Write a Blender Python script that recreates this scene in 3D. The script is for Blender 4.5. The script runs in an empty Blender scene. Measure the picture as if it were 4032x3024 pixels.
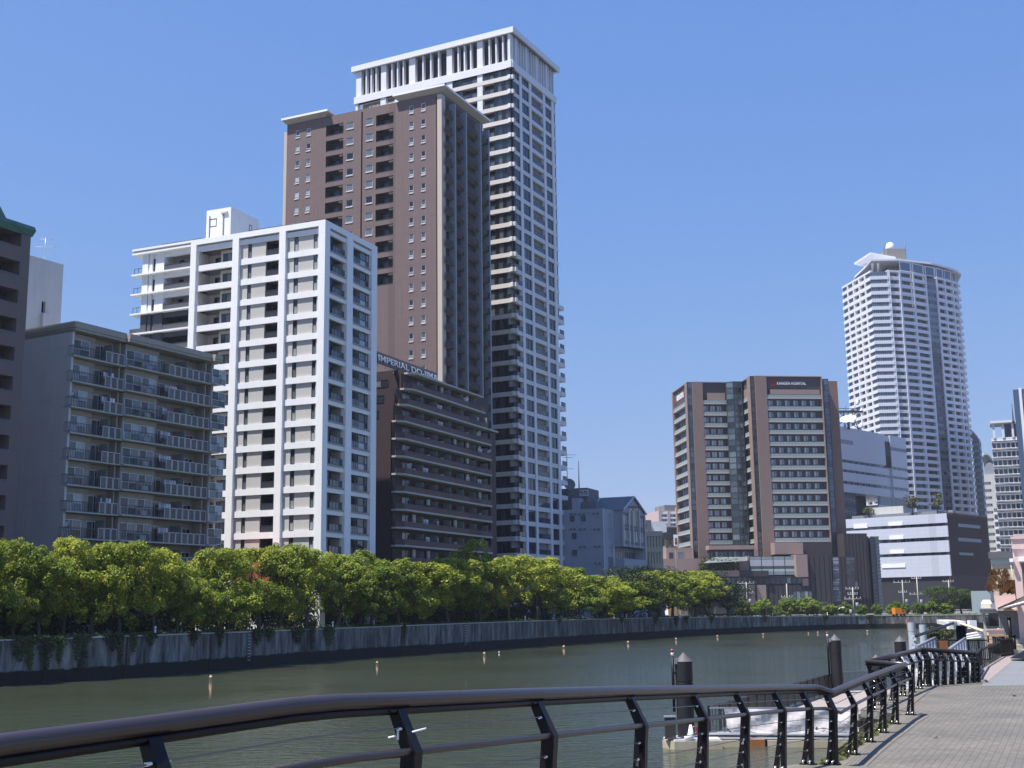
import bpy, math, random
from mathutils import Matrix, Vector
random.seed(7)
S = bpy.context.scene
COL = S.collection
R = math.radians
# ---------------------------------------------------------------- camera, sky, sun, exposure
F_PX, PITCH, ROLL, CAM_Z = 4850.0, R(10.33), R(0.77), 2.33
def axes():
    fw = Vector((0, math.cos(PITCH), math.sin(PITCH))); up = Vector((0, -math.sin(PITCH), math.cos(PITCH))); rt = Vector((1, 0, 0))
    return rt*math.cos(ROLL)-up*math.sin(ROLL), rt*math.sin(ROLL)+up*math.cos(ROLL), fw
AX, AY, AF = axes()
cd = bpy.data.cameras.new('camera'); cam = bpy.data.objects.new('camera', cd); COL.objects.link(cam); S.camera = cam
cd.sensor_width = 36; cd.lens = F_PX/4032*36; cd.clip_start = .1; cd.clip_end = 6000
cam.matrix_world = Matrix(((AX.x, AY.x, -AF.x, 0), (AX.y, AY.y, -AF.y, 0), (AX.z, AY.z, -AF.z, CAM_Z), (0, 0, 0, 1)))
SUN_EL, SUN_AZ = R(66), R(206)
W = bpy.data.worlds.new('World'); S.world = W; W.use_nodes = True
wn = W.node_tree.nodes; wl = W.node_tree.links
sky = wn.new('ShaderNodeTexSky'); sky.sky_type = 'NISHITA'; sky.sun_disc = False
sky.sun_elevation = SUN_EL; sky.sun_rotation = R(90)-SUN_AZ
sky.air_density = 1.0; sky.dust_density = .25; sky.ozone_density = 6; sky.altitude = 0
bg = wn['Background']; sr = wn.new('ShaderNodeSeparateColor'); sc_ = wn.new('ShaderNodeCombineColor'); wl.new(sky.outputs[0], sr.inputs[0])
for i, (a_, g_) in enumerate(((.75, .80), (1.157, .515), (3.078, .15))):       # the clear, evenly blue sky of the day
    q = wn.new('ShaderNodeMath'); q.operation = 'POWER'; q.inputs[1].default_value = g_; wl.new(sr.outputs[i], q.inputs[0]); w_ = wn.new('ShaderNodeMath'); w_.operation = 'MULTIPLY'; w_.inputs[1].default_value = a_; wl.new(q.outputs[0], w_.inputs[0]); wl.new(w_.outputs[0], sc_.inputs[i])
wl.new(sc_.outputs[0], bg.inputs[0]); bg.inputs[1].default_value = .127
sd = bpy.data.lights.new('sun', 'SUN'); so = bpy.data.objects.new('sun', sd); COL.objects.link(so)
sd.energy = 5.0; sd.angle = R(.5); sd.color = (1, .95, .875)
sv = Vector((math.cos(SUN_EL)*math.cos(SUN_AZ), math.cos(SUN_EL)*math.sin(SUN_AZ), math.sin(SUN_EL)))
so.rotation_euler = sv.to_track_quat('Z', 'Y').to_euler()
S.view_settings.view_transform = 'Standard'; S.view_settings.look = 'None'
S.view_settings.exposure = 0.66; S.view_settings.gamma = 1
S.render.engine = 'CYCLES'; S.cycles.max_bounces = 6
# ---------------------------------------------------------------- from the photo to the ground plan
def ray(px, py):
    return (AX*(px-2016)+AY*(1512-py))/F_PX+AF
def PD(px, py, D):                 # point seen at px, py at horizontal depth D
    d = ray(px, py); k = D/d.y; return Vector((d.x*k, D, CAM_Z+d.z*k))
def PZ(px, py, z):                 # ... at height z
    d = ray(px, py); k = (z-CAM_Z)/d.z; return Vector((d.x*k, d.y*k, z))
def depth_for(p1, p2, dz):         # depth at which the two image points on one vertical are dz apart
    a = ray(*p1); b = ray(*p2); return abs(dz/(a.z/a.y-b.z/b.y))
# ---------------------------------------------------------------- materials
MATS = {}
def nt(name):
    m = bpy.data.materials.new(name); m.use_nodes = True; MATS[name] = m
    n = m.node_tree.nodes; return m, n, m.node_tree.links, n['Principled BSDF']
def mk(name, col, rough=.8, metal=0, var=.12, scale=.6, streak=0, joint=None, fine=0, bump=0, spec=.4, isl=0, tint=None):
    """painted, plastered or tiled surface: broad tone drift, rain streaks, panel or tile joints"""
    m, n, l, b = nt(name)
    g = n.new('ShaderNodeNewGeometry'); pos = g.outputs['Position']
    b.inputs['Roughness'].default_value = rough; b.inputs['Metallic'].default_value = metal
    b.inputs['Specular IOR Level'].default_value = spec
    def math_(op, a, c):
        q = n.new('ShaderNodeMath'); q.operation = op
        for i, v in enumerate((a, c)):
            if isinstance(v, (int, float)): q.inputs[i].default_value = v
            else: l.new(v, q.inputs[i])
        return q.outputs[0]
    nz = n.new('ShaderNodeTexNoise'); nz.inputs['Scale'].default_value = scale; nz.inputs['Detail'].default_value = 6
    l.new(pos, nz.inputs['Vector'])
    f = math_('ADD', math_('MULTIPLY', math_('SUBTRACT', nz.outputs[0], .5), 2*var), 1)
    if streak:
        mp = n.new('ShaderNodeMapping'); mp.inputs['Scale'].default_value = (1, 1, .06); l.new(pos, mp.inputs[0])
        s = n.new('ShaderNodeTexNoise'); s.inputs['Scale'].default_value = 2.2; s.inputs['Detail'].default_value = 4; l.new(mp.outputs[0], s.inputs['Vector'])
        f = math_('MULTIPLY', f, math_('ADD', math_('MULTIPLY', math_('SUBTRACT', s.outputs[0], .5), 2*streak), 1))
    if fine:
        s = n.new('ShaderNodeTexNoise'); s.inputs['Scale'].default_value = 14; l.new(pos, s.inputs['Vector'])
        f = math_('MULTIPLY', f, math_('ADD', math_('MULTIPLY', math_('SUBTRACT', s.outputs[0], .5), 2*fine), 1))
    if isl: f = math_('MULTIPLY', f, math_('ADD', math_('MULTIPLY', math_('SUBTRACT', g.outputs['Random Per Island'], .5), 2*isl), 1))
    if joint:                       # (rotation of the wall, width, height, line strength, line width)
        az, jw, jh, js, jl = joint
        sp = n.new('ShaderNodeSeparateXYZ'); rt = n.new('ShaderNodeVectorRotate'); rt.rotation_type = 'Z_AXIS'
        rt.inputs['Angle'].default_value = -az; l.new(pos, rt.inputs[0]); l.new(rt.outputs[0], sp.inputs[0])
        def line(c, w):
            k = math_('FRACT', math_('DIVIDE', c, w), 0); return math_('LESS_THAN', k, jl/w)
        o = None
        if jw: o = math_('MAXIMUM', line(sp.outputs[0], jw), line(sp.outputs[1], jw))
        if jh: o2 = line(sp.outputs[2], jh); o = math_('MAXIMUM', o, o2) if o else o2
        f = math_('MULTIPLY', f, math_('SUBTRACT', 1, math_('MULTIPLY', o, js)))
    mx = n.new('ShaderNodeMix'); mx.data_type = 'RGBA'; mx.blend_type = 'MULTIPLY'; mx.inputs[0].default_value = 1
    mx.inputs[6].default_value = (*col, 1); cc = n.new('ShaderNodeCombineColor')
    for i in range(3): l.new(f, cc.inputs[i])
    l.new(cc.outputs[0], mx.inputs[7]); l.new(mx.outputs[2], b.inputs['Base Color'])
    if bump:
        bp = n.new('ShaderNodeBump'); bp.inputs['Strength'].default_value = bump; bp.inputs['Distance'].default_value = .03
        s = n.new('ShaderNodeTexNoise'); s.inputs['Scale'].default_value = 9; s.inputs['Detail'].default_value = 5; l.new(pos, s.inputs['Vector'])
        l.new(s.outputs[0], bp.inputs['Height']); l.new(bp.outputs[0], b.inputs['Normal'])
    return m
def glass(name, dark, light, share=.45, rough=.04, wave=.02, spec=.6):
    """window: dark room or pale curtain behind a reflecting pane, different from pane to pane"""
    m, n, l, b = nt(name)
    g = n.new('ShaderNodeNewGeometry'); r = n.new('ShaderNodeValToRGB')
    r.color_ramp.elements[0].position = max(0, share-.25); r.color_ramp.elements[0].color = (*dark, 1)
    r.color_ramp.elements[1].position = 1; r.color_ramp.elements[1].color = (*light, 1)
    l.new(g.outputs['Random Per Island'], r.inputs[0])
    z = n.new('ShaderNodeTexNoise'); z.inputs['Scale'].default_value = 1.3; l.new(g.outputs['Position'], z.inputs['Vector'])
    mx = n.new('ShaderNodeMix'); mx.data_type = 'RGBA'; mx.blend_type = 'MULTIPLY'; mx.inputs[0].default_value = .55
    l.new(r.outputs[0], mx.inputs[6]); l.new(z.outputs[0], mx.inputs[7]); l.new(mx.outputs[2], b.inputs['Base Color'])
    b.inputs['Roughness'].default_value = rough; b.inputs['IOR'].default_value = 1.6; b.inputs['Specular IOR Level'].default_value = spec
    bp = n.new('ShaderNodeBump'); bp.inputs['Strength'].default_value = wave; bp.inputs['Distance'].default_value = .5
    z2 = n.new('ShaderNodeTexNoise'); z2.inputs['Scale'].default_value = .5; l.new(g.outputs['Position'], z2.inputs['Vector'])
    l.new(z2.outputs[0], bp.inputs['Height']); l.new(bp.outputs[0], b.inputs['Normal'])
    return m
# ---------------------------------------------------------------- mesh and scene helpers
class MB:
    """collects boxes, prisms, tubes; build() links them as ONE mesh object"""
    def __init__(s): s.v = []; s.f = []; s.m = []; s.mats = []; s.sm = []
    def mi(s, m):
        if m not in s.mats: s.mats.append(m)
        return s.mats.index(m)
    def face(s, pts, m, smooth=False):
        k = len(s.v); s.v += [Vector(p) for p in pts]; s.f.append(tuple(range(k, k+len(pts)))); s.m.append(s.mi(m)); s.sm.append(smooth)
    def hexa(s, P, m):             # 8 points: bottom ring 0-3, top ring 4-7
        k = len(s.v); s.v += [Vector(p) for p in P]; i = s.mi(m)
        for q in ((3, 2, 1, 0), (4, 5, 6, 7), (0, 1, 5, 4), (1, 2, 6, 5), (2, 3, 7, 6), (3, 0, 4, 7)):
            s.f.append(tuple(k+j for j in q)); s.m.append(i); s.sm.append(False)
    def box(s, F, u0, u1, d0, d1, z0, z1, m):
        p = F.pt
        s.hexa([p(u0, d0, z0), p(u1, d0, z0), p(u1, d1, z0), p(u0, d1, z0), p(u0, d0, z1), p(u1, d0, z1), p(u1, d1, z1), p(u0, d1, z1)], m)
    def prism(s, ring, z0, z1, m, mt=None):       # ring of xy points
        k = len(s.v); n = len(ring); i = s.mi(m); j = s.mi(mt or m)
        s.v += [Vector((p[0], p[1], z0)) for p in ring]+[Vector((p[0], p[1], z1)) for p in ring]
        for a in range(n):
            b = (a+1) % n; s.f.append((k+a, k+b, k+n+b, k+n+a)); s.m.append(i); s.sm.append(False)
        s.f.append(tuple(k+a for a in reversed(range(n)))); s.m.append(i); s.sm.append(False)
        s.f.append(tuple(k+n+a for a in range(n))); s.m.append(j); s.sm.append(False)
    def tube(s, pts, r, m, n=8, cap=True, smooth=True):
        pts = [Vector(p) for p in pts]; rr = r if isinstance(r, (list, tuple)) else [r]*len(pts); k = len(s.v); i = s.mi(m)
        for a, p in enumerate(pts):
            t = (pts[min(a+1, len(pts)-1)]-pts[max(a-1, 0)]).normalized()
            x = t.cross(Vector((0, 0, 1)))
            if x.length < .02: x = Vector((1, 0, 0))
            x.normalize(); y = x.cross(t)
            for c in range(n):
                w = 2*math.pi*c/n; s.v.append(p+(x*math.cos(w)+y*math.sin(w))*rr[a])
        for a in range(len(pts)-1):
            for c in range(n):
                d = (c+1) % n; s.f.append((k+a*n+c, k+a*n+d, k+a*n+n+d, k+a*n+n+c)); s.m.append(i); s.sm.append(smooth)
        if cap:
            s.f.append(tuple(k+c for c in reversed(range(n)))); s.m.append(i); s.sm.append(False)
            s.f.append(tuple(k+(len(pts)-1)*n+c for c in range(n))); s.m.append(i); s.sm.append(False)
    def extend(s, o):
        k = len(s.v); s.v += o.v; s.f += [tuple(k+j for j in q) for q in o.f]; s.sm += o.sm; s.m += [s.mi(o.mats[j]) for j in o.m]
    def build(s, name, parent=None, org=None):
        o0 = org if org is not None else (parent.get('_org') if parent else None)
        o0 = Vector(o0) if o0 is not None else Vector((0, 0, 0))
        me = bpy.data.meshes.new(name); me.from_pydata([v-o0 for v in s.v], [], s.f)
        for m in s.mats: me.materials.append(MATS[m])
        me.polygons.foreach_set('material_index', s.m); me.polygons.foreach_set('use_smooth', s.sm); me.update()
        ob = bpy.data.objects.new(name, me); COL.objects.link(ob)
        if parent: ob.parent = parent
        elif org is not None: ob.location = o0
        return ob
def tag(o, label=None, cat=None, group=None, kind=None):
    if label: o['label'] = label
    if cat: o['category'] = cat
    if group: o['group'] = group
    if kind: o['kind'] = kind
    return o
ORG = {}
def thing(name, loc, label, cat, group=None):
    o = bpy.data.objects.new(name, None); COL.objects.link(o); o.location = loc; o.empty_display_size = .5
    ORG[o.name] = Vector(loc); return tag(o, label, cat, group)
def part(mb, name, parent, org=None):
    r = parent
    while r.parent: r = r.parent
    return _b(mb, name, parent, ORG[r.name])
def _b(mb, name, parent, org):
    ob = mb.build(name, None, org); ob.location = (0, 0, 0); ob.parent = parent; return ob
class Fc:
    """a facade: u along the wall, d outward, z up"""
    def __init__(s, A, az, side=1):
        s.A = Vector((A[0], A[1], 0)); s.U = Vector((math.cos(R(az)), math.sin(R(az)), 0)); s.az = az
        s.N = Vector((-s.U.y, s.U.x, 0))
        if s.N.dot(s.A) > 0: s.N = -s.N
        if side < 0: s.N = -s.N
    def pt(s, u, d, z): return s.A+s.U*u+s.N*d+Vector((0, 0, z))
    def uz(s, px, py, d=0):
        r = ray(px, py); o = s.A+s.N*d; c = Vector((0, 0, CAM_Z))
        k = (o-c).dot(s.N)/r.dot(s.N); p = c+r*k
        return (p-s.A).dot(s.U), p.z
    def u(s, px, py, d=0): return s.uz(px, py, d)[0]
    def z(s, px, py, d=0): return s.uz(px, py, d)[1]
    def zat(s, u, py, d=0):        # height on the vertical line u that shows at image row py
        p = s.pt(u, d, 0); q = p-Vector((0, 0, CAM_Z))
        lo, hi = -60, 400
        for _ in range(40):
            mid = (lo+hi)/2; v = Vector((p.x, p.y, mid-CAM_Z)); y = 1512-F_PX*v.dot(AY)/v.dot(AF)
            if y > py: lo = mid
            else: hi = mid
        return mid
    def off(s, u, d): return s.pt(u, d, 0)
def ipx(p):
    v = Vector(p)-Vector((0, 0, CAM_Z)); return 2016+F_PX*v.dot(AX)/v.dot(AF), 1512-F_PX*v.dot(AY)/v.dot(AF)
class Building:
    """root empty + parts; at most 100 of one part stay separate (the nearest), the rest become one 'stuff' part"""
    def __init__(s, name, A, label, cat='building', group=None):
        s.root = thing(name, (A[0], A[1], 0), label, cat, group); s.main = {}; s.many = {}
    def m(s, name):
        if name not in s.main: s.main[name] = MB()
        return s.main[name]
    def one(s, name):
        b = MB(); s.many.setdefault(name, []).append(b); return b
    def finish(s):
        for k, b in s.main.items():
            if b.f: part(b, k, s.root)
        for k, L in s.many.items():
            L = [b for b in L if b.f]
            def vis(b):
                p = sum(b.v, Vector((0, 0, 0)))/len(b.v); x, y = ipx(p); off = (x < 0 or x > 4032 or y < 0 or y > 2250)
                return (off, p.x**2+p.y**2)
            L.sort(key=vis)
            for b in L[:99]: part(b, k, s.root)
            if len(L) > 99:
                r = MB()
                for b in L[99:]: r.extend(b)
                tag(part(r, k, s.root), kind='stuff')
        return s.root
def grid_wall(mb, F, us, zs, hole, m, depth=.3, d=0, mr=None, tile=None):
    """wall sheet at depth d with real openings where hole(i, j) is true; reveals 'depth' deep"""
    mr = mr or m
    for i in range(len(us)-1):
        j = 0
        while j < len(zs)-1:
            h = hole(i, j)
            a, b = us[i], us[i+1]
            if not h:
                j2 = j
                while j2 < len(zs)-1 and not hole(i, j2): j2 += 1
                mb.face([F.pt(a, d, zs[j]), F.pt(b, d, zs[j]), F.pt(b, d, zs[j2]), F.pt(a, d, zs[j2])], m); j = j2
            else:
                c, e = zs[j], zs[j+1]; q = d-depth
                mb.face([F.pt(a, d, c), F.pt(b, d, c), F.pt(b, q, c), F.pt(a, q, c)], mr)
                mb.face([F.pt(a, d, e), F.pt(b, d, e), F.pt(b, q, e), F.pt(a, q, e)], mr)
                mb.face([F.pt(a, d, c), F.pt(a, d, e), F.pt(a, q, e), F.pt(a, q, c)], mr)
                mb.face([F.pt(b, d, c), F.pt(b, d, e), F.pt(b, q, e), F.pt(b, q, c)], mr); j += 1
def window(mb, F, u0, u1, z0, z1, d, fr, gl, fw=.06, mull=(), bars=(), fd=.06):
    """frame + panes split by mullions (fractions of the width) and bars (fractions of the height)"""
    mb.box(F, u0, u1, d-.01, d+fd, z0, z0+fw, fr); mb.box(F, u0, u1, d-.01, d+fd, z1-fw, z1, fr)
    xs = [u0]+[u0+(u1-u0)*k for k in mull]+[u1]; ys = [z0]+[z0+(z1-z0)*k for k in bars]+[z1]
    for i, x in enumerate(xs):
        a, b = (x, x+fw) if i == 0 else ((x-fw, x) if i == len(xs)-1 else (x-fw/2, x+fw/2))
        mb.box(F, a, b, d-.01, d+fd-.004, z0+fw, z1-fw, fr)
    for y in ys[1:-1]: mb.box(F, u0+fw, u1-fw, d-.008, d+fd-.008, y-fw/2, y+fw/2, fr)
    for i in range(len(xs)-1):
        for j in range(len(ys)-1):
            t = random.uniform(-.004, .004)
            mb.face([F.pt(xs[i], d+.012+t, ys[j]), F.pt(xs[i+1], d+.012-t, ys[j]), F.pt(xs[i+1], d+.012-t*.5, ys[j+1]), F.pt(xs[i], d+.012+t*.5, ys[j+1])], gl)
def rail(mb, F, u0, u1, d, z0, h, m, glass_m=None, n=None, bar=.05):
    """balcony guard: top rail, bottom rail, posts and infill panels"""
    mb.box(F, u0, u1, d-.03, d+.03, z0+h-.06, z0+h, m); mb.box(F, u0, u1, d-.02, d+.02, z0+.06, z0+.11, m)
    n = n or max(1, round((u1-u0)/1.0))
    for i in range(n+1):
        x = u0+(u1-u0-bar)*i/n; mb.box(F, x, x+bar, d-.025, d+.025, z0, z0+h-.06, m)
    if glass_m:
        for i in range(n):
            a = u0+(u1-u0-bar)*i/n+bar; b = u0+(u1-u0-bar)*(i+1)/n
            mb.face([F.pt(a, d, z0+.11), F.pt(b, d, z0+.11), F.pt(b, d, z0+h-.06), F.pt(a, d, z0+h-.06)], glass_m)
WATER_Z = -3.3
WALL_Z = CAM_Z-(CAM_Z-WATER_Z)/2.7
G_Z = WALL_Z-.35                    # ground level behind the far embankment
# ---------------------------------------------------------------- materials of the buildings
mk('white_paint', (.85, .85, .85), .6, var=.04, streak=.05, joint=(R(156.6), 0, 2.95, .12, .03))
mk('white_panel', (.83, .83, .83), .6, var=.05, streak=.05)
mk('grey_panel', (.50, .48, .455), .8, var=.04, fine=.06, streak=.03)
mk('shade_grey', (.30, .30, .31), .8, var=.08)
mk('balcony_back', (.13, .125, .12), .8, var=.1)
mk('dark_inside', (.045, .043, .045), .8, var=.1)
mk('slate_clad', (.075, .08, .095), .6, var=.1)
mk('dark_metal', (.028, .03, .036), .45, spec=.5, var=.1)
mk('window_frame', (.035, .045, .06), .4, var=.05)
mk('alu_frame', (.62, .64, .66), .35, metal=.3, var=.05)
mk('roof_felt', (.22, .22, .21), .9)
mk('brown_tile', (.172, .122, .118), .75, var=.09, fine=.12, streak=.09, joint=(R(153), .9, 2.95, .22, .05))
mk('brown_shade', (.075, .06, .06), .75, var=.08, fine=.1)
mk('cream_trim', (.52, .45, .38), .7, var=.04)
mk('steel_blue', (.28, .31, .35), .5, var=.08)
mk('dark_brown_tile', (.045, .027, .029), .6, var=.08, fine=.12, joint=(R(66), .6, .3, .12, .03))
mk('slab_edge', (.44, .43, .40), .8, var=.1, streak=.1)
mk('partition', (.22, .23, .23), .8, var=.1)
mk('beige_render', (.36, .33, .285), .85, var=.08, streak=.14)
mk('end_wall', (.58, .57, .56), .85, var=.07, streak=.08, joint=(0, 0, 2.82, .22, .04))
mk('pale_concrete', (.56, .56, .55), .85, var=.06, streak=.14)
mk('mauve_tile', (.17, .135, .13), .75, var=.06, fine=.08)
mk('green_copper', (.07, .19, .155), .6, var=.12, joint=(R(70), .45, 0, .35, .06))
mk('ac_white', (.6, .6, .58), .6)
mk('laundry', (.6, .6, .65), .9, isl=.6, var=.3)
mk('red_brick', (.35, .09, .05), .8, var=.1)
mk('sign_white', (.85, .85, .87), .5, var=.02)
glass('glass', (.012, .018, .028), (.22, .25, .27), .55)
glass('glass_blue', (.012, .02, .045), (.05, .075, .12), .4, wave=.03)
glass('glass_pale', (.10, .14, .16), (.55, .60, .62), .3)
glass('glass_guard', (.03, .04, .055), (.13, .15, .18), .3)
glass('glass_loggia', (.006, .006, .009), (.03, .03, .035), .5, rough=.25)

def az_same_z(p1, D, p2):           # azimuth and length of the level line seen from p1 (at depth D) to p2
    a = PD(*p1, D); b = PZ(*p2, a.z); v = b-a; return math.degrees(math.atan2(v.y, v.x)), v.length, a
# ================================================================ white apartment block
def white_apartment():
    D = depth_for((1301, 921.4), (1283.5, 2122.2), 2.95*14)
    C = PD(1281.4, 863.7, D); D = C.y
    B = Building('white_apartment_block', C, 'white apartment block with grid frame and grey panels, left of the brown tower')
    L = Fc(C, 156.7); Rr = Fc(C, 66.9)
    T = C.z; FH = 2.95
    z0 = Rr.zat(Rr.u(1301, 921.4), 921.4); OH = .715*FH
    rows = [z0-k*FH for k in range(16)]
    W = B.m('wall'); y_at = lambda x, k: 864+(1281-x)*.161
    def uL(rx, ry): return L.u(700+rx*.27125, 880+ry*.27125)
    def uR(rx, ry): return Rr.u(1240+rx*.13562, 840+ry*.13562)
    colsL = [(0, uL(2045, 60)), (uL(1566, 130), uL(1475, 145)), (uL(888, 235), uL(797, 245)), (uL(270, 325), uL(190, 330))]
    colsL = [(min(a), max(a)) for a in colsL]
    bays = [(colsL[i][1], colsL[i+1][0]) for i in range(3)]
    UE = colsL[3][1]
    zb = G_Z-.2
    zf = z0+.30*FH+.05                # underside of the top frame beam
    # frame: columns and top beam
    for a, b in colsL: W.box(L, a, b, -.8, 0, zb, T, 'white_paint')
    for a, b in bays: W.box(L, a, b, -.8, 0, zf, T, 'white_paint')
    for i, (a, b) in enumerate(bays):
        for k in range(16):
            zt = rows[k]; top = (zt+.25*FH) if k == 0 else rows[k-1]-OH
            s = B.one('spandrel'); s.box(L, a, b, -.72, -.32, zt, top, 'white_panel')
            zo = zt-OH
            if i == 0:
                ws = [(uL(2000, 150), uL(1945, 160)), (uL(1722, 190), uL(1665, 200))]
                ed = [a, ws[0][0], ws[0][1], ws[1][0], ws[1][1], b]
                for q in (0, 2, 4): B.one('panel').box(L, ed[q]+.02, ed[q+1]-.02, -.72, -.5-.05*(q == 2), zo, zt, 'grey_panel')
                for w in ws: window(B.one('window'), L, w[0], w[1], zo+.05, zt-.03, -.62, 'window_frame', 'glass_pale' if random.random() < .5 else 'glass', .07, (), (.57,))
            elif i == 1:
                w = (uL(1048, 290), uL(995, 300)); lo = (uL(1470, 225), uL(1255, 260))
                ed = [lo[1], w[0], w[1], b]
                for q in (0, 2): B.one('panel').box(L, ed[q]+.02, ed[q+1]-.02, -.72, -.5, zo, zt, 'grey_panel')
                window(B.one('window'), L, w[0], w[1], zo+.05, zt-.03, -.62, 'window_frame', 'glass', .07, (), (.5,))
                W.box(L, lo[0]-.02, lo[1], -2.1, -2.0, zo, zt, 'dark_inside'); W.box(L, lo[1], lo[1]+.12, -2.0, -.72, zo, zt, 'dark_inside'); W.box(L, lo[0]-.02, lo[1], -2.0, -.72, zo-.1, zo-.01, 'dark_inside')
                window(B.one('balcony_window'), L, lo[0]+.45, lo[0]+1.2, zo+.9, zt-.35, -1.99, 'dark_metal', 'glass_pale', .06)
                window(B.one('balcony_window'), L, lo[0]+1.5, lo[0]+2.2, zo+.9, zt-.35, -1.99, 'dark_metal', 'glass', .06)
                g = B.one('balcony_guard'); g.box(L, lo[0], lo[1], -.60, -.54, zo, zo+.85, 'dark_metal'); g.box(L, lo[0], lo[1], -.63, -.51, zo+.85, zo+.92, 'window_frame')
            else:
                W.box(L, a, b, -3.2, -3.0, zo, zt, 'grey_panel'); W.box(L, a, a+.12, -3.0, -.72, zo-.02, zt, 'white_panel')
                W.box(L, b-.15, b, -3.0, -.72, zo-.02, zt, 'grey_panel'); W.box(L, a+.12, b-.15, -3.0, -.72, zo-.12, zo-.03, 'grey_panel')
                window(B.one('balcony_window'), L, b-2.3, b-1.2, zo+.55, zt-.45, -2.98, 'dark_metal', 'glass', .07, (.5,))
                W.box(L, a+.12, a+3.1, -1.7, -1.6, zo, zt, 'grey_panel')
                window(B.one('balcony_window'), L, a+1.2, a+2.7, zo+.1, zt-.5, -1.59, 'dark_metal', 'glass', .07, (.5,))
        W.box(L, a, b, -.8, -.7, zb, rows[15]-OH, 'white_panel')
    # left wing with thin slabs
    u5 = L.u(563, 1010, -.5); u6 = L.u(521, 985, 0)
    def uW(rx): return L.u(480+rx*.1808, 1010, -.6)
    W.box(L, UE, u6, -9, 0, T-.28, T, 'white_paint'); W.box(L, UE, u6-.15, -9, -.25, T-.62, T-.28, 'shade_grey'); W.box(L, UE, u6, -9, 0, T-.88, T-.62, 'white_paint')
    for k in range(12):
        fl = rows[k]-OH; white = k < 3; wm = 'white_panel' if white else 'slate_clad'
        top = T-.88 if k == 0 else rows[k-1]-OH-.24
        B.one('balcony_slab').box(L, UE, u6, -3.2, 0, fl-.24, fl, 'white_paint')
        o0, o1 = UE, uW(930); w0, w1 = uW(745), uW(680)
        W.box(L, o1, w0, -1.2, -.55, fl, top, wm); W.box(L, w0, w1, -1.2, -.85, fl, top, wm); W.box(L, w1, uW(612), -1.2, -.55, fl, top, wm)
        W.box(L, uW(590), u5, -1.2, -.5, fl, top, wm); W.box(L, uW(612), uW(590), -1.2, -.95, fl, top, 'slate_clad')
        W.box(L, o0, o1, -1.2, -.75, top-.75, top, wm)
        window(B.one('window'), L, w0, w1, fl+.1, top-.75, -.84, 'window_frame', 'glass_pale' if k > 2 else 'glass', .07, (), (.5,))
        W.box(L, o0, o1, -2.7, -2.6, fl, top, 'grey_panel' if white else 'slate_clad'); W.box(L, o1, o1+.1, -2.6, -1.2, fl, top, wm)
        window(B.one('balcony_window'), L, o1-2.0, o1-1.2, fl+.05, fl+2.0, -2.58, 'dark_metal', 'glass', .06)
        g = B.one('balcony_guard'); g.box(L, o0, o1, -.66, -.6, fl, fl+.9, 'slate_clad'); g.box(L, o0, o1, -.69, -.57, fl+.9, fl+.96, 'dark_metal')
        g = B.one('side_guard'); S2 = Fc(L.off(u5, -.9), 156.7+90); S2.N = L.U.copy(); S2.U = -L.N.copy()
        if white: rail(g, L, u5, u5+1.5, -.55, fl, 1.0, 'dark_metal', None, 2)
        else: g.box(L, u5, u5+1.9, -.6, -.5, fl, fl+.75, 'slate_clad')
        W.box(L, u5-.2, u5, -14, -1.2, fl, top, wm)
    # right facade
    E = uR(1815, 975); b1 = (uR(445, 600), uR(950, 860)); b2 = (uR(1120, 940), uR(1660, 1215))
    for a, b in ((0.001, b1[0]), (b1[1], b2[0]), (b2[1], E)): W.box(Rr, a, b, -.8, -.001, zb, T-.001, 'white_paint')
    for (a, b) in (b1, b2):
        W.box(Rr, a, b, -.8, -.001, z0+.28*FH+.05, T-.001, 'white_paint')
        for k in range(16):
            zt = rows[k]; top = (zt+.28*FH) if k == 0 else rows[k-1]-OH
            B.one('spandrel').box(Rr, a, b, -.7, -.25, zt, top-.22, 'white_panel')
            B.one('sill').box(Rr, a, b, -.7, -.14, top-.22, top, 'shade_grey') if k else B.one('sill').box(Rr, a, b, -.7, -.3, top-.22, top, 'shade_grey')
            zo = zt-OH
            if (a, b) == b1: gl = (a, a+(b-a)*.30); op = (gl[1], b)
            else: op = (a, a+(b-a)*.50); gl = (op[1], b)
            window(B.one('window'), Rr, gl[0], gl[1], zo, zt, -.6, 'window_frame', 'glass_pale' if random.random() < .35 else 'glass', .12, () if (a, b) == b1 else (.72,), (.45,))
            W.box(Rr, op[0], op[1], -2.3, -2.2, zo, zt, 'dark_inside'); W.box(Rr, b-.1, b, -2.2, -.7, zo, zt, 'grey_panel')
            window(B.one('balcony_window'), Rr, op[0]+.2, op[1]-.5, zo+.05, zt-.25, -2.19, 'dark_metal', 'glass', .06, (.5,))
            rail(B.one('balcony_guard'), Rr, op[0], op[1]-.02, -.45, zo, 1.0, 'dark_metal', 'glass_guard', 4)
    # body and roof
    ring = [L.pt(.9, -.9, 0), L.pt(UE, -3.25, 0), L.pt(UE, -14, 0), Rr.pt(E-.3, -14, 0), Rr.pt(E-.05, -2.4, 0), Rr.pt(.9, -2.4, 0)]
    pr = [(L.pt(.4, -3.3, 0)+Rr.U*2.0)]
    body = [L.pt(2.45, -2.25, 0), L.pt(bays[1][1], -2.25, 0), L.pt(bays[1][1], -3.25, 0), L.pt(UE-.05, -3.25, 0), L.pt(UE-.05, -E+.05, 0), L.pt(2.45, -E+.05, 0)]
    W.prism([(p.x, p.y) for p in body], zb, T-.6, 'shade_grey', 'roof_felt')
    W.box(L, .8, UE, -E+.02, -.8, T-.75, T-.3, 'roof_felt')
    W.box(L, u5-.2, UE, -14, -2.7, zb, rows[11]-OH, 'slate_clad')
    W.box(L, UE, u5-.2, -14, -2.8, zb, T-.9, 'slate_clad')
    ph = B.m('penthouse'); d = -5.5
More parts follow.
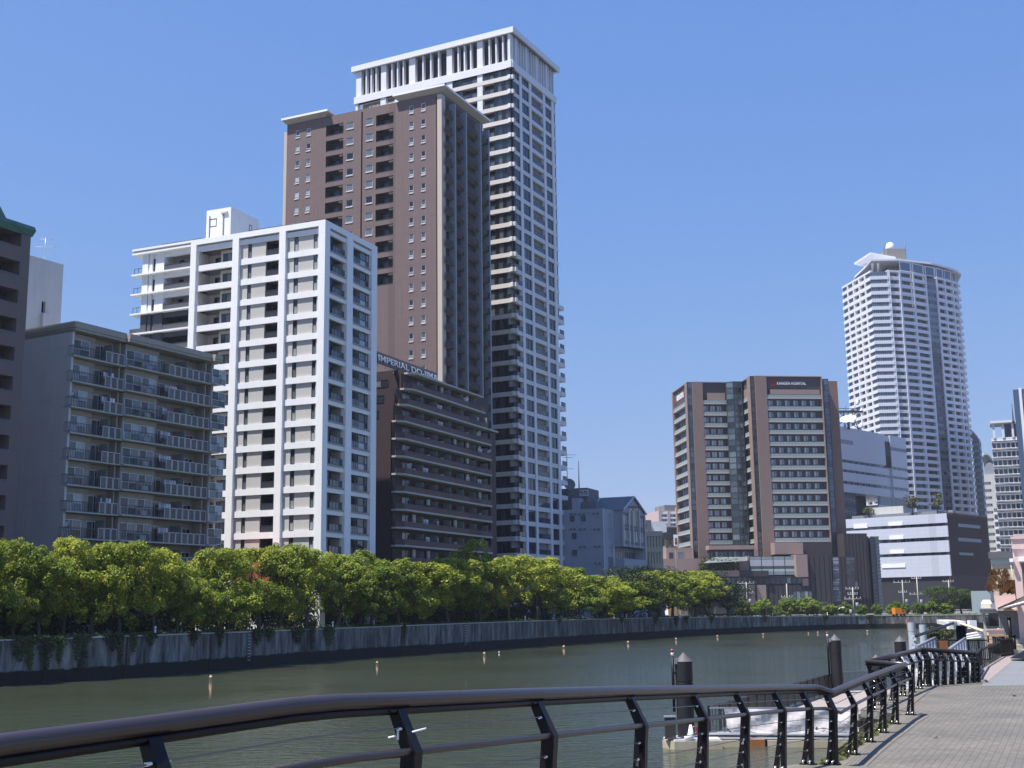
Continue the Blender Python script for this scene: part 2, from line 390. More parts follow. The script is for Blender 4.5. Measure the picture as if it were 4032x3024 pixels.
    a = L.u(910, 815, d); b = L.u(814.5, 827, d); zt = L.z(910, 814.5, d)
    pr_d = d-7.0
    ph.box(L, a, b, pr_d, d, T-.4, zt, 'white_panel')
    ph.box(L, a+(b-a)*.28, a+(b-a)*.31, d, d+.12, T, zt-.9, 'shade_grey'); ph.box(L, a+(b-a)*.85, a+(b-a)*.88, d, d+.12, T, zt-.9, 'shade_grey')
    window(B.one('window'), L, a+(b-a)*.58, a+(b-a)*.86, zt-2.6, zt-1.4, d-.02, 'dark_metal', 'glass', .08)
    ph.box(L, a+(b-a)*.12, a+(b-a)*.38, d, d+.25, zt-.85, zt-.6, 'ac_white')
    P2 = Fc(L.off(a, d), 66.9); P2.N = -L.U
    window(B.one('window'), P2, 4.6, 5.3, zt-2.6, zt-1.4, .0, 'dark_metal', 'glass', .08)
    for q in range(2):
        r_ = B.one('roof_railing'); a, b = ((.9, 13.5), (UE-1, UE+6))[q]; pts = [L.pt(a, -1.2, T+.55), L.pt(b, -1.2, T+.55)]
        r_.tube(pts, .04, 'dark_metal', 5)
        n = 9
        for i in range(n+1):
            u = a+(b-a)*i/n; r_.tube([L.pt(u, -1.2, T-.4), L.pt(u, -1.2, T+.55)], .03, 'dark_metal', 4)
    W.box(L, .5, UE+3, -.9, -.85, zb+.1, zb+2.5, 'white_panel')
    en = B.m('entrance_canopy'); a, b = L.u(1045, 2160, 2.2), L.u(955, 2165, 2.2); zz = L.z(1000, 2160, 2.2)
    en.box(L, a-1, b+1, -.1, 2.2, zz-5, zz, 'red_brick')
    return B.finish()
white_apartment()

# ================================================================ brown tower
def brown_tower():
    D = depth_for((1516, 448), (1516, 1090.6), 3.15*10)
    az, _, a = az_same_z((1717.3, 369), D, (1131.4, 493))
    T = a.z; C = None
    C = a-Vector((math.cos(R(az)), math.sin(R(az)), 0))*.02
    L = Fc(C, az); u0 = L.u(1741, 365); C = L.off(u0, 0); L = Fc(C, az)
    print('BT az', az, 'D', D, 'T', T)
    Rr = Fc(C, az-90)
    B = Building('brown_tower', C, 'tall brown tiled apartment tower with dark loggias, in front of the white tower')
    W = B.m('wall'); FH = 3.15
    def u(rx, ry=None):
        x = 1050+rx*.4069; return L.u(x, 493-(x-1131.4)*.2118)
    UL = u(200); z0 = L.zat(L.u(1516, 448), 448)          # top of the first loggia
    zb = G_Z
    # columns of openings
    segs = [(u(1640), u(1535), 0), (u(1535), u(1495), 'n'), (u(1495), u(1420), 0), (u(1420), u(1380), 'n'), (u(1380), u(1228), 0),
            (u(1228), u(1060), 'l'), (u(1060), u(1030), 0), (u(1030), u(963), 's'), (u(963), u(931), 0), (u(931), u(917), 'g'), (u(917), u(842), 0),
            (u(842), u(775), 's'), (u(775), u(745), 0), (u(745), u(577), 'l'), (u(577), u(428), 0), (u(428), u(388), 'n'), (u(388), u(322), 0), (u(322), u(283), 'n'), (u(283), UL, 0)]
    NR = 24
    for a, b, t in segs:
        if a > b: a, b = b, a
        if t == 0: W.face([L.pt(a, 0, zb), L.pt(b, 0, zb), L.pt(b, 0, T), L.pt(a, 0, T)], 'brown_tile'); continue
        if t == 'g':
            W.face([L.pt(a, -.5, zb), L.pt(b, -.5, zb), L.pt(b, -.5, T), L.pt(a, -.5, T)], 'dark_brown_tile')
            W.face([L.pt(a, 0, zb), L.pt(a, -.5, zb), L.pt(a, -.5, T), L.pt(a, 0, T)], 'brown_tile'); W.face([L.pt(b, 0, zb), L.pt(b, -.5, zb), L.pt(b, -.5, T), L.pt(b, 0, T)], 'brown_tile'); continue
        hh, off = {'n': (1.45, -.35), 's': (1.35, -.45), 'l': (.72*FH, 0)}[t]
        dz = {'n': .55 if a < u(1228) else .3, 's': -.15, 'l': 0}[t]
        zs = [zb]; 
        nr = 11 if (t == 'l' and a < u(900)) else NR
        hs = []
        for k in range(nr-1, -1, -1):
            zt = z0-k*FH+dz; hs.append((zt-hh, zt)); zs += [zt-hh, zt]
        zs.append(T)
        dep = 1.6 if t == 'l' else .16
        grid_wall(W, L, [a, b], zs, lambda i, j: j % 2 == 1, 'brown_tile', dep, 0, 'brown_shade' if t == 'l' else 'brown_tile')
        for k, (c, e) in enumerate(hs):
            if t == 'l':
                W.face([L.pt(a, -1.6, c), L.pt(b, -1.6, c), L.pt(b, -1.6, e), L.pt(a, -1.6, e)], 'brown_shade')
                window(B.one('balcony_window'), L, a+(b-a)*.45, b-.2, c+.05, e-.35, -1.58, 'dark_metal', 'glass_loggia', .05, (.5,))
                B.m('lintel').box(L, a+.02, a+1.1, -.9, -.2, e-.32, e-.08, 'cream_trim')
                B.one('balcony_guard').box(L, a+.02, b-.02, -.16, -.08, c, c+.25, 'dark_metal')
            else:
                w = B.one('window'); pale = random.random() < (.75 if t == 's' else .55)
                window(w, L, a, b, c, e, -.12, 'sign_white', 'glass_pale' if pale else 'glass', .07, (), (.28,) if t == 'n' else ())
                w.box(L, a-.04, b+.04, .0, .1, c-.22, c-.12, 'sign_white')
    W.face([L.pt(u(1640), -.6, zb), L.pt(u(1654), -.6, zb), L.pt(u(1654), -.6, T), L.pt(u(1640), -.6, T)], 'dark_brown_tile')
    B.m('corner_column').box(L, 0, u(1655), -1.2, .25, zb, T-.3, 'cream_trim')
    B.m('side_pier').box(L, UL, UL+.9, -3, -.3, zb, T-1.2, 'cream_trim')
    # body
    UR = Rr.u(1050+2105*.4069, 80+1010*.4069); UR2 = UR+3.5
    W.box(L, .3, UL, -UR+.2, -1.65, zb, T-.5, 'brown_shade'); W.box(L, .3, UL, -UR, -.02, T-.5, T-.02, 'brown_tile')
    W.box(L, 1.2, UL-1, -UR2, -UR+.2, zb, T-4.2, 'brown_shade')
    # right facade: bowed balconies between pale fins
    def uR(rx): return Rr.u(1400+rx*.4069, 985)
    fins = [uR(925), uR(1034), uR(1176), uR(1257)]
    for i, f in enumerate(fins): B.one('facade_fin').box(Rr, f-.2, f+.2, -.3, 1.05, zb, T-1.2, 'steel_blue')
    ed = [0.3]+fins+[UR-.2]
    for k in range(30):
        fl = z0-.72*FH-k*FH
        if fl < zb: break
        for i in range(5):
            a, b = ed[i]+.22, ed[i+1]-.22; s = B.one('balcony'); n = 6
            for q in range(n):
                t0, t1 = q/n, (q+1)/n; x0, x1 = a+(b-a)*t0, a+(b-a)*t1; d0, d1 = .45+.6*math.sin(math.pi*t0), .45+.6*math.sin(math.pi*t1)
                P = lambda x, d, z: Rr.pt(x, d, z)
                s.hexa([P(x0, d0-.12, fl-.3), P(x1, d1-.12, fl-.3), P(x1, d1, fl-.3), P(x0, d0, fl-.3), P(x0, d0-.12, fl+.95), P(x1, d1-.12, fl+.95), P(x1, d1, fl+.95), P(x0, d0, fl+.95)], 'brown_shade')
                s.face([P(x0, -1.0, fl-.25), P(x1, -1.0, fl-.25), P(x1, d1-.12, fl-.25), P(x0, d0-.12, fl-.25)], 'beige_render')
            window(B.one('balcony_window'), Rr, a+.3, b-.3, fl, fl+2.1, -.98, 'dark_metal', 'glass', .06, (.5,))
    W.box(Rr, .35, UR-.1, -1.3, -1.0, zb, T-.5, 'brown_shade')
    # canopies over the two roof ends
    def canopy(name, a, b, far, h):
        c = B.one(name); z = T+.05; e = 1.0
        q = [L.pt(a+.2, -.2, z), L.pt(b-.2, -.2, z), L.pt(b-.2, -far+.2, z), L.pt(a+.2, -far+.2, z)]
        t = [L.pt(a-e, e, z+h), L.pt(b+e*.5, e, z+h), L.pt(b+e*.5, -far-e, z+h), L.pt(a-e, -far-e, z+h)]
        t2 = [p+Vector((0, 0, .4)) for p in t]
        c.face(q, 'roof_felt')
        for i in range(4):
            j = (i+1) % 4
            c.face([q[i], q[j], t[j], t[i]], 'cream_trim'); c.face([t[i], t[j], t2[j], t2[i]], 'white_paint')
        c.face(t2, 'roof_felt')
    canopy('roof_canopy', 0, u(1265), UR, .75)
    canopy('roof_canopy', u(572), UL+.3, 7, .7)
    r_ = B.m('roof_plant'); r_.box(L, u(1380), u(1160), -9, -3, T-.1, T+2.0, 'white_panel'); r_.box(L, u(1160), u(1080), -7, -4, T-.1, T+1.2, 'ac_white')
    for q in range(8): x = u(1230)+q*.9; r_.tube([L.pt(x, -1.5, T), L.pt(x, -1.5, T+1)], .03, 'ac_white', 4)
    r_.tube([L.pt(u(1230), -1.5, T+1), L.pt(u(1230)+6.3, -1.5, T+1)], .03, 'ac_white', 4)
    r_.box(L, u(1500), u(1420), -9, -4, T+1.3, T+2.6, 'white_panel')
    return B.finish()
brown_tower()

# ================================================================ white residential tower
def white_tower():
    D = depth_for((2054, 289.6), (2076, 2176.6), 3.25*31)
    C = PD(2014.7, 103.9, D); T = C.z
    azL = az_same_z((2014.7, 103.9), D, (1391, 262))[0]; azR = az_same_z((2014.7, 103.9), D, (2195.9, 273.2))[0]
    print('WT', D, T, azL, azR)
    FH = 3.25; L = Fc(C, azL); Rr = Fc(C, azL-90); zb = G_Z
    B = Building('white_tower', C, 'tallest white high-rise tower with louvred crown, behind the brown tower')
    W = B.m('wall')
    def uL(rx, d=-.6): x = 1350+rx*.4069; return L.u(x, 280-(x-1391)*.25, d)
    def uR(rx, ry, d=-.6): return Rr.u(1350+rx*.4069, 80+ry*.4069, d)
    wall_m = 'tower_white'; mk('tower_white', (.74, .745, .77), .6, var=.03, streak=.04, joint=(R(azL), 1.6, 3.2, .10, .05))
    mk('tower_cream', (.66, .62, .58), .6, var=.03)
    UL = uL(130); UR = uR(2055, 730)
    zc = Rr.zat(uR(1635, 395), 80+395*.4069, -.3)        # bottom band of the crown: top
    zc0 = zc-1.65
    d0 = -.6
    z0 = Rr.zat(Rr.u(2054, 289.6, d0), 289.6, d0)     # first window head
    # cornice
    cor = B.m('cornice'); cor.box(L, -.3, UL+1.0, -UR-.8, 0, T-1.25, T, 'tower_white')
    # crown piers, louvres and fins
    lb = [(uL(1350), uL(1612)), (uL(1055), uL(1297)), (uL(700), uL(1003)), (uL(420), uL(640)), (uL(180), uL(370))]
    pl = [0.6]+[x for p in lb for x in (min(p), max(p))]+[UL]
    pl = sorted(pl)
    for i in range(0, len(pl)-1, 2): W.box(L, pl[i], pl[i+1], -1.6, d0, zc, T-1.25, wall_m)
    for p in lb:
        a, b = min(p), max(p); n = 4; w = (b-a)/n
        lv = B.one('louvre'); nb = 26
        for q in range(nb):
            z = zc+.3+(T-2.2-zc)*q/nb; lv.box(L, a, b, d0-1.5, d0-.95, z, z+.11, 'dark_metal')
        if a < 8 or a > 45: lv.face([L.pt(a, d0-2.6, zc), L.pt(b, d0-2.6, zc), L.pt(b, d0-2.6, T-6.5), L.pt(a, d0-2.6, T-6.5)], 'dark_metal')
        else: lv.face([L.pt(a, d0-2.6, zc), L.pt(b, d0-2.6, zc), L.pt(b, d0-2.6, T-1.3), L.pt(a, d0-2.6, T-1.3)], 'dark_metal')
        for q in range(1, n): B.one('crown_fin').box(L, a+w*q-.16, a+w*q+.16, d0-.9, d0+.02, zc, T-1.25, 'tower_white')
        W.box(L, a, b, d0-1.3, d0-.1, zc, zc+.28, wall_m)
    W.box(L, 0, UL+.35, -1.5, -.25, zc0, zc, wall_m)
    # right side of the crown
    Rc = UR; np_ = 17
    for q in range(np_+1):
        x = .6+(Rc-1.2)*q/np_; wide = q % 4 == 2
        B.one('crown_fin').box(Rr, x-(.55 if wide else .14), x+(.55 if wide else .14), -1.2, d0+(0 if wide else -.1), zc, T-1.25, 'tower_white')
    W.box(Rr, .6, Rc-.5, -1.5, -1.2, zc, T-1.25, 'steel_blue'); W.box(Rr, 0, Rc, -1.5, -.27, zc0, zc-.003, wall_m)
    # storeys
    rb = [(uR(1640, 470), uR(1704, 530)), (uR(1726, 560), uR(1799, 610)), (uR(1818, 640), uR(1932, 700)), (uR(1952, 740), uR(2014, 780)), (uR(2036, 800), UR-.1)]
    lb2 = [(uL(1350), uL(1635)), (uL(1060), uL(1300)), (uL(700), uL(1003)), (uL(420), uL(645)), (uL(150), uL(370))]
    WH = 2.34
    for k in range(38):
        zt = z0-k*FH; zo = zt-WH; top = zc0 if k == 0 else zt+FH-WH
        if zt < zb+1: break
        W.box(L, .02, UL, -1.2, d0+.2, zt, top, 'tower_cream' if k else wall_m)
        W.box(Rr, .02, UR, -1.2, d0, zt+.002, top-.002, wall_m)
        low = k >= 13
        # left facade
        for i, p in enumerate(lb2):
            a, b = min(p), max(p)
            if i > 2: continue
            if i == 0: a = .25 if not low else 2.2; g1 = a+(b-a)*.63 if not low else b-.3
            else: g1 = a+.3; 
            if i == 0:
                w = B.one('window_band'); window(w, L, a, g1, zo, zt, d0-.15, 'window_frame', 'glass_blue' if (k > 1 and random.random() < .4) else 'glass', .08, tuple(q/5 for q in range(1, 5)))
                if not low:
                    window(B.one('balcony_window'), L, g1, b, zo, zt, d0-1.2, 'window_frame', 'glass_loggia', .08, (.5,)); rail(B.one('balcony_guard'), L, g1, b, d0+.02, zo, 1.0, 'window_frame', 'glass_guard', 3)
                else: rail(B.one('balcony_guard'), L, .1, 2.2, d0+.02, zo, 1.0, 'window_frame', 'glass_guard', 2)
            else:
                m_ = (a+b)/2+.6
                window(B.one('window'), L, m_, b, zo, zt, d0-.15, 'window_frame', 'glass_blue', .08, (.4, .8))
                window(B.one('balcony_window'), L, a, m_, zo, zt, d0-1.2, 'window_frame', 'glass_loggia', .08, (.5,)); rail(B.one('balcony_guard'), L, a, m_, d0+.02, zo, 1.0, 'window_frame', 'glass_guard', 3)
        # right facade
        for i, (a, b) in enumerate(rb):
            if i == 0:
                if not low: window(B.one('window'), Rr, .25, b, zo, zt, d0-.15, 'window_frame', 'glass_blue', .08, (.45,))
                else: rail(B.one('balcony_guard'), Rr, .05, b, d0+.02, zo, 1.0, 'window_frame', 'glass_guard', 3); window(B.one('balcony_window'), Rr, 2.1, b+.3, zo, zt, -2.4, 'window_frame', 'glass_loggia', .08)
            elif i == 2:
                rail(B.one('balcony_guard'), Rr, a, b, d0-.1, zo, 1.05, 'window_frame', 'glass_guard', 5)
                W.box(Rr, a, b, d0-1.6, d0-1.5, zo, zt, 'balcony_back'); window(B.one('balcony_window'), Rr, a+(b-a)*.45, b-.7, zo, zt-.2, d0-1.49, 'dark_metal', 'glass_loggia', .06)
                W.box(Rr, a, b, d0-1.6, d0-.3, zo-.1, zo-.01, 'shade_grey')
            elif i == 4 and k >= 16:
                continue
            else: window(B.one('window'), Rr, a, b, zo, zt, d0-.2, 'window_frame', 'glass_blue', .1, (.5,))
        if k >= 15:                   # balconies standing out beyond the right end
            s = B.one('end_balcony'); s.box(Rr, UR, UR+2.3, -5, d0, zt, top, wall_m)
            rail(B.one('balcony_guard'), Rr, UR, UR+2.2, d0-.1, zo, 1.0, 'window_frame', 'glass_guard', 2)
        # piers
        lo = [0 if not low else None]
        if low: W.box(Rr, 0, .35, -.9, d0+.001, 0, .01, wall_m)
    ze = zc0; zcut = z0-12*FH-WH
    pc = [(max(lb2[i]), min(lb2[i+1])) for i in range(4)]; 
    for a, b in pc: W.box(L, min(a, b), max(a, b), -1.3, d0+.05+.1, zb, ze, wall_m)
    rbp = [(rb[i][1], rb[i+1][0]) for i in range(4)]
    for a, b in rbp: W.box(Rr, a, b, -1.3, d0+.12, zb, ze, wall_m)
    W.box(L, max(lb2[4]), UL, -1.3, d0+.15, zb, ze, wall_m)
    # core
    ring = [L.pt(0+.3, d0-.3, 0), L.pt(UL-.1, d0-.3, 0), L.pt(UL-.1, -UR+.2, 0), L.pt(.3, -UR+.2, 0)]
    W.box(L, 2.2, UL-.2, -UR+.1, -2.45, zb, T-8, 'shade_grey'); 
    W.box(L, 1.4, 2.2, -UR+.1, -6.0, zb, zc0, 'shade_grey'); W.box(L, 1.4, 2.2, -6.0, -2.5, zcut, zc0, 'shade_grey'); W.box(L, .02, UL, -UR, -.5, T-1.3, T-1.2, 'roof_felt')
    W.box(L, 2.0, 2.3, -2.5, d0-.2, zb, zcut, 'shade_grey')
    return B.finish()
white_tower()
# ================================================================ beige balcony apartment
def beige_block():
    FH = 2.82
    D = 131.0
    p1 = (297.5, 1263.8); az, ln, C = az_same_z(p1, D, (495, 1324)) if False else az_same_z(p1, D, (402, 1291.5))
    az = 61.5
    T = PD(*p1, D).z; C = PD(*p1, D); Rr = Fc(C, az); L = Fc(C, az+90)
    B = Building('beige_apartment_block', C, 'beige nine-storey apartment block with stepped balconies, in front of the white apartment block')
    W = B.m('wall'); zb = G_Z
    j1 = Rr.u(496, 1325); j2 = Rr.u(831, 1418, .5); E = Rr.u(869.4+0, 1429.6, 1.0)+0
    j2 = Rr.u(831, 1404, .5); E = Rr.u(872, 1430, 1.0)
    print('beige', az, D, T, j1, j2, E)
    UL = 17.0
    def R_(rx, ry): return Rr.u(230+rx*.2411, 1230+ry*.2411)
    off = [0, .55, 1.1]; seg = [(0, j1), (j1, j2), (j2, E)]
    # end wall with its shallow joints
    W.box(L, .35, UL, -.3, .0, zb, T-1.2, 'end_wall'); W.box(L, 1.7, UL, -E+.3, -.31, zb, T-1.3, 'end_wall'); 
    B.m('parapet').box(L, -.02, UL+.1, -.5, .12, T-.7, T, 'beige_render'); B.m('parapet').box(L, -.01, UL, -.5, .06, T-.95, T-.72, 'beige_render')
    W.box(L, .3, UL, -.4, -.02, T-1.2, T-.5, 'beige_render')
    for i, (a, b) in enumerate(seg):
        o = off[i]
        B.m('parapet').box(Rr, a+.01, b, -.5, o+.12, T-.7, T-.08*i, 'beige_render'); B.m('parapet').box(Rr, a+.02, b+.05, -1.6, o+.05, T-1.0, T-.72, 'beige_render')
    for k in range(10):
        fl = T-.9-FH*(k+1)
        if fl < zb: break
        hd = fl+FH-.22
        for i, (a, b) in enumerate(seg):
            o = off[i]; n = 0
            s = B.one('balcony_slab'); s.box(Rr, a if i else -.0, b+.0, -1.5, o+.02, fl-.16, fl, 'slab_edge')
            wd = min(5.6, (b-a)*.5) if i < 2 else (b-a)*.86
            # protruding room
            r0, r1 = (a+.35, a+wd) if i < 2 else (a+.5, b-.5)
            dd = o-.95
            W.box(Rr, r0, r1, -1.6, dd, fl, hd, 'beige_render')
            W.box(Rr, r0-.02, r1+.02, dd, dd+.08, fl+2.05, hd, 'beige_render')
            w0, w1 = r0+.15, r0+2.6
            window(B.one('window'), Rr, w0, w1, fl+.1, fl+2.0, dd+.01, 'alu_frame', random.choice(('glass', 'glass', 'glass_pale')), .06, (.5,), (.45,))
            if i == 1 and b-a > 9:
                x = r1-2.5; window(B.one('window'), Rr, x, x+2.2, fl+.1, fl+2.0, dd+.01, 'alu_frame', random.choice(('glass', 'glass_pale')), .06, (.5,), (.45,))
                ac = B.one('air_conditioner'); ac.box(Rr, r0+3.2, r0+4.0, dd+.02, dd+.35, fl+.1, fl+.7, 'ac_white')
            # guard in front of the room: low bars
            g = B.one('balcony_guard'); rail(g, Rr, a+.08, min(r1+.9, b), o-.06, fl, 1.1, 'guard_bar', None, int((min(r1+.9, b)-a)/.22), .03)
            if i == 0: rail(g, L, -0.0, .95, -.02+0, fl, 1.1, 'guard_bar', None, 5, .03)
            # recessed balcony with panelled guard
            if i < 2 and b-r1 > 1.5:
                W.box(Rr, r1, b, -1.7, -1.5, fl, hd, 'beige_render')
                window(B.one('balcony_window'), Rr, r1+.5, r1+2.2, fl+.05, fl+2.0, -1.48, 'alu_frame', 'glass', .06, (.5,))
                window(B.one('balcony_window'), Rr, b-2.0, b-.6, fl+.6, fl+1.9, -1.48, 'alu_frame', 'glass_loggia', .06, (.5,))
                B.one('partition_board').box(Rr, (r1+b)/2, (r1+b)/2+.05, -1.5, o-.15, fl, fl+2.1, 'partition')
                g = B.one('balcony_guard'); n = max(3, round((b-r1-.9)/1.05)); x0 = r1+.9
                for q in range(n):
                    u0 = x0+(b-x0)*q/n+.04; u1 = x0+(b-x0)*(q+1)/n-.04
                    g.box(Rr, u0, u0+.05, o-.1, o-.04, fl, fl+1.2, 'alu_frame'); g.box(Rr, u1-.05, u1, o-.1, o-.04, fl, fl+1.2, 'alu_frame'); g.box(Rr, u0, u1, o-.1, o-.04, fl+1.15, fl+1.2, 'alu_frame')
                    g.face([Rr.pt(u0+.05, o-.07, fl+.08), Rr.pt(u1-.05, o-.07, fl+.08), Rr.pt(u1-.05, o-.07, fl+1.15), Rr.pt(u0+.05, o-.07, fl+1.15)], 'guard_panel')
                if random.random() < .6:
                    l_ = B.one('laundry'); x = r1+random.uniform(.8, 2)
                    for q in range(random.randint(2, 5)): l_.face([Rr.pt(x+q*.4, -.6, fl+1.0), Rr.pt(x+q*.4+.34, -.6, fl+1.0), Rr.pt(x+q*.4+.34, -.62, fl+1.75), Rr.pt(x+q*.4, -.6, fl+1.75)], 'laundry')
            W.box(Rr, b-.3, b-.1, -1.5, o-.6, fl, hd, 'beige_render') if i < 2 else None
        if k in (2, 7):
            d = B.one('satellite_dish'); dish(d, Rr.pt(.1, .35, fl+1.4), .38, 'ac_white', Vector((-.4, -.7, .5)))
    W.box(Rr, .3, E-.3, -14, -1.6, zb, T-.9, 'beige_render')
    W.box(Rr, .1, E-.1, -14, -.6, T-.5, T-.3, 'roof_felt')
    return B.finish()
def dish(mb, c, r, m, n=Vector((0, -1, .4))):
    n = n.normalized(); x = n.cross(Vector((0, 0, 1))).normalized(); y = x.cross(n); rings = []
    for i in range(5):
        rr = r*i/4; rings.append([c+n*(.22*r*(i/4)**2)+(x*math.cos(2*math.pi*q/12)+y*math.sin(2*math.pi*q/12))*rr for q in range(12)])
    for i in range(4):
        for q in range(12):
            a, b = rings[i][q], rings[i][(q+1) % 12]; c2, d = rings[i+1][(q+1) % 12], rings[i+1][q]
            mb.face([a, b, c2, d] if i else [a, c2, d], m, True)
    mb.tube([c+Vector((0, 0, -r*1.3)), c], .03, 'dark_metal', 5)
    mb.tube([c, c+n*r*.8-y*.1], .02, 'dark_metal', 4)
mk('guard_bar', (.09, .088, .085), .6, var=.1); mk('alu_dull', (.25, .26, .28), .5, var=.1); mk('guard_panel', (.14, .135, .128), .6, var=.15, isl=.2); glass('guard_mesh', (.045, .048, .05), (.10, .10, .105), .3, rough=.5)
beige_block()
# ================================================================ dark building at the left edge and the pale slab behind it
def left_block():
    FH = 2.9; D = 119.0; az = 62.0
    Cr = PD(124, 894, D); F = Fc(Cr, az); T = Cr.z
    U0 = -34
    B = Building('mauve_apartment_block', Cr, 'dark mauve tiled apartment block with green copper parapet, at the left edge')
    W = B.m('wall'); zb = G_Z
    def u(x, y): return F.u(x, y)
    o1 = u(.3133*240, 820+.3133*880); w = o1-u(0, 990)
    zt0 = F.zat(F.u(75, 917), 917); oh = 1.55
    us = [U0, -25, -19.5, -17, -11.5]; 
    us = [U0]; x = o1-5.6
    cols = []
    xx = o1
    while xx-5.4 > U0: cols.append((xx-5.4, xx)); xx -= 7.4
    cols = cols[::-1]; us = [U0]
    for a, b in cols: us += [a, b]
    us.append(0)
    zs = [zb]
    nf = int((zt0-zb)/FH)
    for k in range(nf, -1, -1): zt = zt0-k*FH; zs += [zt-oh, zt]
    zs.append(T)
    grid_wall(W, F, us, zs, lambda i, j: i % 2 == 1 and j % 2 == 1, 'mauve_tile', 1.7, 0, 'mauve_tile')
    for k in range(nf+1):
        zt = zt0-k*FH
        for a, b in cols[-3:]:
            W.face([F.pt(a, -1.7, zt-oh), F.pt(b, -1.7, zt-oh), F.pt(b, -1.7, zt), F.pt(a, -1.7, zt)], 'brown_shade')
            window(B.one('balcony_window'), F, a+.6, b-.8, zt-oh, zt-.3, -1.68, 'dark_metal', 'glass', .06, (.33, .66))
            r_ = B.one('balcony_rail'); r_.tube([F.pt(a, .02, zt-oh+.14), F.pt(b, .02, zt-oh+.14)], .03, 'steel_blue', 5)
            r_.tube([F.pt(a, .02, zt-oh+.02), F.pt(b, .02, zt-oh+.02)], .03, 'steel_blue', 5)
    G = B.m('copper_parapet'); h = T-F.zat(0, 820+.3133*355)
    h = max(1.0, h)
    G.hexa([F.pt(U0, .05, T-h), F.pt(.15, .05, T-h), F.pt(.15, -.4, T-h), F.pt(U0, -.4, T-h), F.pt(U0, .35, T-.35*h), F.pt(.35, .35, T-.35*h), F.pt(.35, -.4, T-.35*h), F.pt(U0, -.4, T-.35*h)], 'green_copper')
    G.hexa([F.pt(U0, .30, T-.35*h), F.pt(.35, .30, T-.35*h), F.pt(.3, -.4, T-.35*h), F.pt(U0, -.4, T-.35*h), F.pt(U0, .22, T), F.pt(.25, .22, T), F.pt(.2, -.4, T), F.pt(U0, -.4, T)], 'green_copper')
    a = F.u(20, 852); G.hexa([F.pt(a-7, .2, T), F.pt(a, .2, T), F.pt(a-1.5, -5, T), F.pt(a-7, -5, T), F.pt(a-7, .1, T+3.6), F.pt(a-2.8, .1, T+3.6), F.pt(a-3.5, -4, T+3.6), F.pt(a-7, -4, T+3.6)], 'green_copper')
    W.box(F, U0, -.02, -13, -1.72, zb, T-.2, 'mauve_tile'); W.face([F.pt(0, 0, zb), F.pt(0, -13, zb), F.pt(0, -13, T-.1), F.pt(0, 0, T-.1)], 'mauve_tile')
    B.m('unseen_shade_block').box(F, U0, -.3, -38, -13.1, G_Z, T+24, 'mauve_tile')  # unseen block added out of view to shade the beige end wall
    m = B.m('antenna_mast'); p = F.pt(F.u(14, 835)-1, -3, T+3); m.tube([p, p+Vector((0, 0, 4.3))], .035, 'alu_frame', 5)
    B.finish()
    # pale slab with a small bay window
    az2 = 60; D2 = 152.0; P = PD(250.6, 1042.4, D2); F2 = Fc(P, az2); a = F2.u(100, 993)
    B = Building('pale_stair_tower', P, 'pale concrete slab tower with one tiny window and a roof aerial, behind the mauve block')
    W = B.m('wall'); w0 = F2.u(.3133*525, 1190); w1 = F2.u(.3133*572, 1200); z1 = F2.z(.3133*545, 820+.3133*1168); z0 = z1-1.5
    grid_wall(W, F2, [a-6, w0, w1, 0], [G_Z, z0, z1, P.z], lambda i, j: i == 1 and j == 1, 'pale_concrete', .5)
    window(B.one('window'), F2, w0, w1, z0, z1, -.45, 'dark_metal', 'glass', .06)
    W.box(F2, a-6, -.01, -8, -.55, G_Z, P.z-.05, 'pale_concrete'); W.face([F2.pt(0, 0, G_Z), F2.pt(0, -8, G_Z), F2.pt(0, -8, P.z-.02), F2.pt(0, 0, P.z-.02)], 'pale_concrete')
    W.box(F2, a-6, -.02, -.55, -.02, P.z-.08, P.z-.03, 'pale_concrete')
    s = B.m('bay'); s.box(F2, w0-.1, w1+.5, .0, .55, z0-2.6, z0-.1, 'pale_concrete')
    B.finish()
    c = F2.pt(F2.u(206, 1022), -1.5, P.z); t = thing('tv_antenna', c, 'thin television aerial on the roof of the pale slab tower', 'antenna')
    m = MB(); m.tube([c, c+Vector((0, 0, 3.4))], .04, 'alu_frame', 5); part(m, 'mast', t)
    m = MB()
    for z, l in ((2.2, 2.6), (3.2, 1.5)):
        m.tube([c+Vector((-l/2, 0, z)), c+Vector((l/2, .6, z+.1))], .03, 'alu_frame', 4)
        for q in range(7): x = -l/2+l*q/6; m.tube([c+Vector((x, -.45, z+.05)), c+Vector((x, .45, z+.05))], .018, 'alu_frame', 4)
    part(m, 'aerial', t)
left_block()
